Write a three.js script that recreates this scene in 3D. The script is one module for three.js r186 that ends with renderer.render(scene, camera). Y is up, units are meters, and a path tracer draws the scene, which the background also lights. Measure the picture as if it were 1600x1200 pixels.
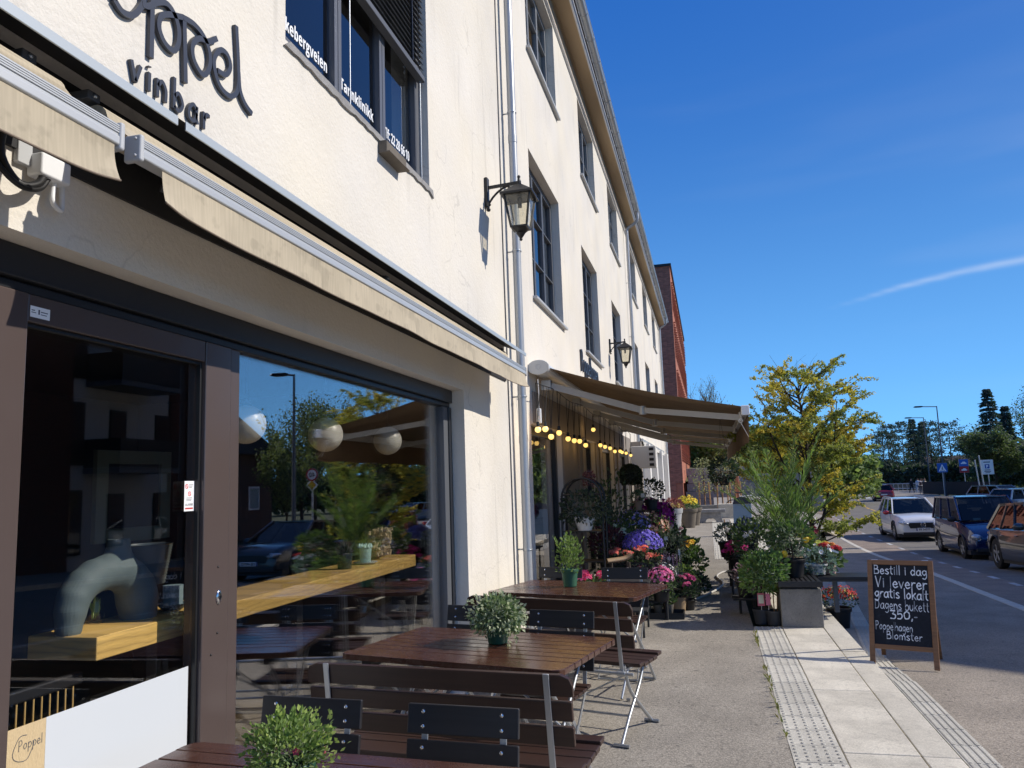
import * as THREE from 'three';
import { RoundedBoxGeometry } from 'three/addons/geometries/RoundedBoxGeometry.js';
import { TextGeometry } from 'three/addons/geometries/TextGeometry.js';
import { FontLoader } from 'three/addons/loaders/FontLoader.js';
import { MarchingCubes } from 'three/addons/objects/MarchingCubes.js';
import { mergeGeometries, mergeVertices } from 'three/addons/utils/BufferGeometryUtils.js';
import { Brush, Evaluator, SUBTRACTION } from 'three-bvh-csg';

const scene = new THREE.Scene();
const D2R = Math.PI / 180;
// ---- camera: eye at 1.6 m on the pavement, looking down the street, turned to the shop front
const camera = new THREE.PerspectiveCamera(53.13, 4 / 3, 0.05, 3000);
camera.position.set(0, 1.6, 0);
camera.rotation.order = 'YXZ';
camera.rotation.set(7.47 * D2R, 14.04 * D2R, -2.0 * D2R);
scene.add(camera);
const renderer = new THREE.WebGLRenderer({ antialias: true });
renderer.setSize(1024, 768);
renderer.toneMapping = THREE.LinearToneMapping;
renderer.toneMappingExposure = 1.07;
renderer.shadowMap.enabled = true;
renderer.shadowMap.type = THREE.PCFSoftShadowMap;

// ---- sun: from the right, slightly ahead, 37 degrees up
const SUN = new THREE.Vector3(0.7807, 0.6009, -0.1715).normalize();
const sun = new THREE.DirectionalLight(new THREE.Color(1, 0.935, 0.83), 4.3);
sun.position.copy(SUN).multiplyScalar(120);
sun.castShadow = true;
sun.shadow.radius = 1;
sun.shadow.mapSize.set(4096, 4096);
Object.assign(sun.shadow.camera, { left: -80, right: 80, top: 80, bottom: -80, near: 1, far: 400 });
scene.add(sun, sun.target);

// ---- noise helpers
let seed = 1;
function rng(s) { let a = s >>> 0; return () => { a |= 0; a = (a + 0x6d2b79f5) | 0; let t = Math.imul(a ^ (a >>> 15), 1 | a); t = (t + Math.imul(t ^ (t >>> 7), 61 | t)) ^ t; return ((t ^ (t >>> 14)) >>> 0) / 4294967296; }; }
function h2(x, y, s) { let n = Math.imul(x, 374761393) ^ Math.imul(y, 668265263) ^ Math.imul(s, 2147483647 - 58); n = Math.imul(n ^ (n >>> 13), 1274126177); return ((n ^ (n >>> 16)) >>> 0) / 4294967296; }
const sm = (t) => t * t * (3 - 2 * t), lerp = (a, b, t) => a + (b - a) * t, clamp = (x, a = 0, b = 1) => Math.min(b, Math.max(a, x)), sstep = (a, b, x) => sm(clamp((x - a) / (b - a)));
function vn(x, y, s, px, py) { // tileable value noise with px by py cells
  const xi = Math.floor(x), yi = Math.floor(y), fx = sm(x - xi), fy = sm(y - yi), w = (i, p) => ((i % p) + p) % p;
  const a = h2(w(xi, px), w(yi, py), s), b = h2(w(xi + 1, px), w(yi, py), s), c = h2(w(xi, px), w(yi + 1, py), s), d = h2(w(xi + 1, px), w(yi + 1, py), s);
  return lerp(lerp(a, b, fx), lerp(c, d, fx), fy);
}
function fbm(u, v, s, p, o = 4, q = p) { let r = 0, a = 0.5, t = 0; for (let i = 0; i < o; i++) { r += a * vn(u * p, v * q, s + i, p, q); t += a; a *= 0.5; p *= 2; q *= 2; } return r / t; }

// ---- sky: deep blue spring sky with a thin trail and faint wisps
{
  const W = 2048, H = 1024, a = new Float32Array(W * H * 4), L = [0.235, 0.66, 1.22], Z = [0.012, 0.112, 0.48];
  const A = new THREE.Vector3(0.1415, 0.1938, -0.9708).normalize(), B = new THREE.Vector3(0.3428, 0.221, -0.9131).normalize();
  const N = A.clone().cross(B).normalize(), T = N.clone().cross(A).normalize(), ab = A.angleTo(B), d = new THREE.Vector3();
  for (let j = 0; j < H; j++) for (let i = 0; i < W; i++) {
    const el = ((j + 0.5) / H - 0.5) * Math.PI, az = ((i + 0.5) / W - 0.5) * 2 * Math.PI;
    d.set(Math.cos(el) * Math.cos(az), Math.sin(el), Math.cos(el) * Math.sin(az));
    const y = Math.max(d.y, 0), k = Math.pow(1 - y, 3.6), cs = Math.max(0, d.dot(SUN)), glow = 0.32 * Math.pow(cs, 5) + 1.3 * Math.pow(cs, 60);
    const c = [0, 1, 2].map((n) => lerp(Z[n], L[n], k) + glow * [0.9, 0.9, 0.85][n] * 0.4);
    // trail
    const off = Math.asin(clamp(d.dot(N), -1, 1)), along = Math.atan2(d.dot(T), d.dot(A)) / ab;
    if (along > 0 && along < 2.2) {
      const wob = 0.0022 * (fbm(along * 0.3, 0.5, 91, 16, 3) - 0.5) - 0.004 * Math.sin(clamp(along) * 3.1), wd = lerp(0.0012, 0.0030, clamp(along));
      const t = Math.exp(-Math.pow((off - wob) / wd, 2)) * sstep(0, 0.55, along) * (0.35 + 0.5 * fbm(along * 0.4, 0.2, 77, 24, 3));
      for (let n = 0; n < 3; n++) c[n] = lerp(c[n], [0.82, 0.88, 0.97][n], clamp(t * 0.55));
    }
    if (d.y > 0.02) {
      const wisp = sstep(0.56, 0.8, fbm(i / W, j / H, 5, 6, 5, 26)) * sstep(0.02, 0.14, d.y) * sstep(0.6, 0.3, d.y) * 0.1;
      for (let n = 0; n < 3; n++) c[n] = lerp(c[n], 0.85, wisp);
    }
    if (d.y < 0) for (let n = 0; n < 3; n++) c[n] = lerp(c[n], [0.1, 0.1, 0.09][n], sstep(0, -0.12, d.y));
    const o = (j * W + i) * 4; a[o] = c[0]; a[o + 1] = c[1]; a[o + 2] = c[2]; a[o + 3] = 1;
  }
  const t = new THREE.DataTexture(a, W, H, THREE.RGBAFormat, THREE.FloatType);
  t.mapping = THREE.EquirectangularReflectionMapping; t.minFilter = t.magFilter = THREE.LinearFilter; t.needsUpdate = true;
  scene.background = t; scene.environment = t;
}

// ---- building helpers
const V = (x, y, z) => new THREE.Vector3(x, y, z);
const RGB = (r, g, b) => new THREE.Color().setRGB(r, g, b);
const used = {};
function numbered(n) { const k = (used[n] = (used[n] ?? -1) + 1); return k ? n + '_' + String(k).padStart(3, '0') : n; }
function shadow(o) { o.traverse((m) => { if (m.isMesh) { m.castShadow = true; m.receiveShadow = true; } }); return o; }
function tag(o, label, category, group) { o.userData = { label, category }; if (group) o.userData.group = group; return o; }
function thing(name, label, category, [x, y, z] = [0, 0, 0], turn = 0, group) {
  const o = new THREE.Group(); o.name = numbered(name); scene.add(o); o.position.set(x, y, z); o.rotation.y = turn; return tag(o, label, category, group);
}
function solo(name, geo, mat, label, category, group) { const m = new THREE.Mesh(geo, mat); m.name = numbered(name); scene.add(m); shadow(m); return tag(m, label, category, group); }
function struct(name, geo, mat) { const m = new THREE.Mesh(geo, mat); m.name = numbered(name); scene.add(m); m.userData.kind = 'structure'; shadow(m); return m; }
function part(name, geo, mat, parent, label) {
  const m = new THREE.Mesh(Array.isArray(geo) ? merge(geo) : geo, mat); m.name = name; parent.add(m); shadow(m); if (label) m.userData.label = label; return m;
}
const stuff = (m) => { m.userData.kind = 'stuff'; return m; };
function dup(src, [x, y, z], turn, label, group, s) {
  const r = src.clone(); r.name = numbered(src.name.replace(/_\d+$/, '')); scene.add(r); r.position.set(x, y, z); r.rotation.set(0, turn, 0); if (s) r.scale.setScalar(s);
  r.userData = { ...src.userData, label }; if (group) r.userData.group = group; return r;
}
function merge(list) {
  const col = list.some((g) => g.attributes.color);
  const l = list.map((g) => {
    g = g.index ? g.toNonIndexed() : g;
    if (!g.attributes.uv) triUV(g);
    for (const k of Object.keys(g.attributes)) if (!['position', 'normal', 'uv', 'color'].includes(k)) g.deleteAttribute(k);
    if (col && !g.attributes.color) paint(g, [1, 1, 1]);
    g.morphAttributes = {};
    return g;
  });
  return l.length === 1 ? l[0] : mergeGeometries(l);
}
function paint(g, c) { const n = g.attributes.position.count, a = new Float32Array(n * 3); for (let i = 0; i < n; i++) { const k = typeof c === 'function' ? c(g.attributes.position.getX(i), g.attributes.position.getY(i), g.attributes.position.getZ(i)) : c; a[i * 3] = k[0]; a[i * 3 + 1] = k[1]; a[i * 3 + 2] = k[2]; } g.setAttribute('color', new THREE.BufferAttribute(a, 3)); return g; }
function triUV(g, s = 1, ox = 0, oy = 0) { // uv in metres by the face's main direction
  if (g.index) g = g.toNonIndexed();
  const p = g.attributes.position, n = p.count, uv = new Float32Array(n * 2), a = V(), b = V(), c = V();
  for (let i = 0; i < n; i += 3) {
    a.fromBufferAttribute(p, i); b.fromBufferAttribute(p, i + 1); c.fromBufferAttribute(p, i + 2);
    const nn = b.clone().sub(a).cross(c.clone().sub(a)), x = Math.abs(nn.x), y = Math.abs(nn.y), z = Math.abs(nn.z);
    [a, b, c].forEach((q, k) => { const [u, v] = x >= y && x >= z ? [q.z, q.y] : y >= z ? [q.x, q.z] : [q.x, q.y]; uv[(i + k) * 2] = u * s + ox; uv[(i + k) * 2 + 1] = v * s + oy; });
  }
  g.setAttribute('uv', new THREE.BufferAttribute(uv, 2));
  return g;
}
const bx = (w, h, d, x = 0, y = 0, z = 0) => triUV(new THREE.BoxGeometry(w, h, d).translate(x, y, z));
const rb = (w, h, d, r, x = 0, y = 0, z = 0, seg = 2) => triUV(new RoundedBoxGeometry(w, h, d, seg, r).translate(x, y, z));
const cyl = (r0, r1, h, x = 0, y = 0, z = 0, seg = 16) => new THREE.CylinderGeometry(r0, r1, h, seg).translate(x, y, z);
const sph = (r, x = 0, y = 0, z = 0, s = 12) => new THREE.SphereGeometry(r, s, Math.max(6, s * 0.7 | 0)).translate(x, y, z);
const lathe = (pts, seg = 24, x = 0, y = 0, z = 0) => new THREE.LatheGeometry(pts.map((p) => new THREE.Vector2(p[0], p[1])), seg).translate(x, y, z);
function rod(p, q, r = 0.008, seg = 8, r1 = r) {
  p = Array.isArray(p) ? V(...p) : p; q = Array.isArray(q) ? V(...q) : q;
  const d = q.clone().sub(p), g = new THREE.CylinderGeometry(r1, r, d.length(), seg);
  return g.applyQuaternion(new THREE.Quaternion().setFromUnitVectors(V(0, 1, 0), d.normalize())).translate((p.x + q.x) / 2, (p.y + q.y) / 2, (p.z + q.z) / 2);
}
function bar(p, q, w, t, up = V(0, 0, 1)) { // flat bar from p to q, w wide, t thick along up
  p = V(...p); q = V(...q); const d = q.clone().sub(p), L = d.length(); d.normalize(); const z = up.clone().sub(d.clone().multiplyScalar(up.dot(d))).normalize(), x = d.clone().cross(z);
  return triUV(new THREE.BoxGeometry(w, L, t).applyMatrix4(new THREE.Matrix4().makeBasis(x, d, z)).translate((p.x + q.x) / 2, (p.y + q.y) / 2, (p.z + q.z) / 2));
}
const tube = (pts, r, n = 40, seg = 8, closed = false) => new THREE.TubeGeometry(new THREE.CatmullRomCurve3(pts.map((p) => (p.isVector3 ? p : V(...p))), closed), n, r, seg, closed);
function ext(pts, depth, bevel = 0, holes = []) { // polygon in xy, pushed along +z
  const s = new THREE.Shape(pts.map((p) => new THREE.Vector2(p[0], p[1]))); for (const h of holes) s.holes.push(new THREE.Path(h.map((p) => new THREE.Vector2(p[0], p[1]))));
  return triUV(new THREE.ExtrudeGeometry(s, { depth, bevelEnabled: bevel > 0, bevelSize: bevel, bevelThickness: bevel, bevelSegments: 2, curveSegments: 8 }));
}
const rect = (x0, y0, x1, y1) => [[x0, y0], [x1, y0], [x1, y1], [x0, y1]];
const toWall = (g, x) => g.rotateY(Math.PI / 2).translate(x, 0, 0); // shape (s, y) becomes (z = -s, y), pushed along +x
function quad(a, b, c, d) { const g = new THREE.BufferGeometry(); g.setAttribute('position', new THREE.Float32BufferAttribute([...a, ...b, ...c, ...a, ...c, ...d], 3)); g.computeVertexNormals(); return triUV(g); }
function grid(nu, nv, f, col) { // sheet of nu by nv cells, f(u, v) gives a point
  const p = [], uv = [], ix = [], cs = [];
  for (let j = 0; j <= nv; j++) for (let i = 0; i <= nu; i++) { const q = f(i / nu, j / nv); p.push(q[0], q[1], q[2]); uv.push(q[3] ?? q[0], q[4] ?? q[2]); if (col) cs.push(...col(q[0], q[1], q[2])); }
  for (let j = 0; j < nv; j++) for (let i = 0; i < nu; i++) { const a = j * (nu + 1) + i, b = a + 1, c = a + nu + 1, d = c + 1; ix.push(a, b, d, a, d, c); }
  const g = new THREE.BufferGeometry(); g.setAttribute('position', new THREE.Float32BufferAttribute(p, 3)); g.setAttribute('uv', new THREE.Float32BufferAttribute(uv, 2)); if (col) g.setAttribute('color', new THREE.Float32BufferAttribute(cs, 3)); g.setIndex(ix); g.computeVertexNormals(); return g;
}
// smooth union of tapered capsules [p, q, rp, rq], meshed
function blend(caps, cells = 40, k = 0.03) {
  const lo = V(1e9, 1e9, 1e9), hi = V(-1e9, -1e9, -1e9);
  for (const [p, q, a, b] of caps) { lo.min(V(...p).subScalar(a * 1.4 + k)).min(V(...q).subScalar(b * 1.4 + k)); hi.max(V(...p).addScalar(a * 1.4 + k)).max(V(...q).addScalar(b * 1.4 + k)); }
  const c = lo.clone().add(hi).multiplyScalar(0.5), S = Math.max(hi.x - lo.x, hi.y - lo.y, hi.z - lo.z) / 2 * 1.08, mc = new MarchingCubes(cells, new THREE.MeshStandardMaterial(), false, false, 60000);
  const P = V(), A = V(), Bv = V();
  for (let z = 0; z < cells; z++) for (let y = 0; y < cells; y++) for (let x = 0; x < cells; x++) {
    P.set((x - cells / 2) / (cells / 2) * S + c.x, (y - cells / 2) / (cells / 2) * S + c.y, (z - cells / 2) / (cells / 2) * S + c.z);
    let d = 1e3;
    for (const [p, q, ra, rbb] of caps) {
      A.set(...p); Bv.set(...q).sub(A); const l2 = Bv.lengthSq(), t = l2 ? clamp(P.clone().sub(A).dot(Bv) / l2) : 0, e = P.distanceTo(A.addScaledVector(Bv, t)) - lerp(ra, rbb, t);
      const hh = clamp(0.5 + 0.5 * (d - e) / k); d = lerp(d, e, hh) - k * hh * (1 - hh);
    }
    mc.field[x + y * cells + z * cells * cells] = -d / S;
  }
  mc.isolation = 0; mc.update();
  const g = new THREE.BufferGeometry(), n = mc.count; g.setAttribute('position', new THREE.Float32BufferAttribute(mc.positionArray.slice(0, n * 3), 3));
  g.scale(S, S, S).translate(c.x, c.y, c.z); const m = mergeVertices(g, S * 1e-4); m.computeVertexNormals(); return m.toNonIndexed();
}
// Ground beside the level terrace falls towards the road and then runs level
function low(s) { if (s < 6.5) return 0; if (s < 22) return -0.055 * (s - 6.5); if (s < 30) { const u = s - 22; return -0.8525 - 0.055 * (u - u * u / 16); } return -1.0725; }
function pw(s, t) { if (s <= t[0][0]) return t[0][1]; for (let i = 1; i < t.length; i++) if (s <= t[i][0]) { const f = (s - t[i - 1][0]) / (t[i][0] - t[i - 1][0]); return lerp(t[i - 1][1], t[i][1], f); } return t[t.length - 1][1]; }

// ---- textures
function tex(W, H, f, { srgb = true, rep = 1, ry = rep } = {}) {
  const a = new Uint8Array(W * H * 4);
  for (let j = 0; j < H; j++) for (let i = 0; i < W; i++) { const c = f(i / W, j / H, i, j), o = (j * W + i) * 4, e = typeof c === 'number' ? [c, c, c] : c; for (let n = 0; n < 3; n++) { let v = clamp(e[n]); if (srgb) v = v <= 0.0031308 ? v * 12.92 : 1.055 * Math.pow(v, 1 / 2.4) - 0.055; a[o + n] = v * 255; } a[o + 3] = 255; }
  const t = new THREE.DataTexture(a, W, H); t.wrapS = t.wrapT = THREE.RepeatWrapping; t.magFilter = THREE.LinearFilter; t.minFilter = THREE.LinearMipmapLinearFilter; t.generateMipmaps = true;
  if (srgb) t.colorSpace = THREE.SRGBColorSpace; t.repeat.set(rep, ry); t.needsUpdate = true; return t;
}
const T = {};
// plaster: 4 m tile, yellowed and pinkish blotches, thin rain streaks
T.plaster = tex(1024, 1024, (u, v, i, j) => {
  const b = fbm(u, v, 3, 5, 5), p = fbm(u, v, 13, 7, 4), st = sstep(0.55, 0.85, fbm(u, v, 23, 56, 3, 4)) * sstep(0.4, 0.68, fbm(u, v, 33, 4, 4)), g = h2(i, j, 7) - 0.5, cr = sstep(0.008, 0.0, Math.abs(fbm(u, v, 41, 6, 5) - 0.5)) * sstep(0.58, 0.68, fbm(u, v, 51, 3, 3));
  const k = 1 + 0.2 * (b - 0.5) + 0.05 * g - 0.13 * st - 0.16 * cr;
  return [0.71 * k + 0.025 * (p - 0.5), 0.66 * k, (0.578 - 0.06 * (p - 0.5)) * k];
}, { rep: 0.25 });
T.plasterB = tex(512, 512, (u, v, i, j) => 0.45 * fbm(u, v, 61, 24, 4) + 0.35 * fbm(u, v, 67, 90, 2) + 0.2 * h2(i, j, 3), { srgb: false, rep: 0.8 });
T.asphalt = tex(1024, 1024, (u, v, i, j) => {
  const a = fbm(u, v, 5, 6, 5), s = fbm(u, v, 15, 330, 1), s2 = h2(i, j, 9), spot = 1 - 0.35 * sstep(0.8, 0.83, fbm(u, v, 215, 70, 2)), k = 0.235 * spot * (0.76 + 0.46 * a) * (0.62 + 0.75 * s) * (0.85 + 0.3 * s2) + (s2 > 0.985 ? 0.12 : 0);
  return [k * 1.24, k * 1.11, k * 0.92];
}, { rep: 0.45 });
T.asphaltB = tex(512, 512, (u, v, i, j) => 0.6 * fbm(u, v, 25, 160, 2) + 0.4 * h2(i, j, 19), { srgb: false, rep: 0.9 });
T.granite = tex(512, 512, (u, v, i, j) => { const a = fbm(u, v, 8, 5, 5), s = fbm(u, v, 18, 128, 2), s2 = h2(i, j, 29), sp = 1 - 0.14 * sstep(0.68, 0.74, fbm(u, v, 118, 26, 3)), k = sp * (0.74 + 0.42 * a) * (0.8 + 0.4 * s) * (0.88 + 0.24 * s2); return [0.6 * k, 0.555 * k, 0.46 * k]; }, { rep: 1.4 });
T.wood = tex(512, 512, (u, v, i, j) => { const g = fbm(u, v, 12, 3, 4, 90), f = fbm(u, v, 14, 10, 3, 200), k = 0.72 + 0.5 * g + 0.2 * (f - 0.5); return [0.75 * k, 0.75 * k, 0.75 * k]; }, { rep: 1 });
T.oak = tex(1024, 512, (u, v, i, j) => {
  const w = v * 7 + 0.9 * fbm(u, v, 42, 4, 3), ring = Math.pow(Math.abs(Math.sin(w * 9)), 0.6), f = fbm(u, v, 45, 30, 3, 220), st = 0.85 + 0.3 * h2(Math.floor(v * 6), 3, 5), k = (0.62 + 0.34 * ring + 0.3 * (f - 0.5)) * st;
  return [0.74 * k, 0.47 * k, 0.13 * k];
}, { rep: 0.9, ry: 2 });
T.cloth = tex(1024, 1024, (u, v, i, j) => { const w = 0.5 + 0.25 * Math.sin(u * Math.PI * 512) + 0.25 * Math.sin(v * Math.PI * 512), th = fbm(u, v, 73, 200, 1, 8) - 0.5, k = 0.8 + 0.14 * w + 0.14 * th + 0.3 * (fbm(u, v, 71, 6, 5) - 0.5) - 0.12 * sstep(0.6, 0.72, fbm(u, v, 75, 14, 4)); return [k, k * 0.99, k * 0.97]; }, { rep: 0.9 });
T.brick = tex(512, 512, (u, v, i, j) => {
  const r = v * 16, row = Math.floor(r), c = u * 5 + (row % 2) * 0.5, col = Math.floor(c) % 5, fr = r - row, fc = c - Math.floor(c), m = fr < 0.1 || fc < 0.035, q = h2(col, row, 5), k = 0.72 + 0.5 * q + 0.2 * (h2(i, j, 6) - 0.5);
  return m ? [0.22, 0.16, 0.13] : [0.47 * k, 0.165 * k, 0.1 * k];
}, { rep: 0.83 });
T.brickB = tex(512, 512, (u, v, i, j) => { const r = v * 16, row = Math.floor(r), c = u * 5 + (row % 2) * 0.5, fr = r - row, fc = c - Math.floor(c); return fr < 0.1 || fc < 0.035 ? 0.1 : 0.7 + 0.3 * h2(i, j, 8); }, { srgb: false, rep: 0.83 });
T.noise = tex(256, 256, (u, v, i, j) => 0.6 + 0.5 * (fbm(u, v, 81, 8, 4) - 0.5) + 0.15 * (h2(i, j, 4) - 0.5), { srgb: false, rep: 2 });
T.leafy = tex(256, 256, (u, v) => 0.7 + 0.6 * (fbm(u, v, 86, 8, 4) - 0.5), { srgb: false, rep: 0.3 });
T.stone = tex(512, 512, (u, v, i, j) => { const k = 0.75 + 0.5 * fbm(u, v, 95, 20, 4) + 0.2 * (h2(i, j, 3) - 0.5); return [0.3 * k, 0.29 * k, 0.28 * k]; }, { rep: 0.5 });
const S = (o) => new THREE.MeshStandardMaterial(o), Ph = (o) => new THREE.MeshPhysicalMaterial(o);
const M = {
  plaster: S({ map: T.plaster, bumpMap: T.plasterB, bumpScale: 0.005, roughness: 0.93 }),
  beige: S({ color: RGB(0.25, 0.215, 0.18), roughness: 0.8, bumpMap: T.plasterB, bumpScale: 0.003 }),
  whitewall: S({ color: RGB(0.72, 0.7, 0.66), roughness: 0.85, bumpMap: T.plasterB, bumpScale: 0.004 }),
  asphalt: S({ map: T.asphalt, bumpMap: T.asphaltB, bumpScale: 0.004, roughness: 0.95, vertexColors: true }),
  granite: S({ map: T.granite, roughness: 0.85, bumpMap: T.asphaltB, bumpScale: 0.0012 }),
  graniteD: S({ map: T.granite, color: RGB(0.36, 0.375, 0.42), roughness: 0.8 }),
  concrete: S({ map: T.granite, color: RGB(0.6, 0.6, 0.61), roughness: 0.9 }),
  stone: S({ map: T.stone, roughness: 0.9, bumpMap: T.noise, bumpScale: 0.02 }),
  frame: S({ color: RGB(0.088, 0.066, 0.06), roughness: 0.32, metalness: 0, roughnessMap: T.noise }),
  frameD: S({ color: RGB(0.018, 0.019, 0.022), roughness: 0.35 }),
  winGrey: S({ color: RGB(0.1, 0.105, 0.115), roughness: 0.5 }),
  black: S({ color: RGB(0.012, 0.012, 0.013), roughness: 0.45 }),
  blackM: S({ color: RGB(0.018, 0.018, 0.02), roughness: 0.75 }),
  zinc: S({ color: RGB(0.44, 0.455, 0.47), roughness: 0.6, metalness: 0.35, roughnessMap: T.noise }),
  steel: S({ color: RGB(0.5, 0.52, 0.54), roughness: 0.38, metalness: 0.8 }),
  chrome: S({ color: RGB(0.75, 0.75, 0.76), roughness: 0.15, metalness: 1 }),
  white: S({ color: RGB(0.74, 0.75, 0.76), roughness: 0.5 }),
  whiteM: S({ color: RGB(0.62, 0.63, 0.64), roughness: 0.35, metalness: 0.1 }),
  lightgrey: S({ color: RGB(0.45, 0.46, 0.47), roughness: 0.55 }),
  soffit: S({ color: RGB(0.42, 0.31, 0.19), roughness: 0.8 }),
  roof: S({ color: RGB(0.05, 0.045, 0.045), roughness: 0.9 }),
  cloth: Ph({ map: T.cloth, color: RGB(0.58, 0.5, 0.37), roughness: 1, transmission: 0.12, side: THREE.DoubleSide }),
  brick: S({ map: T.brick, bumpMap: T.brickB, bumpScale: 0.01, roughness: 0.92 }),
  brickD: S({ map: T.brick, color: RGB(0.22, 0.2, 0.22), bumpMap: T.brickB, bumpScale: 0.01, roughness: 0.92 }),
  red: S({ color: RGB(0.48, 0.17, 0.1), roughness: 0.9 }),
  table: Ph({ map: T.wood, color: RGB(0.1, 0.037, 0.021), roughness: 0.42, clearcoat: 0.25, clearcoatRoughness: 0.25, roughnessMap: T.noise }),
  slat: S({ map: T.wood, color: RGB(0.058, 0.028, 0.019), roughness: 0.42 }),
  slatD: S({ map: T.wood, color: RGB(0.022, 0.021, 0.024), roughness: 0.45 }),
  oak: S({ map: T.oak, roughness: 0.5 }),
  pine: S({ map: T.wood, color: RGB(0.3, 0.14, 0.05), roughness: 0.6 }),
  glass: Ph({ color: RGB(1, 1, 1), transmission: 1, thickness: 0, roughness: 0.0, ior: 2.2 }),
  glassDoor: Ph({ color: RGB(1, 1, 1), transmission: 1, thickness: 0, roughness: 0.0, ior: 1.62 }),
  glassClear: Ph({ color: RGB(1, 1, 1), transmission: 1, thickness: 0, roughness: 0.02, ior: 1.45 }),
  glassBlue: Ph({ color: RGB(0.8, 0.85, 0.9), transmission: 1, thickness: 0, roughness: 0.0, ior: 1.9 }),
  carglass: Ph({ color: RGB(0.16, 0.18, 0.19), transmission: 1, thickness: 0, roughness: 0.0, ior: 1.33 }),
  potGreen: S({ color: RGB(0.02, 0.085, 0.05), roughness: 0.45 }),
  potGrey: S({ color: RGB(0.035, 0.037, 0.042), roughness: 0.55 }),
  terracotta: S({ color: RGB(0.42, 0.27, 0.19), roughness: 0.85 }),
  cream: S({ color: RGB(0.5, 0.44, 0.36), roughness: 0.85, map: T.stone }),
  soil: S({ color: RGB(0.03, 0.02, 0.014), roughness: 1 }),
  leaf: Ph({ vertexColors: true, roughness: 1, transmission: 0.5, side: THREE.DoubleSide }),
  petal: Ph({ vertexColors: true, roughness: 1, transmission: 0.4, side: THREE.DoubleSide }),
  bark: S({ color: RGB(0.09, 0.065, 0.045), roughness: 0.95, map: T.noise }),
  wicker: S({ color: RGB(0.3, 0.21, 0.12), roughness: 0.85 }),
  paint: S({ vertexColors: true, roughness: 0.7 }),
  tyre: S({ color: RGB(0.013, 0.013, 0.014), roughness: 0.8 }),
  rim: S({ color: RGB(0.35, 0.36, 0.38), roughness: 0.3, metalness: 0.8 }),
  paper: S({ color: RGB(0.62, 0.49, 0.3), roughness: 0.9 }),
  sign: S({ color: RGB(0.04, 0.045, 0.06), roughness: 0.4 }),
};
const sans = await new FontLoader().loadAsync('fonts/droid/droid_sans_bold.typeface.json');
const text = (s, size, depth = 0.004) => { const g = new TextGeometry(s, { font: sans, size, depth, curveSegments: 3, bevelEnabled: false }); g.computeBoundingBox(); return g; };
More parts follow.
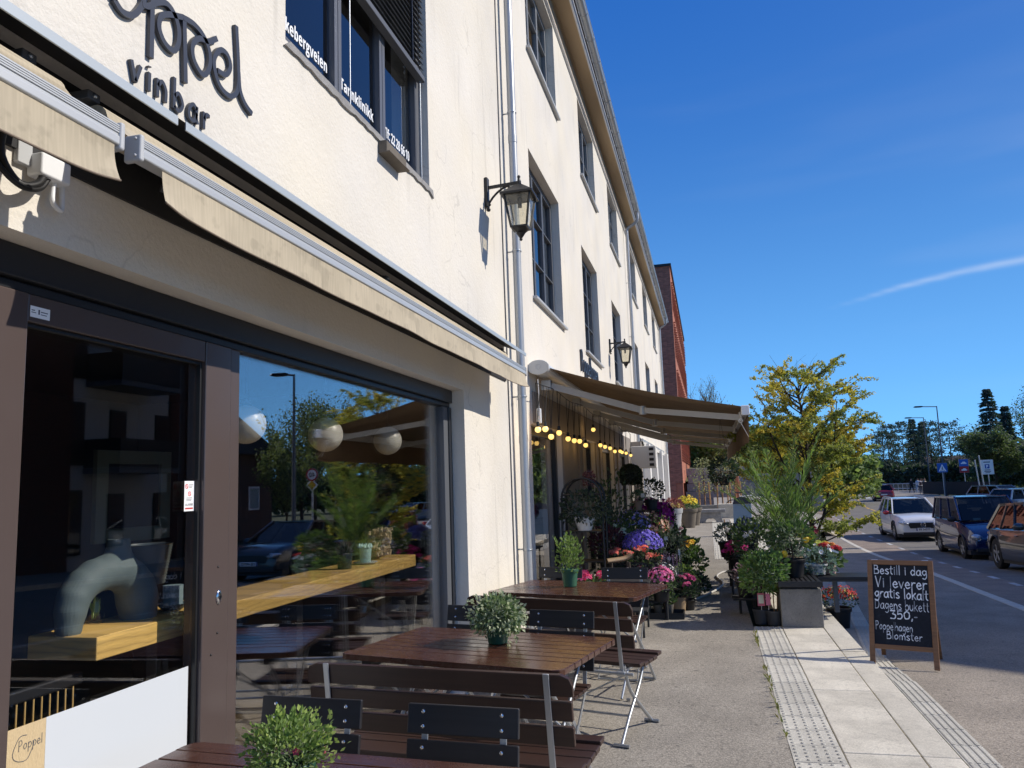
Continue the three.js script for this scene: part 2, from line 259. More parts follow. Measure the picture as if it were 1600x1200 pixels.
// ---- single-stroke hand lettering: points on a 1-unit x-height, baseline 0
const G = {
  a: [0.85, [[0.75, 0.8], [0.45, 1], [0.1, 0.6], [0.15, 0.1], [0.5, 0.05], [0.75, 0.6]], [[0.75, 1], [0.73, 0.3], [0.85, 0]]],
  b: [0.8, [[0.1, 1.75], [0.1, 0]], [[0.1, 0.7], [0.45, 1], [0.78, 0.5], [0.45, 0], [0.1, 0.15]]],
  d: [0.85, [[0.72, 0.75], [0.4, 1], [0.08, 0.5], [0.35, 0], [0.7, 0.3]], [[0.74, 1.75], [0.74, 0]]],
  e: [0.8, [[0.1, 0.5], [0.68, 0.6], [0.42, 1], [0.1, 0.55], [0.35, 0], [0.75, 0.2]]],
  g: [0.85, [[0.75, 0.8], [0.45, 1], [0.1, 0.6], [0.4, 0.1], [0.73, 0.5]], [[0.77, 1], [0.75, -0.3], [0.45, -0.65], [0.1, -0.5]]],
  h: [0.8, [[0.1, 1.75], [0.1, 0]], [[0.1, 0.6], [0.42, 1], [0.68, 0.7], [0.7, 0]]],
  i: [0.3, [[0.15, 1], [0.15, 0]], [[0.15, 1.35], [0.16, 1.3]]],
  k: [0.75, [[0.1, 1.75], [0.1, 0]], [[0.65, 1.05], [0.12, 0.5]], [[0.25, 0.6], [0.72, 0]]],
  l: [0.3, [[0.15, 1.75], [0.15, 0]]],
  m: [1.25, [[0.1, 1], [0.1, 0]], [[0.1, 0.7], [0.4, 1], [0.58, 0.7], [0.58, 0]], [[0.58, 0.7], [0.9, 1], [1.1, 0.7], [1.12, 0]]],
  n: [0.85, [[0.1, 1], [0.1, 0]], [[0.1, 0.6], [0.42, 1], [0.7, 0.7], [0.72, 0]]],
  o: [0.85, [[0.45, 1], [0.1, 0.6], [0.3, 0.03], [0.7, 0.35], [0.65, 0.85], [0.42, 1]]],
  p: [0.85, [[0.12, 1], [0.1, -0.65]], [[0.12, 0.65], [0.45, 1], [0.78, 0.55], [0.45, 0.05], [0.12, 0.2]]],
  r: [0.6, [[0.1, 1], [0.1, 0]], [[0.1, 0.55], [0.32, 0.95], [0.6, 0.95]]],
  s: [0.7, [[0.6, 0.9], [0.35, 1], [0.12, 0.78], [0.4, 0.5], [0.62, 0.25], [0.4, 0], [0.08, 0.12]]],
  t: [0.6, [[0.28, 1.6], [0.28, 0.2], [0.5, 0]], [[0.02, 1.05], [0.58, 1.1]]],
  u: [0.85, [[0.1, 1], [0.12, 0.25], [0.4, 0], [0.7, 0.4]], [[0.72, 1], [0.72, 0]]],
  v: [0.75, [[0.05, 1], [0.36, 0]], [[0.36, 0], [0.7, 1]]],
  B: [0.95, [[0.12, 1.7], [0.1, 0]], [[0.12, 1.65], [0.6, 1.6], [0.65, 1.1], [0.12, 0.9]], [[0.12, 0.9], [0.75, 0.8], [0.8, 0.15], [0.1, 0]]],
  D: [1.05, [[0.12, 1.7], [0.1, 0]], [[0.05, 1.65], [0.65, 1.5], [0.9, 0.8], [0.6, 0.1], [0.05, 0]]],
  P: [0.9, [[0.12, 1.7], [0.1, -0.1]], [[0.0, 1.6], [0.55, 1.7], [0.75, 1.25], [0.5, 0.85], [0.12, 0.8]]],
  V: [0.95, [[0.05, 1.7], [0.42, 0]], [[0.42, 0], [0.85, 1.7]]],
  '3': [0.95, [[0.1, 1.6], [0.75, 1.6]], [[0.75, 1.6], [0.4, 1.0]], [[0.4, 1.0], [0.85, 0.75], [0.7, 0.1], [0.1, 0.1]]],
  '5': [0.95, [[0.8, 1.6], [0.2, 1.6]], [[0.2, 1.6], [0.15, 0.95]], [[0.15, 0.95], [0.65, 1.05], [0.85, 0.6], [0.6, 0.1], [0.1, 0.1]]],
  '0': [1.1, [[0.55, 1.6], [0.12, 1.1], [0.3, 0.15], [0.8, 0.25], [0.9, 1.2], [0.5, 1.62]]],
  ',': [0.35, [[0.15, 0.1], [0.05, -0.25]]], '-': [0.5, [[0.05, 0.5], [0.4, 0.52]]], ' ': [0.5],
};
function strokes(str) { let x = 0; const out = []; for (const ch of str) { const [w, ...ss] = G[ch]; for (const s of ss) out.push(s.map((p) => [p[0] + x, p[1]])); x += w + 0.12; } return { out, width: x }; }
function smooth(pts, n = 6) { if (pts.length < 3) return pts; const c = new THREE.CatmullRomCurve3(pts.map((p) => V(p[0], p[1], 0)), false, 'centripetal'); return c.getPoints(n * (pts.length - 1)).map((p) => [p.x, p.y]); }
function ribbon2(pts, w, depth) { // a raised stroke of one width along a path, with rounded ends, in xy, pushed along +z
  const P = pts.map((p) => new THREE.Vector2(p[0], p[1])), L = [], R = [];
  for (let i = 0; i < P.length; i++) { const d = P[Math.min(i + 1, P.length - 1)].clone().sub(P[Math.max(i - 1, 0)]).normalize(), n = new THREE.Vector2(-d.y, d.x).multiplyScalar(w / 2); L.push(P[i].clone().add(n)); R.push(P[i].clone().sub(n)); }
  const v = [], q = (a, b, c, d) => v.push(...a, ...b, ...c, ...a, ...c, ...d), f = (p, z) => [p.x, p.y, z];
  for (let i = 0; i < P.length - 1; i++) { q(f(R[i], depth), f(R[i + 1], depth), f(L[i + 1], depth), f(L[i], depth)); q(f(L[i], depth), f(L[i + 1], depth), f(L[i + 1], 0), f(L[i], 0)); q(f(R[i + 1], depth), f(R[i], depth), f(R[i], 0), f(R[i + 1], 0)); }
  const e = P.length - 1; q(f(L[0], depth), f(L[0], 0), f(R[0], 0), f(R[0], depth)); q(f(R[e], depth), f(R[e], 0), f(L[e], 0), f(L[e], depth));
  const g = new THREE.BufferGeometry(); g.setAttribute('position', new THREE.Float32BufferAttribute(v, 3)); g.computeVertexNormals(); return triUV(g);
}
function letter(str, size, w, depth) { return merge(strokes(str).out.map((s) => ribbon2(smooth(s.map((p) => [p[0] * size, p[1] * size])), w, depth))); }
// ---- leaves and petals: small folded faces with their own colours
class Leaves {
  constructor() { this.p = []; this.c = []; }
  add(b, dir, L, w, col, up = null, fold = 0.25) {
    const d = dir.clone().normalize(), u = up ? up.clone() : V(h2(this.p.length, 1, 2) - 0.5, h2(this.p.length, 3, 4) - 0.2, h2(this.p.length, 5, 6) - 0.5), s = d.clone().cross(u).normalize(), n = s.clone().cross(d);
    const t = b.clone().addScaledVector(d, L), m = b.clone().addScaledVector(d, L * 0.48), l = m.clone().addScaledVector(s, w).addScaledVector(n, fold * w), r = m.clone().addScaledVector(s, -w).addScaledVector(n, fold * w);
    for (const [A, B, C] of [[b, r, t], [b, t, l]]) { this.p.push(A.x, A.y, A.z, B.x, B.y, B.z, C.x, C.y, C.z); for (let i = 0; i < 3; i++) this.c.push(Math.min(0.9, col[0] * 1.35), Math.min(0.9, col[1] * 1.35), Math.min(0.9, col[2] * 1.35)); }
  }
  flower(b, nrm, R, col, n = 5, centre = null) {
    const N = nrm.clone().normalize(), a = Math.abs(N.y) < 0.9 ? V(0, 1, 0) : V(1, 0, 0), x = N.clone().cross(a).normalize(), y = N.clone().cross(x), o = h2(this.p.length, 8, 8) * 6;
    for (let i = 0; i < n; i++) { const t = o + (i / n) * 6.283; this.add(b, x.clone().multiplyScalar(Math.cos(t)).addScaledVector(y, Math.sin(t)).addScaledVector(N, 0.35), R, R * 0.42, col, N); }
    if (centre) this.add(b.clone().addScaledVector(N, R * 0.2).addScaledVector(x, -R * 0.2), x, R * 0.4, R * 0.25, centre, N);
  }
  get n() { return this.p.length / 18; }
  geo() { const g = new THREE.BufferGeometry(); g.setAttribute('position', new THREE.Float32BufferAttribute(this.p, 3)); g.setAttribute('color', new THREE.Float32BufferAttribute(this.c, 3)); g.computeVertexNormals(); g.setAttribute('uv', new THREE.Float32BufferAttribute(new Float32Array(this.p.length / 3 * 2), 2)); return g; }
}
// ================= ground, pavement, road
const patch = (x, y, z) => { const k = 0.86 + 0.3 * fbm(x * 0.13 + 9, z * 0.13 + 9, 201, 64, 4); return [k, k, k]; };
const KERB = [[-12, 3.25], [6, 3.5], [10, 3.75], [13.6, 4.1], [16.2, 4.35], [19, 4.65], [22.5, 4.95], [28, 5.0], [32, 5.0], [38, 5.2], [46, 5.6], [64, 7.4], [71, 8.2], [93, 11.5], [110, 14.6], [140, 22]];
const DASH = [[-12, 4.3], [12, 5.0], [16.5, 5.5], [21.5, 6.05], [27, 6.4], [37, 6.5], [42.6, 6.75], [64, 8.3], [71, 9.1], [93, 12.5], [109, 15.5], [140, 23]];
const sv = (t) => (s) => (pw(s - 2, t) + pw(s, t) * 2 + pw(s + 2, t)) / 4;
const K = sv(KERB), Dx = sv(DASH), Rt = (s) => Dx(s) + 6.7;
const RIBX = (s) => 1.26 + Math.max(0, s - 7.6) * 0.115;
const ribbon = (a, b, y, s0, s1, n, m = 6, dy = 0) => grid(m, n, (u, v) => { const s = lerp(s0, s1, v); return [lerp(a(s), b(s), u), low(s) + (typeof y === 'function' ? y(u) : y), -s]; }, patch);
struct('ground', grid(40, 40, (u, v) => { const x = (u - 0.5) * 900, z = 60 - v * 900; return [x, -1.16, z]; }), S({ color: RGB(0.07, 0.085, 0.03), roughness: 1, map: T.leafy }));
struct('pavement', grid(16, 120, (u, v) => [lerp(-2.3, 0.355, u), 0, lerp(8, -31, v)], patch), M.asphalt);
struct('plaza', grid(20, 30, (u, v) => [lerp(-8, 4.2, u), -0.004, lerp(-30.99, -36, v)], patch), M.asphalt);
const walkM = M.asphalt.clone(); walkM.color = RGB(0.92, 0.88, 0.85);
struct('footway', ribbon((s) => RIBX(s) + 0.17, K, -0.004, -8, 140, 150, 10), walkM);
const redM = M.asphalt.clone(); redM.color = RGB(0.85, 0.74, 0.7);
struct('cycle_lane', ribbon((s) => K(s) + 0.16, (s) => Dx(s) + 0.1, -0.05, -8, 140, 150, 4), redM);
const roadM = M.asphalt.clone(); roadM.color = RGB(0.56, 0.57, 0.6);
struct('road', ribbon((s) => Dx(s) + 0.1, Rt, -0.05, -8, 140, 150, 14), roadM);
struct('far_pavement', ribbon((s) => Rt(s) + 0.15, (s) => Rt(s) + 4.5, 0.06, -8, 140, 150, 6), walkM);
{ // kerb stones along the near and far side of the road
  const k = struct('kerb', bx(0.01, 0.01, 0.01, K(0) + 0.08, -0.1, 0), M.granite);
  for (let s = -6; s < 100; s += 1) {
    const y = low(s + 0.5), ang = Math.atan2(K(s + 1) - K(s), 1), yy = low(s + 1) - low(s);
    const g = rb(0.16, 0.2, 0.985, 0.012).rotateX(Math.atan(yy)).rotateY(-ang).translate((K(s) + K(s + 1)) / 2 + 0.08, y - 0.096, -(s + 0.5));
    part('kerb_stone', g, M.granite, k);
  }
  const k2 = struct('kerb', grid(1, 120, (u, v) => { const s = lerp(-8, 110, v); return [Rt(s) + u * 0.15, low(s) + 0.065, -s]; }), M.granite);
  part('kerb_face', grid(1, 120, (u, v) => { const s = lerp(-8, 110, v); return [Rt(s), low(s) - 0.06 + u * 0.125, -s]; }), M.granite, k2);
}
{ // painted lines
  const paintM = S({ color: RGB(0.68, 0.68, 0.65), roughness: 0.8, map: T.leafy });
  const yellowM = S({ color: RGB(0.62, 0.36, 0.08), roughness: 0.8 });
  const r = scene.children.find((o) => o.name === 'road');
  const seg = (f, s0, s1, w, m, nm) => part(nm, grid(1, 4, (u, v) => { const s = lerp(s0, s1, v); return [f(s) + (u - 0.5) * w, low(s) - 0.044, -s]; }), m, r);
  for (let s = 9; s < 70; s += 1.9) seg(Dx, s, s + 0.75, 0.12, paintM, 'painted_dash');
  for (let s = 40; s < 92; s += 3.3) seg((q) => Dx(q) + 3.25, s, s + 2.4, 0.14, yellowM, 'yellow_dash');
  for (let i = 0; i < 7; i++) seg((q) => Dx(q) + 0.5 + i * 0.95, 88, 93, 0.5, paintM, 'crossing_stripe');
  seg((q) => Dx(q) - 0.03, 70, 86, 0.12, paintM, 'painted_dash');
}
{ // granite slabs at the terrace edge
  const t = struct('terrace_edge', bx(0.02, 0.02, 0.02, 0.9, -0.3, -5), M.granite), r = rng(3);
  const mats = [0.94, 1, 1.06].map((k) => { const m = M.granite.clone(); m.color = RGB(k, k, k); return m; });
  const row = (x0, x1, s0, s1, L, off) => { for (let s = s0 - off; s < s1; s += L) { const a = Math.max(s, s0), b = Math.min(s + L, s1); part('granite_slab', rb(x1 - x0 - 0.006, 0.12, b - a - 0.006, 0.006, (x0 + x1) / 2, -0.058 + 0.004 * (r() - 0.5), -(a + b) / 2), mats[(r() * 3) | 0], t); } };
  row(0.647, 1.06, -3, 31, 1.37, 0.23); row(1.06, 1.262, -3, 31, 1.37, 0.24);
  // riser of the terrace where the lower ground falls away
  part('riser', grid(1, 30, (u, v) => { const s = lerp(6, 31, v); return [1.25, lerp(-0.12, low(s) - 0.1, u), -s]; }), M.concrete, t);
  part('lower_landing', grid(2, 40, (u, v) => { const s = lerp(6.4, 40, v); return [lerp(1.24, RIBX(s) + 0.005, u), low(s) - 0.002, -s]; }), M.concrete, t);
}
{ // raised warning plates, five rows of studs; ribbed guiding plates further right
  const st = [], n = 5; for (let i = 0; i < n; i++) for (let j = 0; j < n; j++) st.push(new THREE.CylinderGeometry(0.0085, 0.0135, 0.006, 7, 1).translate(-0.116 + i * 0.058, 0.003, -0.116 + j * 0.058));
  const plate = merge([rb(0.286, 0.05, 0.286, 0.003, 0, -0.023, 0, 1), ...st.map((g) => g.translate(0, 0.002, 0))]);
  const rib = merge([rb(0.17, 0.05, 0.296, 0.003, 0, -0.025, 0, 1), ...[0, 1, 2, 3].map((i) => new THREE.CylinderGeometry(0.011, 0.011, 0.29, 6, 1).scale(1, 1, 0.55).rotateX(Math.PI / 2).scale(1, 0.55, 1).translate(-0.064 + i * 0.043, 0.001, 0))]);
  const t = struct('tactile_strip', bx(0.02, 0.02, 0.02, 0.5, -0.3, -5), M.concrete), r = rng(8);
  const mats = [0.85, 0.93, 1.0].map((k) => { const m = M.granite.clone(); m.color = RGB(k * 0.93, k * 0.95, k * 0.98); m.roughness = 0.8; return m; });
  for (let s = 1; s < 8.8; s += 0.292) { const m = part('tactile_plate', plate, mats[(r() * 3) | 0], t); m.position.set(0.5 + 0.002 * (r() - 0.5), 0.002 * r(), -(s + 0.146)); m.rotation.z = 0.006 * (r() - 0.5); }
  const t2 = struct('guide_strip', bx(0.02, 0.02, 0.02, 1.35, -0.3, -5), M.concrete);
  for (let s = 1; s < 20; s += 0.3) { const m = part('ribbed_plate', rib, mats[(r() * 3) | 0], t2); m.position.set(RIBX(s + 0.15) + 0.087, low(s + 0.15) + 0.003, -(s + 0.15)); m.rotation.set(-Math.atan(low(s) - low(s + 0.3)) / 0.3 * 0.3, s > 7.6 ? -0.115 : 0, 0); }
  const big = merge([rb(0.34, 0.05, 0.596, 0.003, 0, -0.02, 0, 1), ...[0, 1, 2, 3, 4, 5].map((i) => bx(0.02, 0.006, 0.55, -0.13 + i * 0.052, 0.007, 0))]);
  const t3 = struct('tactile_strip', bx(0.02, 0.02, 0.02, 0.28, -0.3, -25), M.concrete);
  for (let s = 16; s < 29.6; s += 0.6) { const m = part('tactile_plate', big, mats[2], t3); m.position.set(0.17, 0, -(s + 0.3)); }
  // weeds in the joint beside the plates
  const l = new Leaves(); for (let i = 0; i < 240; i++) { const s = 1.8 + 7 * Math.pow(r(), 1.3), c = fbm(s * 0.05, 0.3, 17, 32, 2); if (c < 0.5) continue; l.add(V(0.345 + 0.02 * r(), 0.003, -s), V(r() - 0.75, 0.5 + r() * 0.6, r() - 0.5), 0.03 + 0.035 * r(), 0.006, [0.11 + 0.06 * r(), 0.15, 0.03]); }
  const w = solo('weeds', l.geo(), M.leaf, 'thin green weeds growing along the left joint of the studded strip', 'weeds'); w.userData.kind = 'stuff';
}
// a pale garden hose lying across the pavement by the flowers
solo('garden_hose', tube([[-0.42, 0.02, -10.3], [-0.1, 0.02, -11.2], [0.1, 0.02, -12.2], [0.02, 0.02, -13.2], [0.18, 0.02, -13.8], [0.34, 0.02, -13.2], [0.3, 0.02, -12.4], [0.4, 0.02, -11.6]], 0.016, 60, 6), S({ color: RGB(0.5, 0.47, 0.42), roughness: 0.6 }), 'pale garden hose lying across the pavement between the flower displays', 'hose');
// ================= the cream building
const WX = -1.92, END = 37.3;
const house = thing('cream_building', 'long cream plastered three storey building with grey windows along the pavement', 'building', [0, 0, 0]);
const rowB = [[3.23, 5.3], [8.92, 10.93], [13.05, 15.0], [17.4, 19.2], [22.3, 24.3], [27.1, 29.1], [32.0, 34.0]];
const rowT = [[-0.6, 1.4], [3.9, 5.9], [9.08, 11.1], [13.4, 15.4], [17.7, 19.7], [22.9, 24.9], [27.7, 29.7], [32.4, 34.4]];
const rowG = [[8.5, 10.35, 0.12, 2.28], [11.9, 13.5, 0.03, 2.28], [14.4, 16.2, 0.35, 2.28], [17.3, 19.2, 0.03, 2.28], [21.6, 23.0, 0.03, 2.5], [24.4, 26.1, 0.3, 2.5], [28, 29.6, 0.3, 2.5], [31.6, 33.4, 0.3, 2.5]];
const yB = [3.86, 5.76], yT = [7.2, 8.7];
{
  const holes = [rect(-1.6, 0.03, 6.02, 2.39), ...rowG.map(([a, b, c, d]) => rect(a, c, b, d)), ...rowB.map(([a, b]) => rect(a, yB[0], b, yB[1])), ...rowT.map(([a, b]) => rect(a, yT[0], b, yT[1]))];
  const g = triUV(toWall(ext(rect(-8, -0.2, END, 9.2), 0.3, 0, holes), WX - 0.3));
  part('wall', g, M.plaster, house);
  // back, ends, floors, roof: closes the rooms
  part('rear_wall', [bx(0.3, 9, END + 8, -11, 4.3, -(END - 8) / 2), bx(9, 9, 0.3, -6.4, 4.3, 8 - 0.15), bx(9.05, 9, 0.3, -6.42, 4.3, -END + 0.15)], M.whitewall, house);
  const inner = S({ color: RGB(0.2, 0.18, 0.16), roughness: 0.9 });
  part('floor_slab', [bx(8.6, 0.25, END + 7.5, -6.55, 3.1, -(END - 8) / 2), bx(8.6, 0.25, END + 7.5, -6.55, 6.5, -(END - 8) / 2), bx(8.6, 0.2, END + 7.5, -6.55, -0.12, -(END - 8) / 2)], inner, house);
  part('roof', [bx(7.2, 0.12, END + 8.6, 0, 0, 0).rotateZ(Math.atan2(3.0, 6) * -1).translate(-4.78, 10.93, -(END - 8) / 2), bx(5.5, 0.12, END + 8.6, 0, 0, 0).rotateZ(0.55).translate(-10.1, 11.05, -(END - 8) / 2)], M.roof, house);
  part('gable', toWall(ext([[0.1, 0], [9, 0], [9, 0.4], [5.0, 3.5], [2.6, 3.3], [0.1, 0.6]], 0.3), 0).rotateY(Math.PI / 2).translate(-11, 8.7, -END + 0.3), M.whitewall, house);
  // eaves: two soffit boards, fascia, half round gutter with straps
  const len = END + 8.4, zc = -(END - 7.6) / 2, sl = Math.atan2(0.4, 0.47);
  const board = (x, y, w, h) => bx(w, h, len, x, y, zc);
  const so = part('soffit', board(-1.775, 9.1, 0.29, 0.02), M.soffit, house); part('frieze_board', board(-1.904, 8.935, 0.03, 0.31), M.soffit, so); part('moulding', board(-1.9, 8.765, 0.04, 0.025), M.whiteM, so); part('joint_strip', board(-1.88, 9.083, 0.03, 0.02), M.soffit, so);
  part('fascia', bx(0.025, 0.2, len, -1.617, 9.16, zc), M.whiteM, house);
  const arc = []; for (let i = 0; i <= 14; i++) { const t = Math.PI + (i / 14) * Math.PI; arc.push([Math.cos(t) * 0.068, Math.sin(t) * 0.068]); } for (let i = 14; i >= 0; i--) { const t = Math.PI + (i / 14) * Math.PI; arc.push([Math.cos(t) * 0.062, Math.sin(t) * 0.062]); }
  const gu = part('gutter', [ext(arc, len).translate(-1.5, 9.24, zc - len / 2), rod([-1.432, 9.242, zc - len / 2], [-1.432, 9.242, zc + len / 2], 0.009, 8)], M.zinc, house);
  const strap = merge([new THREE.TorusGeometry(0.071, 0.007, 5, 12, Math.PI).rotateZ(Math.PI), rod([-0.071, 0, 0], [-0.1, 0.06, 0], 0.007, 5)]);
  for (let s = 7.2; s < END; s += 0.75) { const m = part('strap', strap, M.zinc, gu); m.position.set(-1.5, 9.24, -s); }
}
// windows. One frame with casements, glass, sill; a room-dark blind behind some
function windowAt(a, b, y0, y1, { depth = 0.12, cas = 3, bars = 0, sill = true, mat = M.winGrey, glass = M.glassBlue, open = false, curtain = false } = {}) {
  const x = WX - depth, w = b - a, h = y1 - y0, fr = [], t = 0.055, F = (s0, s1, v0, v1, d = 0.07, dx = 0) => fr.push(toWall(ext(rect(s0, v0, s1, v1), d), x - d + dx));
  F(a, a + t, y0, y1); F(b - t, b, y0, y1); F(a + t, b - t, y0, y0 + t); F(a + t, b - t, y1 - t, y1);
  const f = part('window', fr, mat, house), cw = (w - 2 * t) / cas;
  for (let i = 0; i < cas; i++) {
    const s0 = a + t + i * cw, s1 = s0 + cw, k = 0.045, c = [], C = (p, q, u, v) => c.push(toWall(ext(rect(p, u, q, v), 0.05), x - 0.048));
    C(s0 + 0.004, s0 + k, y0 + t, y1 - t); C(s1 - k, s1 - 0.004, y0 + t, y1 - t); C(s0 + k, s1 - k, y0 + t, y0 + t + k); C(s0 + k, s1 - k, y1 - t - k, y1 - t);
    for (let n = 1; n <= bars; n++) { const v = y0 + t + (n * (h - 2 * t)) / (bars + 1); C(s0 + k, s1 - k, v - 0.008, v + 0.008); }
    part('casement', c, mat, f);
    part('pane', toWall(new THREE.PlaneGeometry(cw - 2 * k, h - 2 * t - 2 * k).translate((s0 + s1) / 2, (y0 + y1) / 2, 0), x - 0.035), glass, f);
  }
  if (curtain) part('curtain', bx(0.01, h * 0.95, w * 0.3, x - 0.3, (y0 + y1) / 2, -(a + w * 0.8)), S({ color: RGB(0.55, 0.53, 0.5), roughness: 0.9 }), f);
  if (sill) part('sill', rb(depth + 0.06, 0.035, w + 0.1, 0.006).rotateZ(-0.12).translate(WX - depth / 2 + 0.028, y0 - 0.012, -(a + b) / 2), M.lightgrey, f);
  return f;
}
rowB.forEach(([a, b], i) => i && windowAt(a, b, ...yB, { cas: i === 3 ? 2 : 3, bars: 2, curtain: i % 2 === 0 }));
rowT.forEach(([a, b], i) => windowAt(a, b, ...yT, { cas: 3, bars: i % 2 ? 1 : 2, curtain: i % 3 === 1, mat: S({ color: RGB(0.2, 0.21, 0.22), roughness: 0.5 }) }));
rowG.forEach(([a, b, c, d], i) => windowAt(a, b, c, d, { cas: 1, bars: 0, sill: false, depth: 0.07, mat: M.frameD, glass: M.glass }));
{ // the dental clinic's window over the awning: mortar sill, white lettering, outside blind half down
  const [a, b] = rowB[0], f = windowAt(a, b, ...yB, { cas: 3, sill: false, depth: 0.07, mat: S({ color: RGB(0.12, 0.125, 0.14), roughness: 0.4 }) }), r = rng(5), pts = [[a - 0.02, -0.05]];
  for (let s = a; s <= b; s += 0.06) pts.push([s, -0.05 - 0.015 * r() + 0.02 * fbm(s * 0.2, 0, 7, 20, 2)]);
  pts.push([b + 0.06, -0.07]); for (let s = b + 0.04; s >= a; s -= 0.08) pts.push([s, -0.012 + 0.006 * r()]);
  part('mortar_sill', toWall(ext(pts, 0.1), WX - 0.085).translate(0, yB[0] + 0.008, 0), M.stone, f);
  const wm = S({ color: RGB(0.85, 0.86, 0.87), roughness: 0.5 }), put = (s, s0, s1, y) => { const g = text(s, 0.075, 0.003), w = g.boundingBox.max.x; g.scale((s1 - s0) / w, 1.0, 1).translate(s0, y, 0); part('lettering', triUV(toWall(g, WX - 0.1035)), wm, f); };
  put('Ekebergveien', a + 0.12, a + 0.63, yB[0] + 0.175); put('Tannklinikk', a + 0.8, a + 1.28, yB[0] + 0.175); put('Tlf: 22 28 66 10', a + 1.46, a + 1.92, yB[0] + 0.165);
  const bl = thing('venetian_blind', 'dark grey outside venetian blind half lowered over the clinic window', 'blind');
  const slat = triUV(new THREE.BoxGeometry(0.055, 0.003, 1.26).rotateZ(-0.75));
  for (let y = 4.76; y < 5.74; y += 0.047) { const m = part('slat', slat, M.winGrey, bl); m.position.set(WX - 0.03, y, -4.62); }
  part('bottom_rail', rb(0.06, 0.045, 1.27, 0.006, WX - 0.03, 4.715, -4.62), M.winGrey, bl);
  for (const z of [-4.02, -5.22]) part('guide_wire', rod([WX - 0.03, 3.9, z], [WX - 0.03, 5.74, z], 0.004, 6), M.steel, bl);
  for (const z of [-4.25, -5.0]) part('tape', bx(0.012, 1.0, 0.012, WX - 0.002, 5.24, z), M.black, bl);
  const bk = thing('vent_hood', 'small beige metal hood fixed under the clinic window sill', 'vent hood', [WX, 3.77, -4.52]);
  part('hood', toWall(ext([[-0.16, 0.045], [0.16, 0.045], [0.16, -0.02], [-0.16, -0.02]], 0.055, 0.006), 0), M.cream, bk); part('drip_lip', rb(0.085, 0.01, 0.34, 0.004, 0.042, -0.028, 0), M.cream, bk);
}
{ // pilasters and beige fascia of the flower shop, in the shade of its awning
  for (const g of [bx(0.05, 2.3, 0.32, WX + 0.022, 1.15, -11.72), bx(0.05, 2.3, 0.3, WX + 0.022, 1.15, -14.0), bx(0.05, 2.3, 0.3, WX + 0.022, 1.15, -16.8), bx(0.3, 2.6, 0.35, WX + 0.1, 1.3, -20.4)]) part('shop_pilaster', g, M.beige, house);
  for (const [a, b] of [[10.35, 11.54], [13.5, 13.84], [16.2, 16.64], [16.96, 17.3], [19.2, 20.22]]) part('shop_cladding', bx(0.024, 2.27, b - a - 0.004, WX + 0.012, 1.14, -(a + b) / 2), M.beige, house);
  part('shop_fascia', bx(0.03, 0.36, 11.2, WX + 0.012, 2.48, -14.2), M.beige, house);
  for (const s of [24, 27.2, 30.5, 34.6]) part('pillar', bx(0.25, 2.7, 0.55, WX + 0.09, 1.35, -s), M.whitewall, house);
}
// drainpipes
function drain(s, label, x = WX + 0.1, top = 8.6, elbow = true) {
  const t = thing('drainpipe', label, 'drainpipe', [0, 0, -s], 0, 'zinc drainpipes on the cream building'), r = 0.044;
  part('pipe', rod([x, 0.08, 0], [x, top, 0], r, 18), M.zinc, t);
  part('elbow', tube([[x, top - 0.02, 0], [x + 0.01, top + 0.12, 0], [x + 0.2, top + 0.25, 0], [-1.51, top + 0.36, 0], [-1.5, 9.19, 0]], r, 30, 14), M.zinc, t);
  for (let y = 1.0; y < top; y += 1.55) part('clamp', [new THREE.TorusGeometry(r + 0.004, 0.006, 6, 20).rotateX(Math.PI / 2).translate(x, y + 0.95 - 1, 0), cyl(r + 0.003, r + 0.003, 0.03, x, y - 0.05, 0, 18), rod([x - 0.04, y - 0.05, 0.0], [WX, y - 0.05, 0], 0.008)], M.steel, t);
  part('pipe_joint', [2.7, 5.3, 7.3].map((y) => cyl(r + 0.004, r + 0.004, 0.08, x, y, 0, 18)), M.zinc, t);
  return t;
}
drain(7.68, 'nearest zinc drainpipe, between the clinic window and the lantern bracket');
drain(21.4, 'zinc drainpipe further along, bending out to the gutter past the second lantern');
drain(36.6, 'zinc drainpipe at the far corner of the cream building');
solo('cable', tube([[WX + 0.007, 0.6, -7.5], [WX + 0.007, 2.6, -7.49], [WX + 0.007, 4.3, -7.47], [WX + 0.007, 8.6, -7.5]], 0.007, 40, 6), M.winGrey, 'thin grey cable clipped to the wall just left of the nearest drainpipe', 'cable');
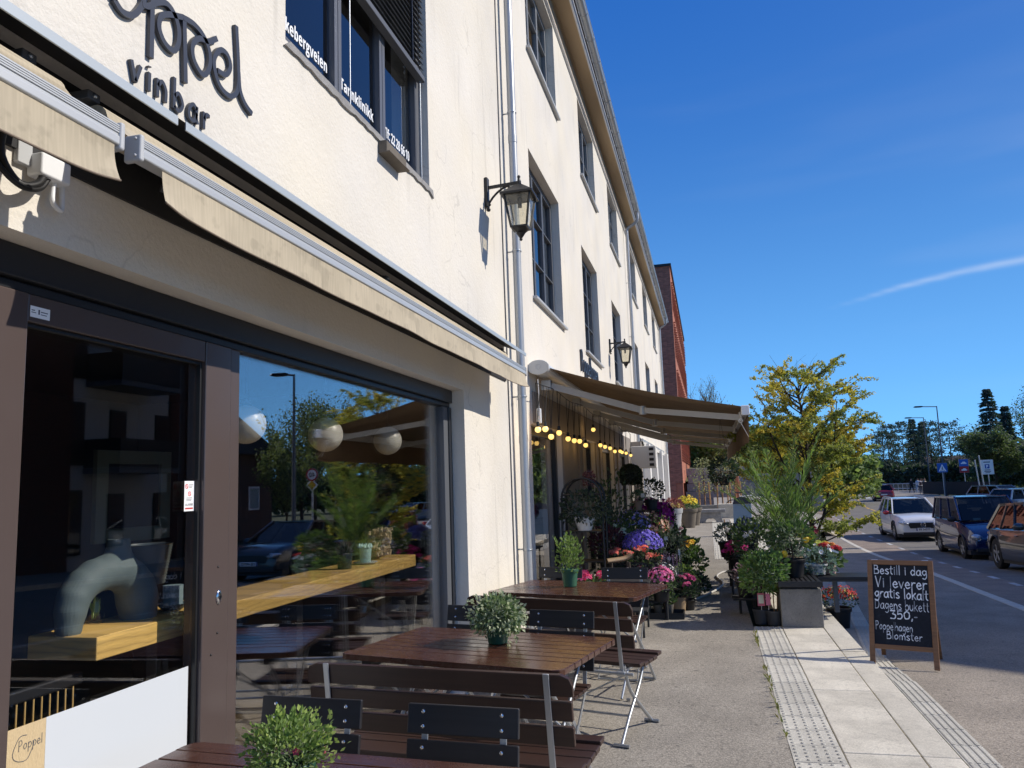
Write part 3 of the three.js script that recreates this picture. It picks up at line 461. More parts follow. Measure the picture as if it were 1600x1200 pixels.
// wall lanterns
function lantern(label, pos) {
  const t = thing('wall_lantern', label, 'lantern', pos, 0, 'black wall lanterns'), B = M.black;
  part('wall_plate', [rb(0.035, 0.3, 0.07, 0.01, 0.018, 0.02, 0), sph(0.02, 0.03, -0.15, 0)], B, t);
  part('arm', [bar([0.03, 0.07, 0], [0.36, 0.085, 0], 0.028, 0.022), tube([[0.035, -0.09, 0], [0.08, -0.03, 0], [0.15, 0.03, 0], [0.22, 0.06, 0], [0.25, 0.045, 0]], 0.011, 20, 8), sph(0.016, 0.04, -0.1, 0)], B, t);
  const cx = 0.34, rw = 0.155, tw = 0.125, bw = 0.075, yt = -0.055, yb = -0.37;
  part('finial', [cyl(0.012, 0.02, 0.06, cx, 0.1, 0, 10), sph(0.017, cx, 0.14, 0), cyl(0.02, 0.02, 0.03, cx, 0.075, 0, 10)], B, t);
  part('roof', [new THREE.CylinderGeometry(0.02, rw * 1.414, 0.12, 4).rotateY(Math.PI / 4).translate(cx, 0.01, 0), new THREE.CylinderGeometry(rw * 1.414, rw * 1.43, 0.02, 4).rotateY(Math.PI / 4).translate(cx, -0.058, 0)].map((g) => g.toNonIndexed()).map((g) => (g.computeVertexNormals(), g)), B, t);
  const fr = []; for (const [i, j] of [[1, 1], [1, -1], [-1, 1], [-1, -1]]) fr.push(bar([cx + i * tw, yt, j * tw], [cx + i * bw, yb, j * bw], 0.016, 0.016, V(i, 0, j)));
  for (const [w, y] of [[tw, yt - 0.01], [bw, yb]]) for (const k of [1, -1]) fr.push(bx(2 * w + 0.016, 0.016, 0.016, cx, y, k * w), bx(0.016, 0.016, 2 * w - 0.016, cx + k * w, y, 0));
  part('frame', fr, B, t);
  for (const [i, j] of [[1, 0], [-1, 0], [0, 1], [0, -1]]) { const p = (w, y, s) => [cx + (i ? i * (w - 0.004) : s * w), y, j ? j * (w - 0.004) : s * w]; part('pane', quad(p(tw, yt, -1), p(bw, yb, -1), p(bw, yb, 1), p(tw, yt, 1)), M.lampGlass, t); }
  part('base', [new THREE.CylinderGeometry(bw * 1.3, bw * 0.5, 0.05, 4).rotateY(Math.PI / 4).translate(cx, yb - 0.03, 0), cyl(0.045, 0.012, 0.05, cx, yb - 0.075, 0, 12), sph(0.016, cx, yb - 0.11, 0)], B, t);
  part('socket', cyl(0.02, 0.02, 0.09, cx, -0.12, 0, 10), B, t);
  part('bulb', lathe([[0.0, -0.1], [0.022, -0.092], [0.034, -0.06], [0.03, -0.03], [0.016, 0]], 14, cx, -0.16, 0), M.glassClear, t);
  return t;
}
M.lampGlass = Ph({ color: RGB(0.93, 0.9, 0.8), transmission: 0.92, roughness: 0.18, thickness: 0 });
lantern('nearest black wall lantern, beside the first drainpipe', [WX, 4.385, -6.87]);
lantern('further black wall lantern, above the extended brown awning', [WX, 4.5, -16.5]);
// the raised lettering over the wine bar's awning
{
  const g = thing('wall_sign', 'dark raised wine bar lettering on the cream wall over the near awnings', 'sign', [WX + 0.002, 0, 0]);
  const L = (pts, w = 0.023, n = 6) => triUV(toWall(ribbon2(smooth(pts, n), w, 0.016), 0));
  const ol = [[2.081, 3.33], [2.119, 3.309], [2.166, 3.323], [2.204, 3.372], [2.222, 3.42], [2.2, 3.47], [2.13, 3.44], [2.087, 3.38], [2.081, 3.33]];
  part('letter', L([[1.78, 3.2], [1.785, 3.55]]), M.sign, g); part('letter', L([[1.76, 3.53], [1.86, 3.58], [1.95, 3.5], [1.9, 3.38], [1.79, 3.38]]), M.sign, g);
  part('letter', L(ol), M.sign, g);
  part('letter', [L([[2.268, 3.455], [2.27, 3.218]]), L([[2.215, 3.398], [2.244, 3.407], [2.293, 3.454], [2.345, 3.482], [2.382, 3.471], [2.414, 3.423], [2.414, 3.356], [2.388, 3.313], [2.338, 3.318], [2.306, 3.358], [2.313, 3.408], [2.347, 3.439], [2.438, 3.484]]).translate(0.001, 0, 0)], M.sign, g);
  part('letter', [L([[2.448, 3.49], [2.464, 3.222]]), L([[2.438, 3.484], [2.507, 3.496], [2.568, 3.481], [2.609, 3.433], [2.608, 3.361], [2.568, 3.311], [2.511, 3.343], [2.5, 3.398], [2.538, 3.452], [2.6, 3.476], [2.658, 3.523]]).translate(0.001, 0, 0)], M.sign, g);
  part('letter', L([[2.667, 3.383], [2.722, 3.394], [2.755, 3.45], [2.735, 3.49], [2.69, 3.49], [2.642, 3.423], [2.651, 3.363], [2.69, 3.319], [2.758, 3.314], [2.805, 3.359], [2.814, 3.459], [2.795, 3.665]]), M.sign, g);
  part('letter', L([[2.814, 3.459], [2.828, 3.375], [2.865, 3.333], [2.921, 3.311]]).translate(0.001, 0, 0), M.sign, g);
  let x = 2.17; for (const ch of 'vinbar') { part('letter', triUV(toWall(letter(ch, 0.072, 0.015, 0.014), 0)).translate(0, 3.085, -x), M.sign, g); x += (G[ch][0] + 0.3) * 0.072 * 1.12; }
  const g2 = thing('wall_sign', 'thin dark handwritten lettering on the cream wall above the brown awning', 'sign', [WX + 0.002, 0, 0]);
  part('lettering', triUV(toWall(letter('Poppelhagen', 0.2, 0.022, 0.03), 0)).translate(0, 3.42, -12.3), M.sign, g2); part('lettering', triUV(toWall(letter('Blomster', 0.18, 0.02, 0.03), 0)).translate(0, 3.0, -13.2), M.sign, g2);
}
// ================= wine bar shop front and what stands behind its glass
{
  const t = thing('glazed_shop_front', 'large brown framed wine bar window with white film low on its left pane', 'shop front');
  const box = (s0, s1, y0, y1, x0, x1, r = 0.006) => rb(x1 - x0, y1 - y0, s1 - s0, r, (x0 + x1) / 2, (y0 + y1) / 2, -(s0 + s1) / 2);
  const brown = M.frame;
  part('header', [box(-1.6, 6.02, 2.285, 2.39, -2.13, -2.02), box(-1.6, 6.02, 2.25, 2.284, -2.13, -2.045)], M.frameD, t);
  part('stile', box(1.7, 1.915, 0.03, 2.25, -2.12, -2.03), brown, t); part('stile', box(2.8, 2.975, 0.03, 2.249, -2.12, -2.03), brown, t); part('stile', box(2.979, 3.05, 0.03, 2.248, -2.12, -2.036), brown, t);
  part('stile', [box(5.85, 5.95, 0.03, 2.248, -2.12, -2.04)], M.winGrey, t); part('stile', box(5.953, 6.02, 0.03, 2.248, -2.13, -2.03), M.frameD, t);
  part('stile', box(-1.6, -1.45, 0.03, 2.25, -2.12, -2.03), brown, t); part('stile', box(0.55, 0.75, 0.03, 2.25, -2.12, -2.03), brown, t);
  part('top_rail', box(1.915, 2.8, 2.16, 2.25, -2.11, -2.035), brown, t);
  for (const [a, b] of [[-1.45, 0.55], [0.75, 1.7], [1.915, 2.8], [3.05, 5.85]]) part('bottom_rail', box(a, b, 0.03, 0.15, -2.11, -2.035), brown, t);
  const pane = (a, b, y1) => part('pane', toWall(new THREE.PlaneGeometry(b - a, y1 - 0.15).translate((a + b) / 2, (0.15 + y1) / 2, 0), -2.075), a === 1.915 ? M.glassDoor : M.glass, t);
  for (const [a, b, y1] of [[-1.45, 0.55, 2.25], [0.75, 1.7, 2.25], [1.915, 2.8, 2.16], [3.05, 5.85, 2.25]]) part('inner_pane', toWall(new THREE.PlaneGeometry(b - a, y1 - 0.15).translate((a + b) / 2, (0.15 + y1) / 2, 0), -2.095), a === 1.915 ? M.glassDoor : M.glass, t), a !== 1.915 && part('middle_pane', toWall(new THREE.PlaneGeometry(b - a, y1 - 0.15).translate((a + b) / 2, (0.15 + y1) / 2, 0), -2.085), M.glass, t);
  pane(-1.45, 0.55, 2.25); pane(0.75, 1.7, 2.25); pane(1.915, 2.8, 2.16); pane(3.05, 5.85, 2.25);
  part('gasket', [box(1.915, 1.928, 0.15, 2.16, -2.07, -2.05, 0.002), box(2.787, 2.8, 0.15, 2.16, -2.07, -2.05, 0.002), box(1.928, 2.787, 2.147, 2.16, -2.07, -2.05, 0.002)], M.black, t);
  part('white_film', toWall(new THREE.PlaneGeometry(0.685, 0.775).translate(2.4325, 0.5375, 0), -2.0722), S({ color: RGB(0.6, 0.625, 0.645), roughness: 0.6 }), t);
  const pp = part('paper', toWall(new THREE.PlaneGeometry(0.155, 0.775).translate(2.0115, 0.5375, 0), -2.0717), S({ color: RGB(0.62, 0.47, 0.27), roughness: 0.95, bumpMap: T.plasterB, bumpScale: 0.004 }), t);
  const ring = []; for (let i = 0; i <= 30; i++) { const a = 1.2 + i / 30 * 5.3; ring.push([2.008 + Math.cos(a) * 0.036 + 0.004 * Math.sin(a * 3), 0.858 + Math.sin(a) * 0.038]); }
  part('logo', [toWall(ribbon2(ring, 0.002, 0.0006), -2.0714), toWall(letter('Poppel', 0.017, 0.002, 0.0005), -2.0714).translate(0, 0.854, -1.99)], M.winGrey, pp);
  const lk = part('lock', new THREE.SphereGeometry(1, 18, 12).scale(0.008, 0.03, 0.017).translate(-2.028, 1.175, -2.905), M.chrome, t); part('keyhole', [bx(0.003, 0.014, 0.004, -2.0195, 1.175, -2.905), new THREE.TorusGeometry(0.009, 0.0012, 6, 16).rotateY(Math.PI / 2).translate(-2.0205, 1.175, -2.905)], M.black, lk);
  part('screw', [sph(0.005, -2.03, 1.3, -2.9, 8), sph(0.005, -2.03, 1.03, -2.9, 8), sph(0.005, -2.03, 0.95, -2.86, 8)], M.black, t);
  // printed stickers
  const stk = (w, h, f) => { const c = document.createElement('canvas'); c.width = w; c.height = h; const x = c.getContext('2d'); x.fillStyle = '#f1f1f1'; x.fillRect(0, 0, w, h); f(x); const q = new THREE.CanvasTexture(c); q.colorSpace = THREE.SRGBColorSpace; return S({ map: q, roughness: 0.6 }); };
  const plane = (w, h) => new THREE.PlaneGeometry(w, h);
  const alarm = stk(96, 192, (x) => {
    x.strokeStyle = '#c33'; x.lineWidth = 5; for (const [a, b] of [[22, 34], [50, 82]]) { x.beginPath(); x.arc(a, b, 13, 0, 7); x.stroke(); x.beginPath(); x.moveTo(a - 7, b - 7); x.lineTo(a + 7, b + 7); x.stroke(); }
    x.fillStyle = '#777'; for (let i = 0; i < 3; i++) x.fillRect(44, 22 + i * 9, 40 - i * 6, 4); for (let i = 0; i < 3; i++) x.fillRect(20, 106 + i * 9, 56 - i * 4, 4);
    x.fillStyle = '#222'; x.font = 'bold 22px sans-serif'; x.textAlign = 'center'; x.fillText('ALARM', 48, 158); x.fillStyle = '#b33'; x.fillRect(10, 170, 76, 10);
  });
  part('alarm_sticker', plane(0.062, 0.122).rotateY(Math.PI / 2).translate(-2.068, 1.6, -2.755), alarm, t);
  part('sticker', plane(0.075, 0.036).rotateY(Math.PI / 2).translate(-2.0335, 2.195, -1.96), stk(128, 60, (x) => { x.fillStyle = '#445'; x.fillRect(52, 14, 10, 26); x.fillRect(8, 20, 22, 5); x.fillRect(8, 32, 30, 4); x.fillRect(68, 22, 46, 5); x.fillRect(68, 36, 40, 4); }), t);
  part('pull_handle', [rod([-2.17, 0.5, -1.97], [-2.17, 1.85, -1.97], 0.016, 12), rod([-2.17, 1.75, -1.97], [-2.11, 1.75, -1.95], 0.008), rod([-2.17, 0.6, -1.97], [-2.11, 0.6, -1.95], 0.008)], S({ color: RGB(0.32, 0.36, 0.36), roughness: 0.4, metalness: 0.5 }), t);
}
{ // the room
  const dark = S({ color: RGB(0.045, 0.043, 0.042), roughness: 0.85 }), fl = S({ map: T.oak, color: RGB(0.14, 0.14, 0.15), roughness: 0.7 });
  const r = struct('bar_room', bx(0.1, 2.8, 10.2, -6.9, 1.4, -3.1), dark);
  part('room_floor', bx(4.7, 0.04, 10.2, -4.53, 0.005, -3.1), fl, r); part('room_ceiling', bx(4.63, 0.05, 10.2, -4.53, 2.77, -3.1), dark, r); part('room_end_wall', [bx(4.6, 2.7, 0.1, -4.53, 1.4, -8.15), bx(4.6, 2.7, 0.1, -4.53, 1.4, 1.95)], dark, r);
  part('shelf', [1.1, 1.5, 1.9].map((y) => bx(0.25, 0.03, 3.2, -6.7, y, -4.6)), S({ color: RGB(0.1, 0.07, 0.04), roughness: 0.6 }), r);
  const c = thing('window_counter', 'thick pale oak window counter inside the wine bar, running along the glass', 'counter');
  part('counter_top', rb(0.31, 0.085, 3.17, 0.005, -2.36, 1.0575, -4.02), M.oak, c); for (const s of [2.95, 4.2, 5.4]) part('leg', rb(0.07, 1.0, 0.07, 0.004, -2.42, 0.505, -s), M.black, c);
  const v = thing('arch_vase', 'dark teal arch shaped vase standing on the end of the oak counter', 'vase', [-2.37, 1.1, -2.67]); v.scale.setScalar(0.93);
  const cp = [], arc = []; for (let i = 0; i <= 8; i++) { const a = Math.PI * (i / 8); arc.push([0, 0.09 + Math.sin(a) * 0.135, 0.015 + Math.cos(a) * 0.188]); }
  cp.push([[0, 0.02, 0.21], [0, 0.09, 0.203], 0.05, 0.057], [[0, 0.02, -0.185], [0, 0.09, -0.173], 0.08, 0.084]); for (let i = 0; i < 8; i++) cp.push([arc[i], arc[i + 1], lerp(0.057, 0.084, i / 8), lerp(0.057, 0.084, (i + 1) / 8)]);
  cp.push([[0, 0.24, -0.05], [0, 0.325, -0.05], 0.085, 0.043], [[0, 0.31, -0.05], [0, 0.36, -0.05], 0.045, 0.046]);
  const vg = blend(cp, 64, 0.02); { const p = vg.attributes.position; for (let i = 0; i < p.count; i++) p.setY(i, clamp(p.getY(i), 0, 0.36)); vg.computeVertexNormals(); }
  const tealM = S({ color: RGB(0.085, 0.115, 0.112), roughness: 0.7 }); part('body', vg, tealM, v);
  const j = thing('glass_jar', 'small clear jar of green stems seen through the arch of the vase', 'jar', [-2.46, 1.1, -2.7]);
  part('jar', lathe([[0, 0.002], [0.035, 0.002], [0.037, 0.05], [0.028, 0.085], [0.03, 0.095]], 18), M.glassClear, j); const jl = new Leaves(), r1 = rng(4); for (let i = 0; i < 26; i++) jl.add(V(0.02 * (r1() - 0.5), 0.01 + 0.05 * r1(), 0.03 * (r1() - 0.5)), V(r1() - 0.5, 2, r1() - 0.5), 0.06, 0.006, [0.2, 0.32, 0.06]); part('stems', jl.geo(), M.leaf, j);
  const bw = thing('candle_bowl', 'pale blue candle on a teal saucer right of the arch vase', 'candle', [-2.34, 1.1, -3.02]);
  part('saucer', lathe([[0, 0.004], [0.04, 0.006], [0.065, 0.03], [0.068, 0.032], [0.05, 0.012], [0, 0.012]], 20), tealM, bw); part('candle', cyl(0.042, 0.042, 0.1, 0, 0.06, 0, 18), S({ color: RGB(0.2, 0.28, 0.3), roughness: 0.6 }), bw);
  const rl = thing('ribbed_lamp', 'dim ribbed glass lamp standing behind the arch vase', 'lamp', [-2.45, 1.1, -2.98]); part('shade', lathe(Array.from({ length: 30 }, (_, i) => [0.075 + 0.03 * (i / 29) + (i % 2) * 0.005, 0.12 + i * 0.006]), 24), S({ color: RGB(0.07, 0.09, 0.09), roughness: 0.4 }), rl); part('stand', cyl(0.015, 0.05, 0.13, 0, 0.06, 0, 14), M.black, rl);
  const pot = thing('cork_jar', 'square glass jar full of wine corks at the far end of the counter', 'jar', [-2.36, 1.1, -5.29]);
  part('jar', new THREE.CylinderGeometry(0.105, 0.105, 0.24, 24, 1, true).translate(0, 0.122, 0), M.glassClear, pot); const ck = [], r2 = rng(12), cm = S({ color: RGB(0.5, 0.38, 0.22), roughness: 0.9 });
  for (let i = 0; i < 170; i++) { const a = r2() * 7, q = 0.09 * Math.sqrt(r2()), g = new THREE.CylinderGeometry(0.012, 0.012, 0.042, 8).rotateX(r2() * 3).rotateY(r2() * 6); part('cork', g.translate(Math.cos(a) * q * 0.9, 0.02 + 0.19 * (i / 170), Math.sin(a) * q * 0.9), cm, pot); }
  const cr = thing('candle_holder', 'pale mint candle holder with a jagged crown rim on the oak counter', 'candle holder', [-2.31, 1.1, -4.94]);
  const crown = []; for (let i = 0; i < 10; i++) { const a = (i / 10) * 6.2832, g = new THREE.ConeGeometry(0.014, 0.03, 4).translate(0.04 * Math.cos(a), 0.125, 0.04 * Math.sin(a)); crown.push(g); } part('cup', [lathe([[0, 0.01], [0.036, 0.01], [0.043, 0.115], [0.038, 0.115], [0.03, 0.02]], 20), ...crown], S({ color: RGB(0.45, 0.66, 0.6), roughness: 0.6 }), cr); part('saucer', lathe([[0, 0.002], [0.07, 0.004], [0.085, 0.014], [0.07, 0.012], [0, 0.009]], 22), M.lightgrey, cr);
  const gp = thing('glass_pot', 'small dark glass with a leafy sprig left of the mint candle holder', 'glass', [-2.31, 1.1, -4.63]); part('glass', lathe([[0, 0.003], [0.045, 0.003], [0.05, 0.1], [0.046, 0.1]], 18), S({ color: RGB(0.03, 0.05, 0.055), roughness: 0.2 }), gp); const gl = new Leaves(); for (let i = 0; i < 60; i++) gl.add(V(0, 0.08, 0), V(r2() - 0.5, r2(), r2() - 0.5), 0.1 * r2() + 0.03, 0.012, [0.03, 0.06, 0.03]); part('sprig', gl.geo(), M.leaf, gp);
  const wm = Ph({ color: RGB(0.88, 0.84, 0.7), roughness: 0.35, transmission: 0.2 });
  [['leftmost of the three white globe pendants, half hidden by the brown window frame', -2.29, 1.955, -3.49, 0.1], ['middle of the three white globe pendants behind the glass', -2.3, 1.95, -4.36, 0.107], ['rightmost of the three white globe pendants behind the glass', -2.29, 1.955, -5.3, 0.104]].forEach(([l, x, y, z, r], i) => {
    const p = thing('globe_pendant', l, 'pendant lamp', [x, y, z], 0, 'white globe pendants in the wine bar'); part('globe', sph(r, 0, 0, 0, 28), wm, p); part('cord', rod([0, r, 0], [0, 2.74 - y, 0], 0.003, 6), M.black, p); part('cap', cyl(0.02, 0.03, 0.03, 0, r + 0.005, 0, 14), M.black, p);
  });
  const pf = thing('picture_frame', 'dim pale square frame hanging inside behind the arch vase', 'picture frame', [-4.6, 1.62, -5.4], Math.PI / 2 - 0.15); part('frame', [ext(rect(-0.36, -0.36, 0.36, 0.36), 0.04, 0.004, [rect(-0.26, -0.26, 0.26, 0.26)])], S({ color: RGB(0.11, 0.13, 0.1), roughness: 0.6 }), pf); part('mirror_glass', bx(0.52, 0.52, 0.01, 0, 0, 0.012), M.black, pf);
  const ch = thing('bar_stool', 'bar stool with thin golden rods under the oak counter end', 'stool', [-2.3, 0, -2.3]); const gold = S({ color: RGB(0.5, 0.33, 0.12), roughness: 0.4 });
  for (let i = 0; i < 9; i++) part('rod', rod([0, 0.42, 0.14 - i * 0.035], [0, 0.93, 0.14 - i * 0.034], 0.0035, 6), gold, ch); part('seat', rb(0.32, 0.04, 0.34, 0.01, -0.18, 0.4, 0), M.black, ch); part('top_rail', rb(0.03, 0.045, 0.34, 0.01, -0.004, 0.95, 0), M.black, ch); for (const [a, b] of [[-0.04, 0.14], [-0.04, -0.14], [-0.32, 0.14], [-0.32, -0.14]]) part('leg', rod([a, 0, b], [a, 0.4, b], 0.011), M.black, ch);
  const bp = thing('oak_post', 'narrow oak post standing behind the glass left of the golden rods', 'post', [-2.3, 0, -2.09]); part('post', rb(0.05, 0.93, 0.035, 0.004, 0, 0.465, 0), M.oak, bp); part('foot', rb(0.12, 0.02, 0.12, 0.004, 0, 0.01, 0), M.black, bp);
}
// ================= awnings
function clothSheet(f, nu = 60, nv = 10) { return grid(nu, nv, f); }
{ // metal hood on the wall over the two retracted awnings
  const h = thing('awning_hood', 'long pale metal hood on the wall over the retracted awnings', 'hood');
  part('top_sheet', quad([WX, 2.985, 2], [WX, 2.985, -7.4], [-1.7, 2.9, -7.4], [-1.7, 2.9, 2]), M.blackM, h);
  part('lip', [rb(0.006, 0.034, 4.16, 0.002, -1.697, 2.885, -0.08), rb(0.006, 0.034, 5.2, 0.002, -1.696, 2.885, -4.8)], S({ color: RGB(0.42, 0.46, 0.49), roughness: 0.45, metalness: 0.2 }), h);
  part('back_plate', bx(0.012, 0.3, 9.4, WX + 0.008, 2.78, -2.7), M.blackM, h);
  for (const s of [1.45, 1.66, 1.9, 4.2, 6.9]) { const b = part('bracket', rb(0.1, 0.03, 0.05, 0.004, WX + 0.07, 2.86, -s), M.winGrey, h); part('bolt', sph(0.008, WX + 0.122, 2.86, -s, 8), M.steel, b); }
}
function retracted(label, s0, s1) {
  const t = thing('retracted_awning', label, 'awning', [0, 0, 0], 0, 'retracted awnings of the wine bar');
  part('roller', rod([-1.79, 2.775, -s0 - 0.03], [-1.79, 2.775, -s1 + 0.05], 0.05, 18), M.cloth, t);
  part('canvas', clothSheet((u, v) => { const s = lerp(s0 + 0.03, s1 - 0.03, u); return [lerp(-1.78, -1.615, v), lerp(2.825, 2.668, v) - 0.012 * Math.sin(v * 3.14) * (1 + 0.4 * Math.sin(s * 5)), -s, s, v * 0.2]; }), M.cloth, t);
  const L = s1 - s0, zc = -(s0 + s1) / 2; // ribbed front bar
  part('front_bar', [rb(0.05, 0.03, L, 0.006, -1.61, 2.625, zc), rb(0.045, 0.042, L, 0.004, -1.612, 2.655, zc), ...[0, 1, 2, 3].map((i) => bx(0.004, 0.004, L, -1.588, 2.65 + i * 0.0065, zc))], S({ color: RGB(0.52, 0.53, 0.53), roughness: 0.4, metalness: 0.35 }), t);
  for (const s of [s0, s1]) part('end_cap', [rb(0.062, 0.085, 0.02, 0.008, -1.611, 2.64, -s), sph(0.005, -1.598, 2.668, -s + 0.011, 8), sph(0.005, -1.598, 2.615, -s + 0.011, 8)], M.lightgrey, t);
  const r = rng(Math.round(s0 * 10 + 50)), ph = r() * 6;
  part('valance', clothSheet((u, v) => { const s = lerp(s0 + 0.1, s1 - 0.02, u), e = Math.exp(-(s - s0 - 0.1) / 0.09) + Math.exp(-(s1 - s - 0.02) / 0.09), w = 0.005 * Math.sin(s * 4.1 + ph) + 0.003 * Math.sin(s * 9.7); return [-1.592 + v * (w + 0.03 * e * v), 2.612 - v * (0.128 + 0.0015 * Math.sin(s * 6) - 0.012 * e) , -s + v * v * 0.02 * (Math.exp(-(s - s0 - 0.1) / 0.09)), s, v * 0.13]; }, 160, 8), M.cloth, t);
  part('hem', tube(Array.from({ length: 60 }, (_, i) => { const s = lerp(s0 + 0.1, s1 - 0.02, i / 59), e = Math.exp(-(s - s0 - 0.1) / 0.09) + Math.exp(-(s1 - s - 0.02) / 0.09); return [-1.592 + 0.005 * Math.sin(s * 4.1 + ph) + 0.003 * Math.sin(s * 9.7) + 0.03 * e, 2.4835 - 0.0015 * Math.sin(s * 6) + 0.012 * e, -s + 0.02 * Math.exp(-(s - s0 - 0.1) / 0.09)]; }), 0.0035, 160, 5), S({ color: RGB(0.22, 0.17, 0.13), roughness: 0.9 }), t);
  for (let s = s0 + 0.4; s < s1; s += 1.6) part('arm', [rod([-1.84, 2.7, -s], [-1.64, 2.655, -s - 0.3], 0.014, 8), rod([-1.64, 2.655, -s - 0.3], [-1.625, 2.645, -s], 0.012, 8)], M.winGrey, t);
  return t;
}
retracted('nearer retracted beige awning at the upper left, its valance ending under the lettering', -2.2, 1.78);
retracted('longer retracted beige awning over the big shop window, ending at the drainpipe', 1.86, 6.9);
{ // junction box with cables
  const t = thing('junction_box', 'white electric box with looping cables under the nearer awning', 'junction box', [WX, 2.6, -1.83]);
  part('box', rb(0.06, 0.07, 0.11, 0.008, 0.03, 0, 0), M.white, t); part('backing', rb(0.02, 0.14, 0.05, 0.004, 0.01, 0.06, 0.075), M.lightgrey, t);
  part('black_cable', [tube([[0.035, 0.1, 0.16], [0.03, -0.02, 0.165], [0.05, -0.09, 0.12], [0.05, -0.07, 0.06], [0.035, -0.02, 0.02]], 0.012, 30, 8), tube([[0.035, 0.1, 0.2], [0.03, -0.03, 0.19], [0.06, -0.1, 0.13], [0.05, -0.08, 0.05], [0.035, -0.02, 0.0]], 0.008, 30, 8)], M.black, t);
  part('white_cable', tube([[0.03, -0.03, -0.02], [0.04, -0.1, -0.01], [0.03, -0.11, -0.05], [0.02, -0.03, -0.06]], 0.008, 24, 8), M.white, t);
}
{ // the extended awning of the flower shop
  const t = thing('extended_awning', 'large extended brown awning with folding arms over the flower display', 'awning'), s0 = 8.5, s1 = 18.4, zc = -(s0 + s1) / 2, L = s1 - s0;
  const cas = []; for (let i = 0; i <= 20; i++) { const a = (i / 20) * 6.2832; cas.push([-1.8 + 0.115 * Math.cos(a), 2.915 + 0.075 * Math.sin(a)]); }
  part('cassette', ext(cas, L).translate(0, 0, -s1), M.whiteM, t); for (const s of [s0 - 0.03, s1]) { const c = part('end_cap', ext(cas.map(([x, y]) => [(x + 1.8) * 1.06 - 1.8, (y - 2.915) * 1.06 + 2.915]), 0.03, 0.006).translate(0, 0, -s - 0.015), S({ color: RGB(0.55, 0.55, 0.53), roughness: 0.5 }), t); part('emblem', new THREE.TorusGeometry(0.03, 0.0025, 6, 24).translate(-1.8, 2.92, -s + 0.022), M.lightgrey, c); }
  part('canvas', clothSheet((u, v) => { const s = lerp(s0 + 0.06, s1 - 0.06, u); return [lerp(-1.74, 0.41, v), lerp(2.93, 2.345, v) - 0.045 * Math.sin(v * Math.PI), -s, s, v * 2.2]; }, 40, 24), S({ map: T.cloth, color: RGB(0.22, 0.155, 0.095), roughness: 0.95, side: THREE.DoubleSide }), t);
  part('front_bar', rb(0.07, 0.09, L, 0.012, 0.42, 2.3, zc), M.lightgrey, t); for (const s of [s0, s1]) part('bar_end', rb(0.085, 0.105, 0.03, 0.01, 0.42, 2.3, -s), M.white, t);
  part('valance', clothSheet((u, v) => { const s = lerp(s0 + 0.02, s1 - 0.02, u); return [0.452 + 0.012 * v * Math.sin(s * 3) - 0.02 * v, 2.27 - 0.3 * v + 0.008 * v * Math.sin(s * 7), -s, s, v * 0.3]; }, 120, 6), S({ map: T.cloth, color: RGB(0.2, 0.14, 0.09), roughness: 0.95, side: THREE.DoubleSide }), t);
  for (const s of [8.85, 11.0, 13.1, 15.2, 17.4]) { const a = part('arm', [bar([-1.74, 2.74, -s], [-0.72, 2.43, -s - 0.42], 0.075, 0.05, V(0, 0, 1)), bar([-0.72, 2.43, -s - 0.42], [0.39, 2.25, -s - 0.02], 0.065, 0.045, V(0, 0, 1))], M.lightgrey, t); part('joint', [cyl(0.045, 0.045, 0.1, -0.72, 2.43, -s - 0.42, 14), cyl(0.03, 0.03, 0.1, 0.39, 2.26, -s - 0.02, 12), rb(0.12, 0.12, 0.1, 0.01, -1.79, 2.75, -s)], M.zinc, a); }
  part('crank_eye', [new THREE.TorusGeometry(0.02, 0.004, 6, 16).translate(0.37, 2.2, -8.62), rod([0.37, 2.18, -8.62], [0.44, 2.02, -8.6], 0.004, 6)], M.white, t);
}
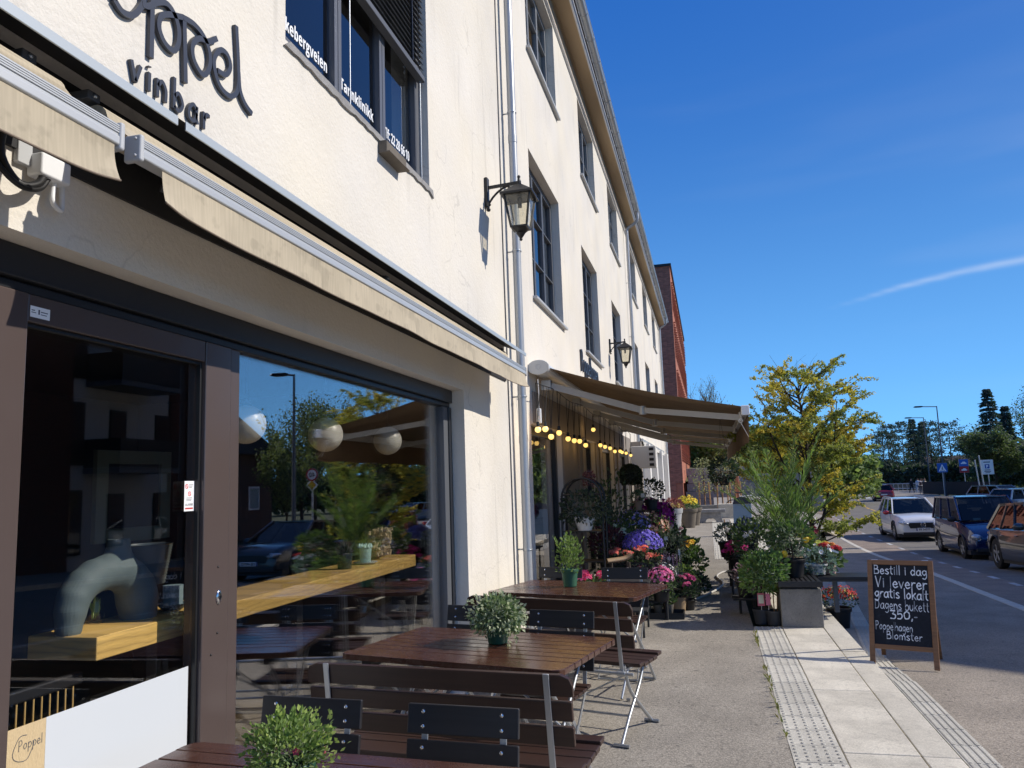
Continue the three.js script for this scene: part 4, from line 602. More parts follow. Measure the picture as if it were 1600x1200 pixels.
{ // string lights along the shop fascia
  const t = thing('string_lights', 'string of glowing round yellow bulbs hanging under the brown awning', 'string lights'), r = rng(21);
  const bulbM = S({ color: RGB(0.9, 0.75, 0.4), emissive: RGB(1, 0.62, 0.16), emissiveIntensity: 1.5, roughness: 0.4 }), sp = [[7.95, 2.17], [8.35, 2.2], [8.64, 2.13], [9.1, 2.2], [9.75, 2.16], [10.25, 2.16], [10.65, 2.17], [11.25, 2.14], [12.1, 2.42], [12.75, 2.2], [13.4, 2.2], [14.1, 2.2], [14.9, 2.17], [15.7, 2.2], [16.1, 2.19], [17.0, 2.2], [18.0, 2.18]];
  const main = [], top = (s) => 2.68 + 0.02 * Math.sin(s * 3);
  sp.forEach(([s, y], i) => {
    const x = -1.72 + 0.02 * (r() - 0.5), s2 = s + 0.1 + 0.1 * r(); part('cord', [tube([[x, y + 0.07, -s], [x, y + 0.25, -s + 0.01], [x + 0.01, top(s), -s + 0.08]], 0.004, 14, 5), tube([[x, y + 0.07, -s], [x, y + 0.22, -s - 0.06], [x + 0.01, top(s2), -s2]], 0.004, 14, 5)], M.black, t);
    part('socket', cyl(0.016, 0.022, 0.055, x, y + 0.055, -s, 12), M.black, t); const b = part('bulb', sph(0.034, x, y, -s, 14), bulbM, t);
    const l = new THREE.PointLight(RGB(1, 0.6, 0.22), 0.04, 0, 2); l.position.set(x, y, -s); l.castShadow = true; l.shadow.radius = 1.5; scene.add(l);
  });
  for (let s = 7.9; s < 18.2; s += 0.3) main.push([-1.71, top(s), -s]); part('cable', tube(main, 0.005, 120, 5), M.black, t);
  const p = thing('power_strip', 'small white power strip hanging on its lead under the awning cassette', 'power strip', [-1.74, 2.33, -8.12]); part('strip', [rb(0.045, 0.16, 0.05, 0.006)], M.white, p); part('socket', [-0.05, 0, 0.05].map((y) => cyl(0.016, 0.016, 0.004, 0.0, y, 0.027, 12).rotateX(0)), M.lightgrey, p); part('lead', tube([[0, 0.08, 0], [0.01, 0.25, 0.02], [0, 0.4, 0]], 0.004, 12, 5), M.white, p);
}
{ // a second shop further on: little awning and light box
  const a = retracted('small far retracted awning with a white valance past the light box', 22.6, 33.5); a.userData.group = undefined; delete a.userData.group;
  a.position.set(-0.2, 0.12, 0); a.traverse((m) => { if (m.isMesh && (m.name === 'valance' || m.name === 'canvas' || m.name === 'roller')) m.material = S({ color: RGB(0.62, 0.6, 0.56), roughness: 0.9, side: THREE.DoubleSide }); });
  const b = thing('light_box_sign', 'white projecting light box sign with dark lettering beyond the brown awning', 'sign', [-1.56, 2.17, -19.6]);
  part('box', rb(0.62, 0.56, 0.14, 0.02), S({ color: RGB(0.66, 0.63, 0.55), roughness: 0.5 }), b); const mk = []; for (let i = 0; i < 4; i++) mk.push(bx(0.11, 0.07, 0.004, 0.2, 0.2 - i * 0.13, 0.073)); part('lettering', mk, M.black, b); part('bracket', rod([-0.3, 0.2, 0], [-0.34, 0.2, 0], 0.02), M.steel, b);
}
// ================= cafe furniture
function makeTable(label) {
  const t = thing('cafe_table', label, 'table', [0, 0, 0], 0, 'brown slatted cafe tables'), W = 1.26, n = 9, d = 0.082, gap = 0.007, y = 0.735;
  for (let i = 0; i < n; i++) {
    const z = (i - (n - 1) / 2) * (d + gap), edge = i === 0 || i === n - 1, g = edge ? ext([[-W / 2, 0], [-W / 2, d - 0.045], [-W / 2 + 0.013, d - 0.013], [-W / 2 + 0.045, d], [W / 2 - 0.045, d], [W / 2 - 0.013, d - 0.013], [W / 2, d - 0.045], [W / 2, 0]], 0.024, 0.003) : null;
    const m = part('slat', edge ? triUV((i === 0 ? g.rotateX(-Math.PI / 2).translate(0, 0, d / 2) : g.rotateX(Math.PI / 2).translate(0, 0.027, -d / 2)).translate(0, y - 0.012, z), 1, i * 0.37) : triUV(new RoundedBoxGeometry(W, 0.028, d, 2, 0.004).translate(0, y + 0.001, z), 1, i * 0.37), M.table, t);
  }
  for (const x of [-0.48, 0.48]) {
    part('batten', rb(0.06, 0.035, 0.74, 0.004, x, y - 0.032, 0), M.slatD, t);
    for (const k of [-1, 1]) { part('leg', tube([[x + 0.02 * k, y - 0.05, k * 0.3], [x + 0.02 * k, 0.4, k * 0.02], [x + 0.02 * k, 0.2, -k * 0.16], [x + 0.02 * k, 0.012, -k * 0.32]], 0.011, 16, 8), M.steel, t); part('foot_bar', rod([x - 0.03 + 0.05 * k, 0.014, k * 0.32], [x + 0.03 + 0.02 * k, 0.014, k * 0.32], 0.011), M.steel, t); }
    part('cross_bar', rod([x, 0.2, -0.2], [x, 0.2, 0.2], 0.007), M.steel, t);
  }
  part('stretcher', [rod([-0.48, 0.36, 0], [0.48, 0.36, 0], 0.009), rod([-0.48, 0.06, -0.3], [0.48, 0.06, -0.3], 0.008), rod([-0.48, 0.36, 0], [0, 0.69, 0], 0.007), rod([0.48, 0.36, 0], [0, 0.69, 0], 0.007)], M.steel, t);
  return t;
}
const t1 = makeTable('middle brown slatted table with the pale variegated pot plant on it');
t1.position.set(-1.245, 0, -4.09); t1.rotation.y = -12 * D2R;
dup(t1, [-1.2, 0, -2.02], -3.5 * D2R, 'nearest brown slatted table, cut off by the bottom edge of the photo');
dup(t1, [-1.09, 0, -6.33], -15 * D2R, 'furthest brown slatted table, in front of the flower display');
const tilt = (g, a, y, z) => g.translate(0, -y, -z).rotateX(a).translate(0, y, z);
function rivets(xs, ys, z, a) { const l = []; for (const x of xs) for (const y of ys) l.push(new THREE.SphereGeometry(0.0075, 8, 5).scale(1, 1, 0.5).translate(x, y, z)); return tilt(merge(l), a, 0.45, 0); }
function makeChair(label) { // back towards -z, sitter faces +z
  const t = thing('folding_chair', label, 'chair', [0, 0, 0], 0, 'folding slatted chairs'), a = -0.16, w = 0.41, ys = [0.8, 0.683, 0.566];
  ys.forEach((y, i) => { const s = part('back_slat', tilt(rb(w, 0.098, 0.018, 0.004, 0, y, 0), a, 0.45, 0), M.slatD, t); stuff(part('rivet', rivets([-w / 2 + 0.06, w / 2 - 0.06], [y - 0.024, y + 0.024], 0.01, a), M.chrome, s)); });
  for (let i = 0; i < 5; i++) part('seat_slat', rb(w, 0.018, 0.062, 0.004, 0, 0.452 - 0.004 * i * (i - 4) * -0.3, 0.08 + i * 0.072), M.slat, t);
  for (const k of [-1, 1]) {
    const x = k * (w / 2 - 0.06); part('back_strap', tilt(rb(0.024, 0.42, 0.006, 0.002, x, 0.63, -0.013), a, 0.45, 0), M.steel, t);
    const lx = k * (w / 2 - 0.045); part('leg', [bar([lx, 0.44, 0.0], [lx, 0.012, 0.4], 0.006, 0.024, V(0, 0, 1))], M.steel, t); part('leg', bar([lx - 0.012 * k, 0.45, 0.36], [lx - 0.012 * k, 0.012, -0.06], 0.006, 0.024, V(0, 0, 1)), M.steel, t);
  }
  for (const [e, y, z] of [[0.04, 0.012, 0.4], [0.05, 0.012, -0.06], [0.05, 0.42, 0.02]]) part('foot_rail', rod([-w / 2 + e, y, z], [w / 2 - e, y, z], 0.008), M.steel, t);
  return t;
}
function makeBench(label) { // back towards -z, sitter faces +z
  const t = thing('slatted_bench', label, 'bench', [0, 0, 0], 0, 'brown slatted benches'), a = -0.14, w = 1.2;
  [0.815, 0.715, 0.615].forEach((y, i) => {
    const g = i ? rb(w - 0.01, 0.078, 0.022, 0.005, 0, y, 0) : ext([[-w / 2, -0.039], [-w / 2, 0.0], [-w / 2 + 0.012, 0.028], [-w / 2 + 0.045, 0.041], [w / 2 - 0.045, 0.041], [w / 2 - 0.012, 0.028], [w / 2, 0], [w / 2, -0.039]], 0.016, 0.003).translate(0, y, -0.008);
    const s = part('back_slat', tilt(triUV(g, 1, i * 0.3), a, 0.45, 0), M.slat, t); stuff(part('rivet', rivets([-0.5, 0.5], [y - 0.02, y + 0.02], 0.012, a), M.chrome, s));
  });
  for (let i = 0; i < 5; i++) part('seat_slat', rb(w - 0.01, 0.024, 0.075, 0.005, 0, 0.45 - 0.006 * (i === 0 || i === 4 ? -1 : 1), 0.09 + i * 0.086), M.slat, t);
  for (const k of [-1, 1]) {
    const x = k * 0.5; part('back_strap', tilt(rb(0.026, 0.44, 0.008, 0.003, x, 0.645, -0.018), a, 0.45, 0), M.steel, t);
    part('leg', tube([[x, 0.46, 0.02], [x, 0.3, 0.1], [x, 0.15, 0.28], [x, 0.012, 0.47]], 0.011, 16, 8), M.steel, t); part('leg', tube([[x, 0.44, 0.4], [x, 0.3, 0.28], [x, 0.15, 0.08], [x, 0.012, -0.08]], 0.011, 16, 8), M.steel, t);
    for (const z of [0.47, -0.08]) part('foot_bar', rod([x - 0.05, 0.012, z], [x + 0.05, 0.012, z], 0.011), M.steel, t); part('seat_support', rod([x, 0.43, 0.02], [x, 0.43, 0.44], 0.009), M.steel, t);
  }
  const rail = part('rail', [rod([-0.58, 0.42, -0.03], [0.58, 0.42, -0.03], 0.011), rod([-0.5, 0.14, 0.29], [0.5, 0.14, 0.29], 0.008), rod([-0.5, 0.14, 0.08], [0.5, 0.14, 0.08], 0.008), rod([-0.5, 0.4, 0.02], [0, 0.14, 0.08], 0.006), rod([0.5, 0.4, 0.02], [0, 0.14, 0.08], 0.006)], M.steel, t); part('collar', [-0.5, -0.06, 0.5].map((x) => rod([x - 0.025, 0.42, -0.03], [x + 0.025, 0.42, -0.03], 0.017, 12)), M.steel, rail);
  return t;
}
const b1 = makeBench('nearer brown slatted bench with its back to us, at the middle table'); b1.position.set(-1.165, 0, -3.19); b1.rotation.y = Math.PI - 5 * D2R;
dup(b1, [-1.08, 0, -5.1], Math.PI - 15 * D2R, 'further brown slatted bench with its back to us, at the table by the flowers');
const c1 = makeChair('right of the two near dark folding chairs behind the nearest table'); c1.position.set(-0.885, 0, -2.6); c1.rotation.y = -3 * D2R;
dup(c1, [-1.48, 0, -2.63], -2 * D2R, 'left of the two near dark folding chairs, behind the bright green pot plant');
dup(c1, [-0.92, 0, -4.6], -10 * D2R, 'dark folding chair right of the variegated pot plant, behind the middle table');
dup(c1, [-1.5, 0, -4.76], -10 * D2R, 'dark folding chair left of the variegated pot plant, against the shop window corner');
dup(c1, [-0.78, 0, -6.86], -6 * D2R, 'dark folding chair with flower tags behind it, at the far side of the furthest table');
dup(c1, [-1.37, 0, -6.96], -6 * D2R, 'dark folding chair behind the small upright pot plant, at the furthest table');
{ // chalkboard
  const t = thing('sandwich_board', 'wooden A-frame blackboard with white chalk writing standing on the footway', 'sandwich board'), H = 0.84;
  const A = V(1.3, -0.03, -7.35), B = V(1.8, -0.03, -7.19), C = V(1.31, -0.08, -8.02), Dd = V(1.8, -0.07, -7.73);
  const ax = B.clone().sub(A).setY(0), W = ax.length(), ang = -Math.atan2(ax.z, ax.x), mid = A.clone().add(B).multiplyScalar(0.5), back = C.clone().add(Dd).multiplyScalar(0.5);
  t.position.copy(mid).add(V(-0.07, 0, 0)); t.rotation.y = ang;
  const lean = 0.42, W2 = W / 2, pm = S({ map: T.wood, color: RGB(0.27, 0.13, 0.055), roughness: 0.55 });
  const cv = document.createElement('canvas'); cv.width = 512; cv.height = 700; const x = cv.getContext('2d'), r = rng(77); x.fillStyle = '#0b121d'; x.fillRect(0, 0, 512, 700);
  for (let i = 0; i < 340; i++) { x.fillStyle = `rgba(120,130,150,${0.06 * r()})`; x.beginPath(); x.ellipse(512 * r(), 700 * r(), 60 * r(), 14 * r(), r() * 3, 0, 7); x.fill(); }
  const write = (str, x0, x1, y, h, lw, al, sl = 0) => {
    const { out, width } = strokes(str), k = (x1 - x0) / width; x.lineCap = 'round'; x.lineJoin = 'round';
    for (const s of out) { const p = smooth(s, 7), a0 = al * (0.75 + 0.3 * r()); for (let i = 0; i < p.length - 1; i++) { x.strokeStyle = `rgba(228,232,236,${clamp(a0 * (0.8 + 0.3 * r()))})`; x.lineWidth = lw * (0.75 + 0.5 * r()); x.beginPath(); x.moveTo(x0 + p[i][0] * k, y - p[i][1] * h + sl * p[i][0] * k); x.lineTo(x0 + p[i + 1][0] * k, y - p[i + 1][1] * h + sl * p[i + 1][0] * k); x.stroke(); } }
  };
  write('Bestill i dag', 14, 505, 84, 46, 9, 0.85, 0.02); write('Vi leverer', 24, 500, 200, 54, 10, 0.92, 0.03); write('gratis lokalt', 14, 505, 292, 50, 10, 0.88, 0.03); write('Dagens bukett', 14, 505, 392, 48, 7, 0.75, 0.03); write('350,-', 150, 400, 478, 44, 10, 0.95); write('Poppelhagen', 14, 350, 570, 40, 6.5, 0.6, 0.04); write('Blomster', 110, 430, 648, 38, 7, 0.75, 0.02);
  const ct = new THREE.CanvasTexture(cv); ct.colorSpace = THREE.SRGBColorSpace; ct.anisotropy = 8; const cm = S({ map: ct, roughness: 0.85 });
  const bb = new THREE.Group(), L = H / Math.cos(lean), put = (g) => g.translate(0, 0, 0).rotateX(-lean);
  part('leg', put(rb(0.042, L, 0.024, 0.004, -W2 + 0.021, L / 2, 0)), pm, t); part('leg', put(rb(0.042, L, 0.024, 0.004, W2 - 0.021, L / 2, 0)), pm, t);
  part('rail', put(rb(W - 0.084, 0.042, 0.022, 0.003, 0, L - 0.021, 0)), pm, t); part('rail', put(rb(W - 0.084, 0.036, 0.022, 0.003, 0, 0.16, 0)), pm, t);
  const pl = new THREE.PlaneGeometry(W - 0.08, L - 0.042 - 0.175); part('blackboard', put(pl.translate(0, 0.177 + (L - 0.217) / 2, 0.004)), cm, t); part('board_back', put(bx(W - 0.08, L - 0.22, 0.006, 0, 0.177 + (L - 0.22) / 2, -0.002)), M.blackM, t);
  const top = H - 0.015, dz = -Math.tan(lean) * top; const bz = -0.62;
  for (const k of [-1, 1]) part('rear_leg', bar([k * (W2 - 0.05), top, dz - 0.02], [k * (W2 - 0.035), -0.035, bz], 0.036, 0.02), pm, t); part('rear_rail', rb(W - 0.12, 0.036, 0.018, 0.003, 0, 0.2, bz + 0.085), pm, t);
  part('hinge', [-1, 1].map((k) => cyl(0.008, 0.008, 0.05, 0, 0, 0, 8).rotateZ(Math.PI / 2).translate(k * (W2 - 0.06), H - 0.0, dz - 0.012)), M.steel, t);
}
// ================= plants
const mixc = (a, b, t) => [0, 1, 2].map((i) => lerp(a[i], b[i], t));
function bush(r, { n = 400, R = [0.2, 0.18, 0.2], y = 0.15, c = [[0.05, 0.1, 0.02], [0.14, 0.2, 0.04]], L = 0.045, w = 0.014, up = 0.5, shell = 0.45, lump = 0.35 }) {
  const l = new Leaves(), sd = (r() * 1000) | 0;
  for (let i = 0; i < n; i++) {
    const a = r() * 6.2832, e = Math.asin(r() * 1.75 - 0.75), d = V(Math.cos(a) * Math.cos(e), Math.sin(e), Math.sin(a) * Math.cos(e)), k = (shell + (1 - shell) * Math.sqrt(r())) * (1 - lump / 2 + lump * fbm((a / 6.2832 + 1) % 1, (e + 2) / 4, sd, 6, 2) * 1.3);
    const p = V(d.x * R[0] * k, y + d.y * R[1] * k, d.z * R[2] * k), q = d.clone().add(V(r() - 0.5, r() - 0.5 + up, r() - 0.5)); l.add(p, q, L * (0.6 + 0.8 * r()), w * (0.7 + 0.6 * r()), mixc(c[0], c[1], r() * r() * 0.6 + 0.4 * r()));
  }
  return l;
}
function blossoms(r, { n = 80, R = [0.2, 0.18, 0.2], y = 0.15, col = [[0.5, 0.05, 0.1], [0.7, 0.1, 0.2]], s = 0.022, petals = 5, top = 0, centre = null, heads = 0 }) {
  const l = new Leaves(), hd = []; for (let i = 0; i < heads; i++) { const a = r() * 6.28, e = Math.asin(lerp(top, 1, r())); hd.push(V(Math.cos(a) * Math.cos(e) * R[0], y + Math.sin(e) * R[1], Math.sin(a) * Math.cos(e) * R[2])); }
  for (let i = 0; i < n; i++) {
    let p, d; if (heads) { const h = hd[i % heads]; d = V(r() - 0.5, r() * 0.8, r() - 0.5).normalize(); p = h.clone().addScaledVector(d, s * 1.7); } else { const a = r() * 6.28, e = Math.asin(lerp(top, 1, r())); d = V(Math.cos(a) * Math.cos(e), Math.sin(e), Math.sin(a) * Math.cos(e)); p = V(d.x * R[0], y + d.y * R[1], d.z * R[2]).multiplyScalar(0.96 + 0.1 * r()); }
    l.flower(p, d, s * (0.85 + 0.6 * r()), mixc(col[0], col[1], r()), petals, centre);
  }
  return l;
}
function potGeo(r0, r1, h, lip = 0.012) { return lathe([[0, 0.001], [r0, 0.001], [r0 + 0.002, 0.006], [lerp(r0, r1, 0.8), h * 0.8], [lerp(r0, r1, 0.82) + lip, h * 0.81], [r1 + lip, h - 0.004], [r1 + lip - 0.003, h], [r1, h], [r1 - 0.006, h - 0.03], [0, h - 0.035]], 22); }
let ps = 100;
function plant(name, label, pos, { pot = null, potMat = M.black, leaf = null, fl = null, extra = null, cat = 'plant', group, rot = 0 } = {}) {
  const t = thing(name, label, cat, pos, rot, group), r = rng(ps++); let y = 0;
  if (pot) { const [r0, r1, h, lip] = pot; const p = part('pot', potGeo(r0, r1, h, lip), potMat, t); part('soil', cyl(r1 - 0.008, r1 - 0.008, 0.006, 0, h - 0.03, 0, 18), M.soil, p); }
  for (const [i, o] of (leaf ? (Array.isArray(leaf) ? leaf : [leaf]) : []).entries()) part(i ? 'foliage_tips' : 'foliage', bush(r, o).geo(), M.leaf, t);
  for (const o of fl ? (Array.isArray(fl) ? fl : [fl]) : []) part('blossoms', blossoms(r, o).geo(), M.petal, t);
  if (extra) extra(t, r); return t;
}
function label(t, x, y, z, w = 0.05, h = 0.07, col = RGB(0.75, 0.75, 0.74), stick = 0.1) { const m = part('price_tag', bx(w, h, 0.002, x, y, z), S({ color: col, roughness: 0.6 }), t); if (stick) part('tag_stick', rod([x, y - h / 2 - stick, z - 0.002], [x, y, z - 0.003], 0.002, 5), M.white, m); return m; }
const GREEN = [[0.03, 0.07, 0.015], [0.12, 0.19, 0.035]], DARKG = [[0.012, 0.03, 0.01], [0.045, 0.075, 0.022]], BRIGHT = [[0.07, 0.14, 0.02], [0.26, 0.36, 0.06]], GREY = [[0.08, 0.11, 0.075], [0.19, 0.23, 0.17]];
// --- pots on the tables
plant('pot_plant', 'bright green leafy pot plant on the nearest table, low in the photo', [-1.18, 0.75, -2.03], { pot: [0.046, 0.066, 0.11, 0.006], potMat: M.potGreen, leaf: [{ n: 1500, R: [0.1, 0.075, 0.085], y: 0.14, c: BRIGHT, L: 0.015, w: 0.006, up: 0.4, shell: 0.2, lump: 0.9 }, { n: 260, R: [0.108, 0.085, 0.09], y: 0.145, c: [[0.2, 0.3, 0.05], [0.38, 0.45, 0.1]], L: 0.015, w: 0.0065, up: 0.8, shell: 0.8, lump: 0.9 }], fl: { n: 5, R: [0.09, 0.08, 0.08], y: 0.12, col: [[0.35, 0.03, 0.06], [0.45, 0.08, 0.1]], s: 0.01, petals: 5 },
  extra: (t, r) => { const l = new Leaves(), st = [], sp = [[0.13, 0.17, 0.03], [-0.13, 0.17, 0.02], [-0.03, 0.24, 0.02], [0.11, 0.19, -0.03], [-0.1, 0.1, 0.08]]; for (const [x, y, z] of sp) { const pts = [V(0, 0.1, 0), V(x * 0.5, lerp(0.1, y, 0.6), z * 0.5), V(x, y, z)], c = new THREE.CatmullRomCurve3(pts); st.push(new THREE.TubeGeometry(c, 8, 0.0022, 5)); for (let i = 0; i < 34; i++) { const q = 0.3 + 0.7 * r(), p = c.getPoint(q); l.add(p, c.getTangent(q).add(V(r() - 0.5, r() - 0.3, r() - 0.5).multiplyScalar(2)), 0.014 + 0.006 * r(), 0.0058, mixc(BRIGHT[0], [0.34, 0.45, 0.08], r())); } } const s = part('stem', st, M.bark, t); part('shoot_leaves', l.geo(), M.leaf, s); } });
plant('pot_plant', 'pale variegated pot plant trailing over its dark green pot on the middle table', [-1.17, 0.75, -4.16], { pot: [0.05, 0.07, 0.11, 0.007], potMat: M.potGreen, leaf: [{ n: 1200, R: [0.115, 0.085, 0.115], y: 0.15, c: [[0.05, 0.1, 0.03], [0.2, 0.26, 0.1]], L: 0.024, w: 0.01, up: -0.1, shell: 0.25, lump: 1.1 }, { n: 420, R: [0.12, 0.09, 0.12], y: 0.15, c: [[0.3, 0.36, 0.2], [0.5, 0.52, 0.34]], L: 0.021, w: 0.009, up: -0.1, shell: 0.6, lump: 1.1 }], extra: (t, r) => trail(t, r, 12, 0, 0.14, 0, 0.125, 0.1, [[0.1, 0.16, 0.05], [0.4, 0.44, 0.24]], 0.022) });
plant('pot_plant', 'small upright green pot plant on the furthest table, in a ribbed green pot', [-1.17, 0.75, -6.42], { pot: [0.052, 0.07, 0.145, 0.006], potMat: S({ color: RGB(0.035, 0.12, 0.065), roughness: 0.5 }), leaf: { n: 520, R: [0.1, 0.15, 0.09], y: 0.24, c: [[0.07, 0.13, 0.02], [0.2, 0.28, 0.05]], L: 0.028, w: 0.009, up: 1.2, shell: 0.1, lump: 0.8 }, extra: (t, r) => { const l = new Leaves(); for (let k = 0; k < 6; k++) { const a = r() * 6.3, e = V(Math.cos(a) * 0.13, 0.34 + 0.08 * r(), Math.sin(a) * 0.1); for (let i = 0; i < 22; i++) { const q = r(); l.add(V(e.x * q, lerp(0.14, e.y, q), e.z * q), V(r() - 0.5, 0.6, r() - 0.5), 0.026, 0.008, mixc([0.08, 0.15, 0.03], [0.24, 0.33, 0.07], r())); } } part('shoots', l.geo(), M.leaf, t); } });
// --- flower display against the shop, left of the walkway
const FG = 'flower pots displayed along the shop';
plant('geranium', 'hot pink geraniums low behind the furthest table', [-1.3, 0.28, -8.25], { pot: [0.07, 0.1, 0.16], leaf: { n: 260, R: [0.17, 0.1, 0.15], y: 0.2, c: GREEN, L: 0.05, w: 0.022 }, fl: { n: 150, R: [0.17, 0.15, 0.14], y: 0.24, col: [[0.6, 0.03, 0.13], [0.85, 0.12, 0.3]], s: 0.022, heads: 14, top: 0.0 } });
{ const st = thing('plant_shelf', 'low dark plant shelf behind the furthest table holding pots', 'shelf', [-1.25, 0, -8.5]); for (const [w, y, z] of [[0.9, 0.27, 0.2], [0.9, 0.5, -0.2]]) part('board', rb(w, 0.02, 0.3, 0.003, 0.1, y, z), M.blackM, st); for (const [x, z] of [[-0.3, 0.3], [0.5, 0.3], [-0.3, -0.3], [0.5, -0.3]]) part('leg', rod([x, 0, z], [x, z < 0 ? 0.49 : 0.26, z], 0.012), M.blackM, st); }
{ // arched rack
  const t = thing('plant_rack', 'black metal plant rack with an arched top by the shop window', 'rack', [-1.44, 0, -9.0]);
  for (const [z, d] of [[0.14, 0], [-0.14, 1]]) { const arc = [[-0.23, 0.02, z], [-0.23, 1.4, z]]; for (let i = 1; i < 10; i++) { const a = Math.PI * (1 - i / 10); arc.push([Math.cos(a) * 0.23, 1.42 + Math.sin(a) * 0.23, z]); } arc.push([0.23, 1.4, z], [0.23, 0.02, z]); part('arch', tube(arc, 0.013, 70, 8), M.black, t); part('cross_bar', rod([-0.23, 1.46, z], [0.23, 1.46, z], 0.011), M.black, t); }
  for (const y of [0.3, 0.7, 1.04]) part('tier', [bx(0.46, 0.012, 0.28, 0, y, 0)], M.black, t);
}
function trail(t, r, n, cx, cy, cz, R, drop, c, L = 0.03) { const l = new Leaves(); for (let k = 0; k < n; k++) { const a = r() * 6.28, q = R * (0.6 + 0.5 * r()), d = drop * (0.4 + 0.7 * r()); for (let i = 0; i < 26; i++) { const v = r(); l.add(V(cx + Math.cos(a) * q * Math.min(1, 0.3 + v), cy - d * v * v + 0.03 * Math.sin(v * 5), cz + Math.sin(a) * q * Math.min(1, 0.3 + v)), V(r() - 0.5, -0.4, r() - 0.5), L * (0.7 + 0.6 * r()), L * 0.3, mixc(c[0], c[1], r())); } } return part('trailing_stems', l.geo(), M.leaf, t); }
plant('planter', 'white square planter with dark trailing leaves on the arched rack', [-1.42, 1.05, -8.9], { cat: 'planter', leaf: { n: 600, R: [0.27, 0.2, 0.24], y: 0.24, c: DARKG, L: 0.05, w: 0.02, up: 0.1 }, extra: (t, r) => { part('tub', lathe([[0, 0.002], [0.08, 0.002], [0.12, 0.13], [0.125, 0.155], [0.115, 0.155], [0.1, 0.1]], 20), M.white, t); trail(t, r, 18, 0, 0.25, 0, 0.22, 0.25, DARKG); } });
plant('dried_flowers', 'bunch of dried reddish flowers hung high on the arched rack', [-1.36, 1.56, -8.98], { leaf: { n: 160, R: [0.06, 0.09, 0.06], y: 0.06, c: [[0.08, 0.02, 0.025], [0.2, 0.07, 0.06]], L: 0.035, w: 0.012 }, extra: (t, r) => { const l = new Leaves(); for (let i = 0; i < 90; i++) l.add(V((r() - 0.5) * 0.1, -0.1 - 0.22 * r(), (r() - 0.5) * 0.08), V(r() - 0.5, -1.5, r() - 0.5), 0.1, 0.004, [0.28, 0.22, 0.14]); part('dry_stalks', l.geo(), M.leaf, t); } });
plant('climbing_plant', 'tall dark green climbing plant with pale leaf edges right of the arched rack', [-1.3, 0.02, -10.3], { pot: [0.12, 0.15, 0.26], leaf: [{ n: 1300, R: [0.3, 0.72, 0.3], y: 0.82, c: [[0.02, 0.045, 0.015], [0.08, 0.13, 0.035]], L: 0.05, w: 0.018, up: 0.2, lump: 0.8, shell: 0.2 }, { n: 220, R: [0.3, 0.72, 0.3], y: 0.8, c: [[0.16, 0.2, 0.08], [0.3, 0.33, 0.16]], L: 0.03, w: 0.011, shell: 0.75, lump: 0.8 }] });
plant('red_leaf_plant', 'dark red leaved plant under the white planter', [-1.26, 0.5, -9.6], { pot: [0.09, 0.12, 0.2], leaf: { n: 420, R: [0.19, 0.2, 0.18], y: 0.34, c: [[0.035, 0.006, 0.01], [0.13, 0.02, 0.025]], L: 0.05, w: 0.018 } });
{ const st = thing('wooden_stool', 'small rough wooden stool with a curved log seat among the flower pots', 'stool', [-1.06, 0, -9.0], 0.3); part('seat', tube([[-0.15, 0.7, 0.02], [-0.05, 0.705, 0], [0.08, 0.72, -0.02], [0.15, 0.76, -0.02]], 0.032, 16, 10).scale(1, 0.9, 2).translate(0, 0.07, 0), S({ map: T.wood, color: RGB(0.42, 0.28, 0.16), roughness: 0.7 }), st); for (const [x, z] of [[-0.1, 0.06], [0.1, 0.06], [-0.1, -0.06], [0.1, -0.06]]) part('leg', rod([x * 1.3, 0, z * 1.5], [x, 0.68, z], 0.016), M.bark, st); }
{ const st = thing('display_table', 'dark display table carrying the blue bellflowers and begonias', 'display table', [-0.9, 0, -9.6]); part('table_top', rb(0.75, 0.025, 0.8, 0.004, 0, 0.55, 0), M.blackM, st); part('lower_shelf', rb(0.7, 0.02, 0.5, 0.004, 0, 0.2, 0.1), M.blackM, st); for (const [x, z] of [[-0.33, 0.36], [0.33, 0.36], [-0.33, -0.36], [0.33, -0.36]]) part('leg', rod([x, 0, z], [x, 0.54, z], 0.018), M.blackM, st); }
plant('bellflower', 'large round mound of violet blue bellflowers with a white tag', [-0.84, 0.56, -9.65], { pot: [0.11, 0.15, 0.17], leaf: { n: 420, R: [0.22, 0.17, 0.2], y: 0.22, c: GREEN, L: 0.035, w: 0.014 }, fl: { n: 620, R: [0.235, 0.18, 0.22], y: 0.24, col: [[0.09, 0.06, 0.38], [0.28, 0.22, 0.72]], s: 0.018, top: -0.05 }, extra: (t) => label(t, 0.08, 0.3, 0.22, 0.06, 0.055) });
plant('begonia', 'row of coral pink begonias in front of the blue bellflowers', [-0.92, 0.57, -9.28], { leaf: { n: 380, R: [0.3, 0.1, 0.1], y: 0.08, c: DARKG, L: 0.05, w: 0.022 }, fl: { n: 95, R: [0.3, 0.13, 0.1], y: 0.1, col: [[0.65, 0.1, 0.07], [0.85, 0.28, 0.2]], s: 0.026, heads: 16 }, extra: (t) => part('trough', rb(0.56, 0.1, 0.16, 0.01, 0, 0.03, -0.02), M.black, t) });
plant('bellflower', 'lilac blue bellflowers in the shade behind the large violet mound', [-1.1, 0.62, -11.0], { pot: [0.1, 0.13, 0.2], leaf: { n: 520, R: [0.26, 0.24, 0.24], y: 0.28, c: GREEN, L: 0.045, w: 0.015 }, fl: { n: 190, R: [0.26, 0.25, 0.22], y: 0.3, col: [[0.16, 0.16, 0.5], [0.35, 0.34, 0.72]], s: 0.022, top: 0 } });
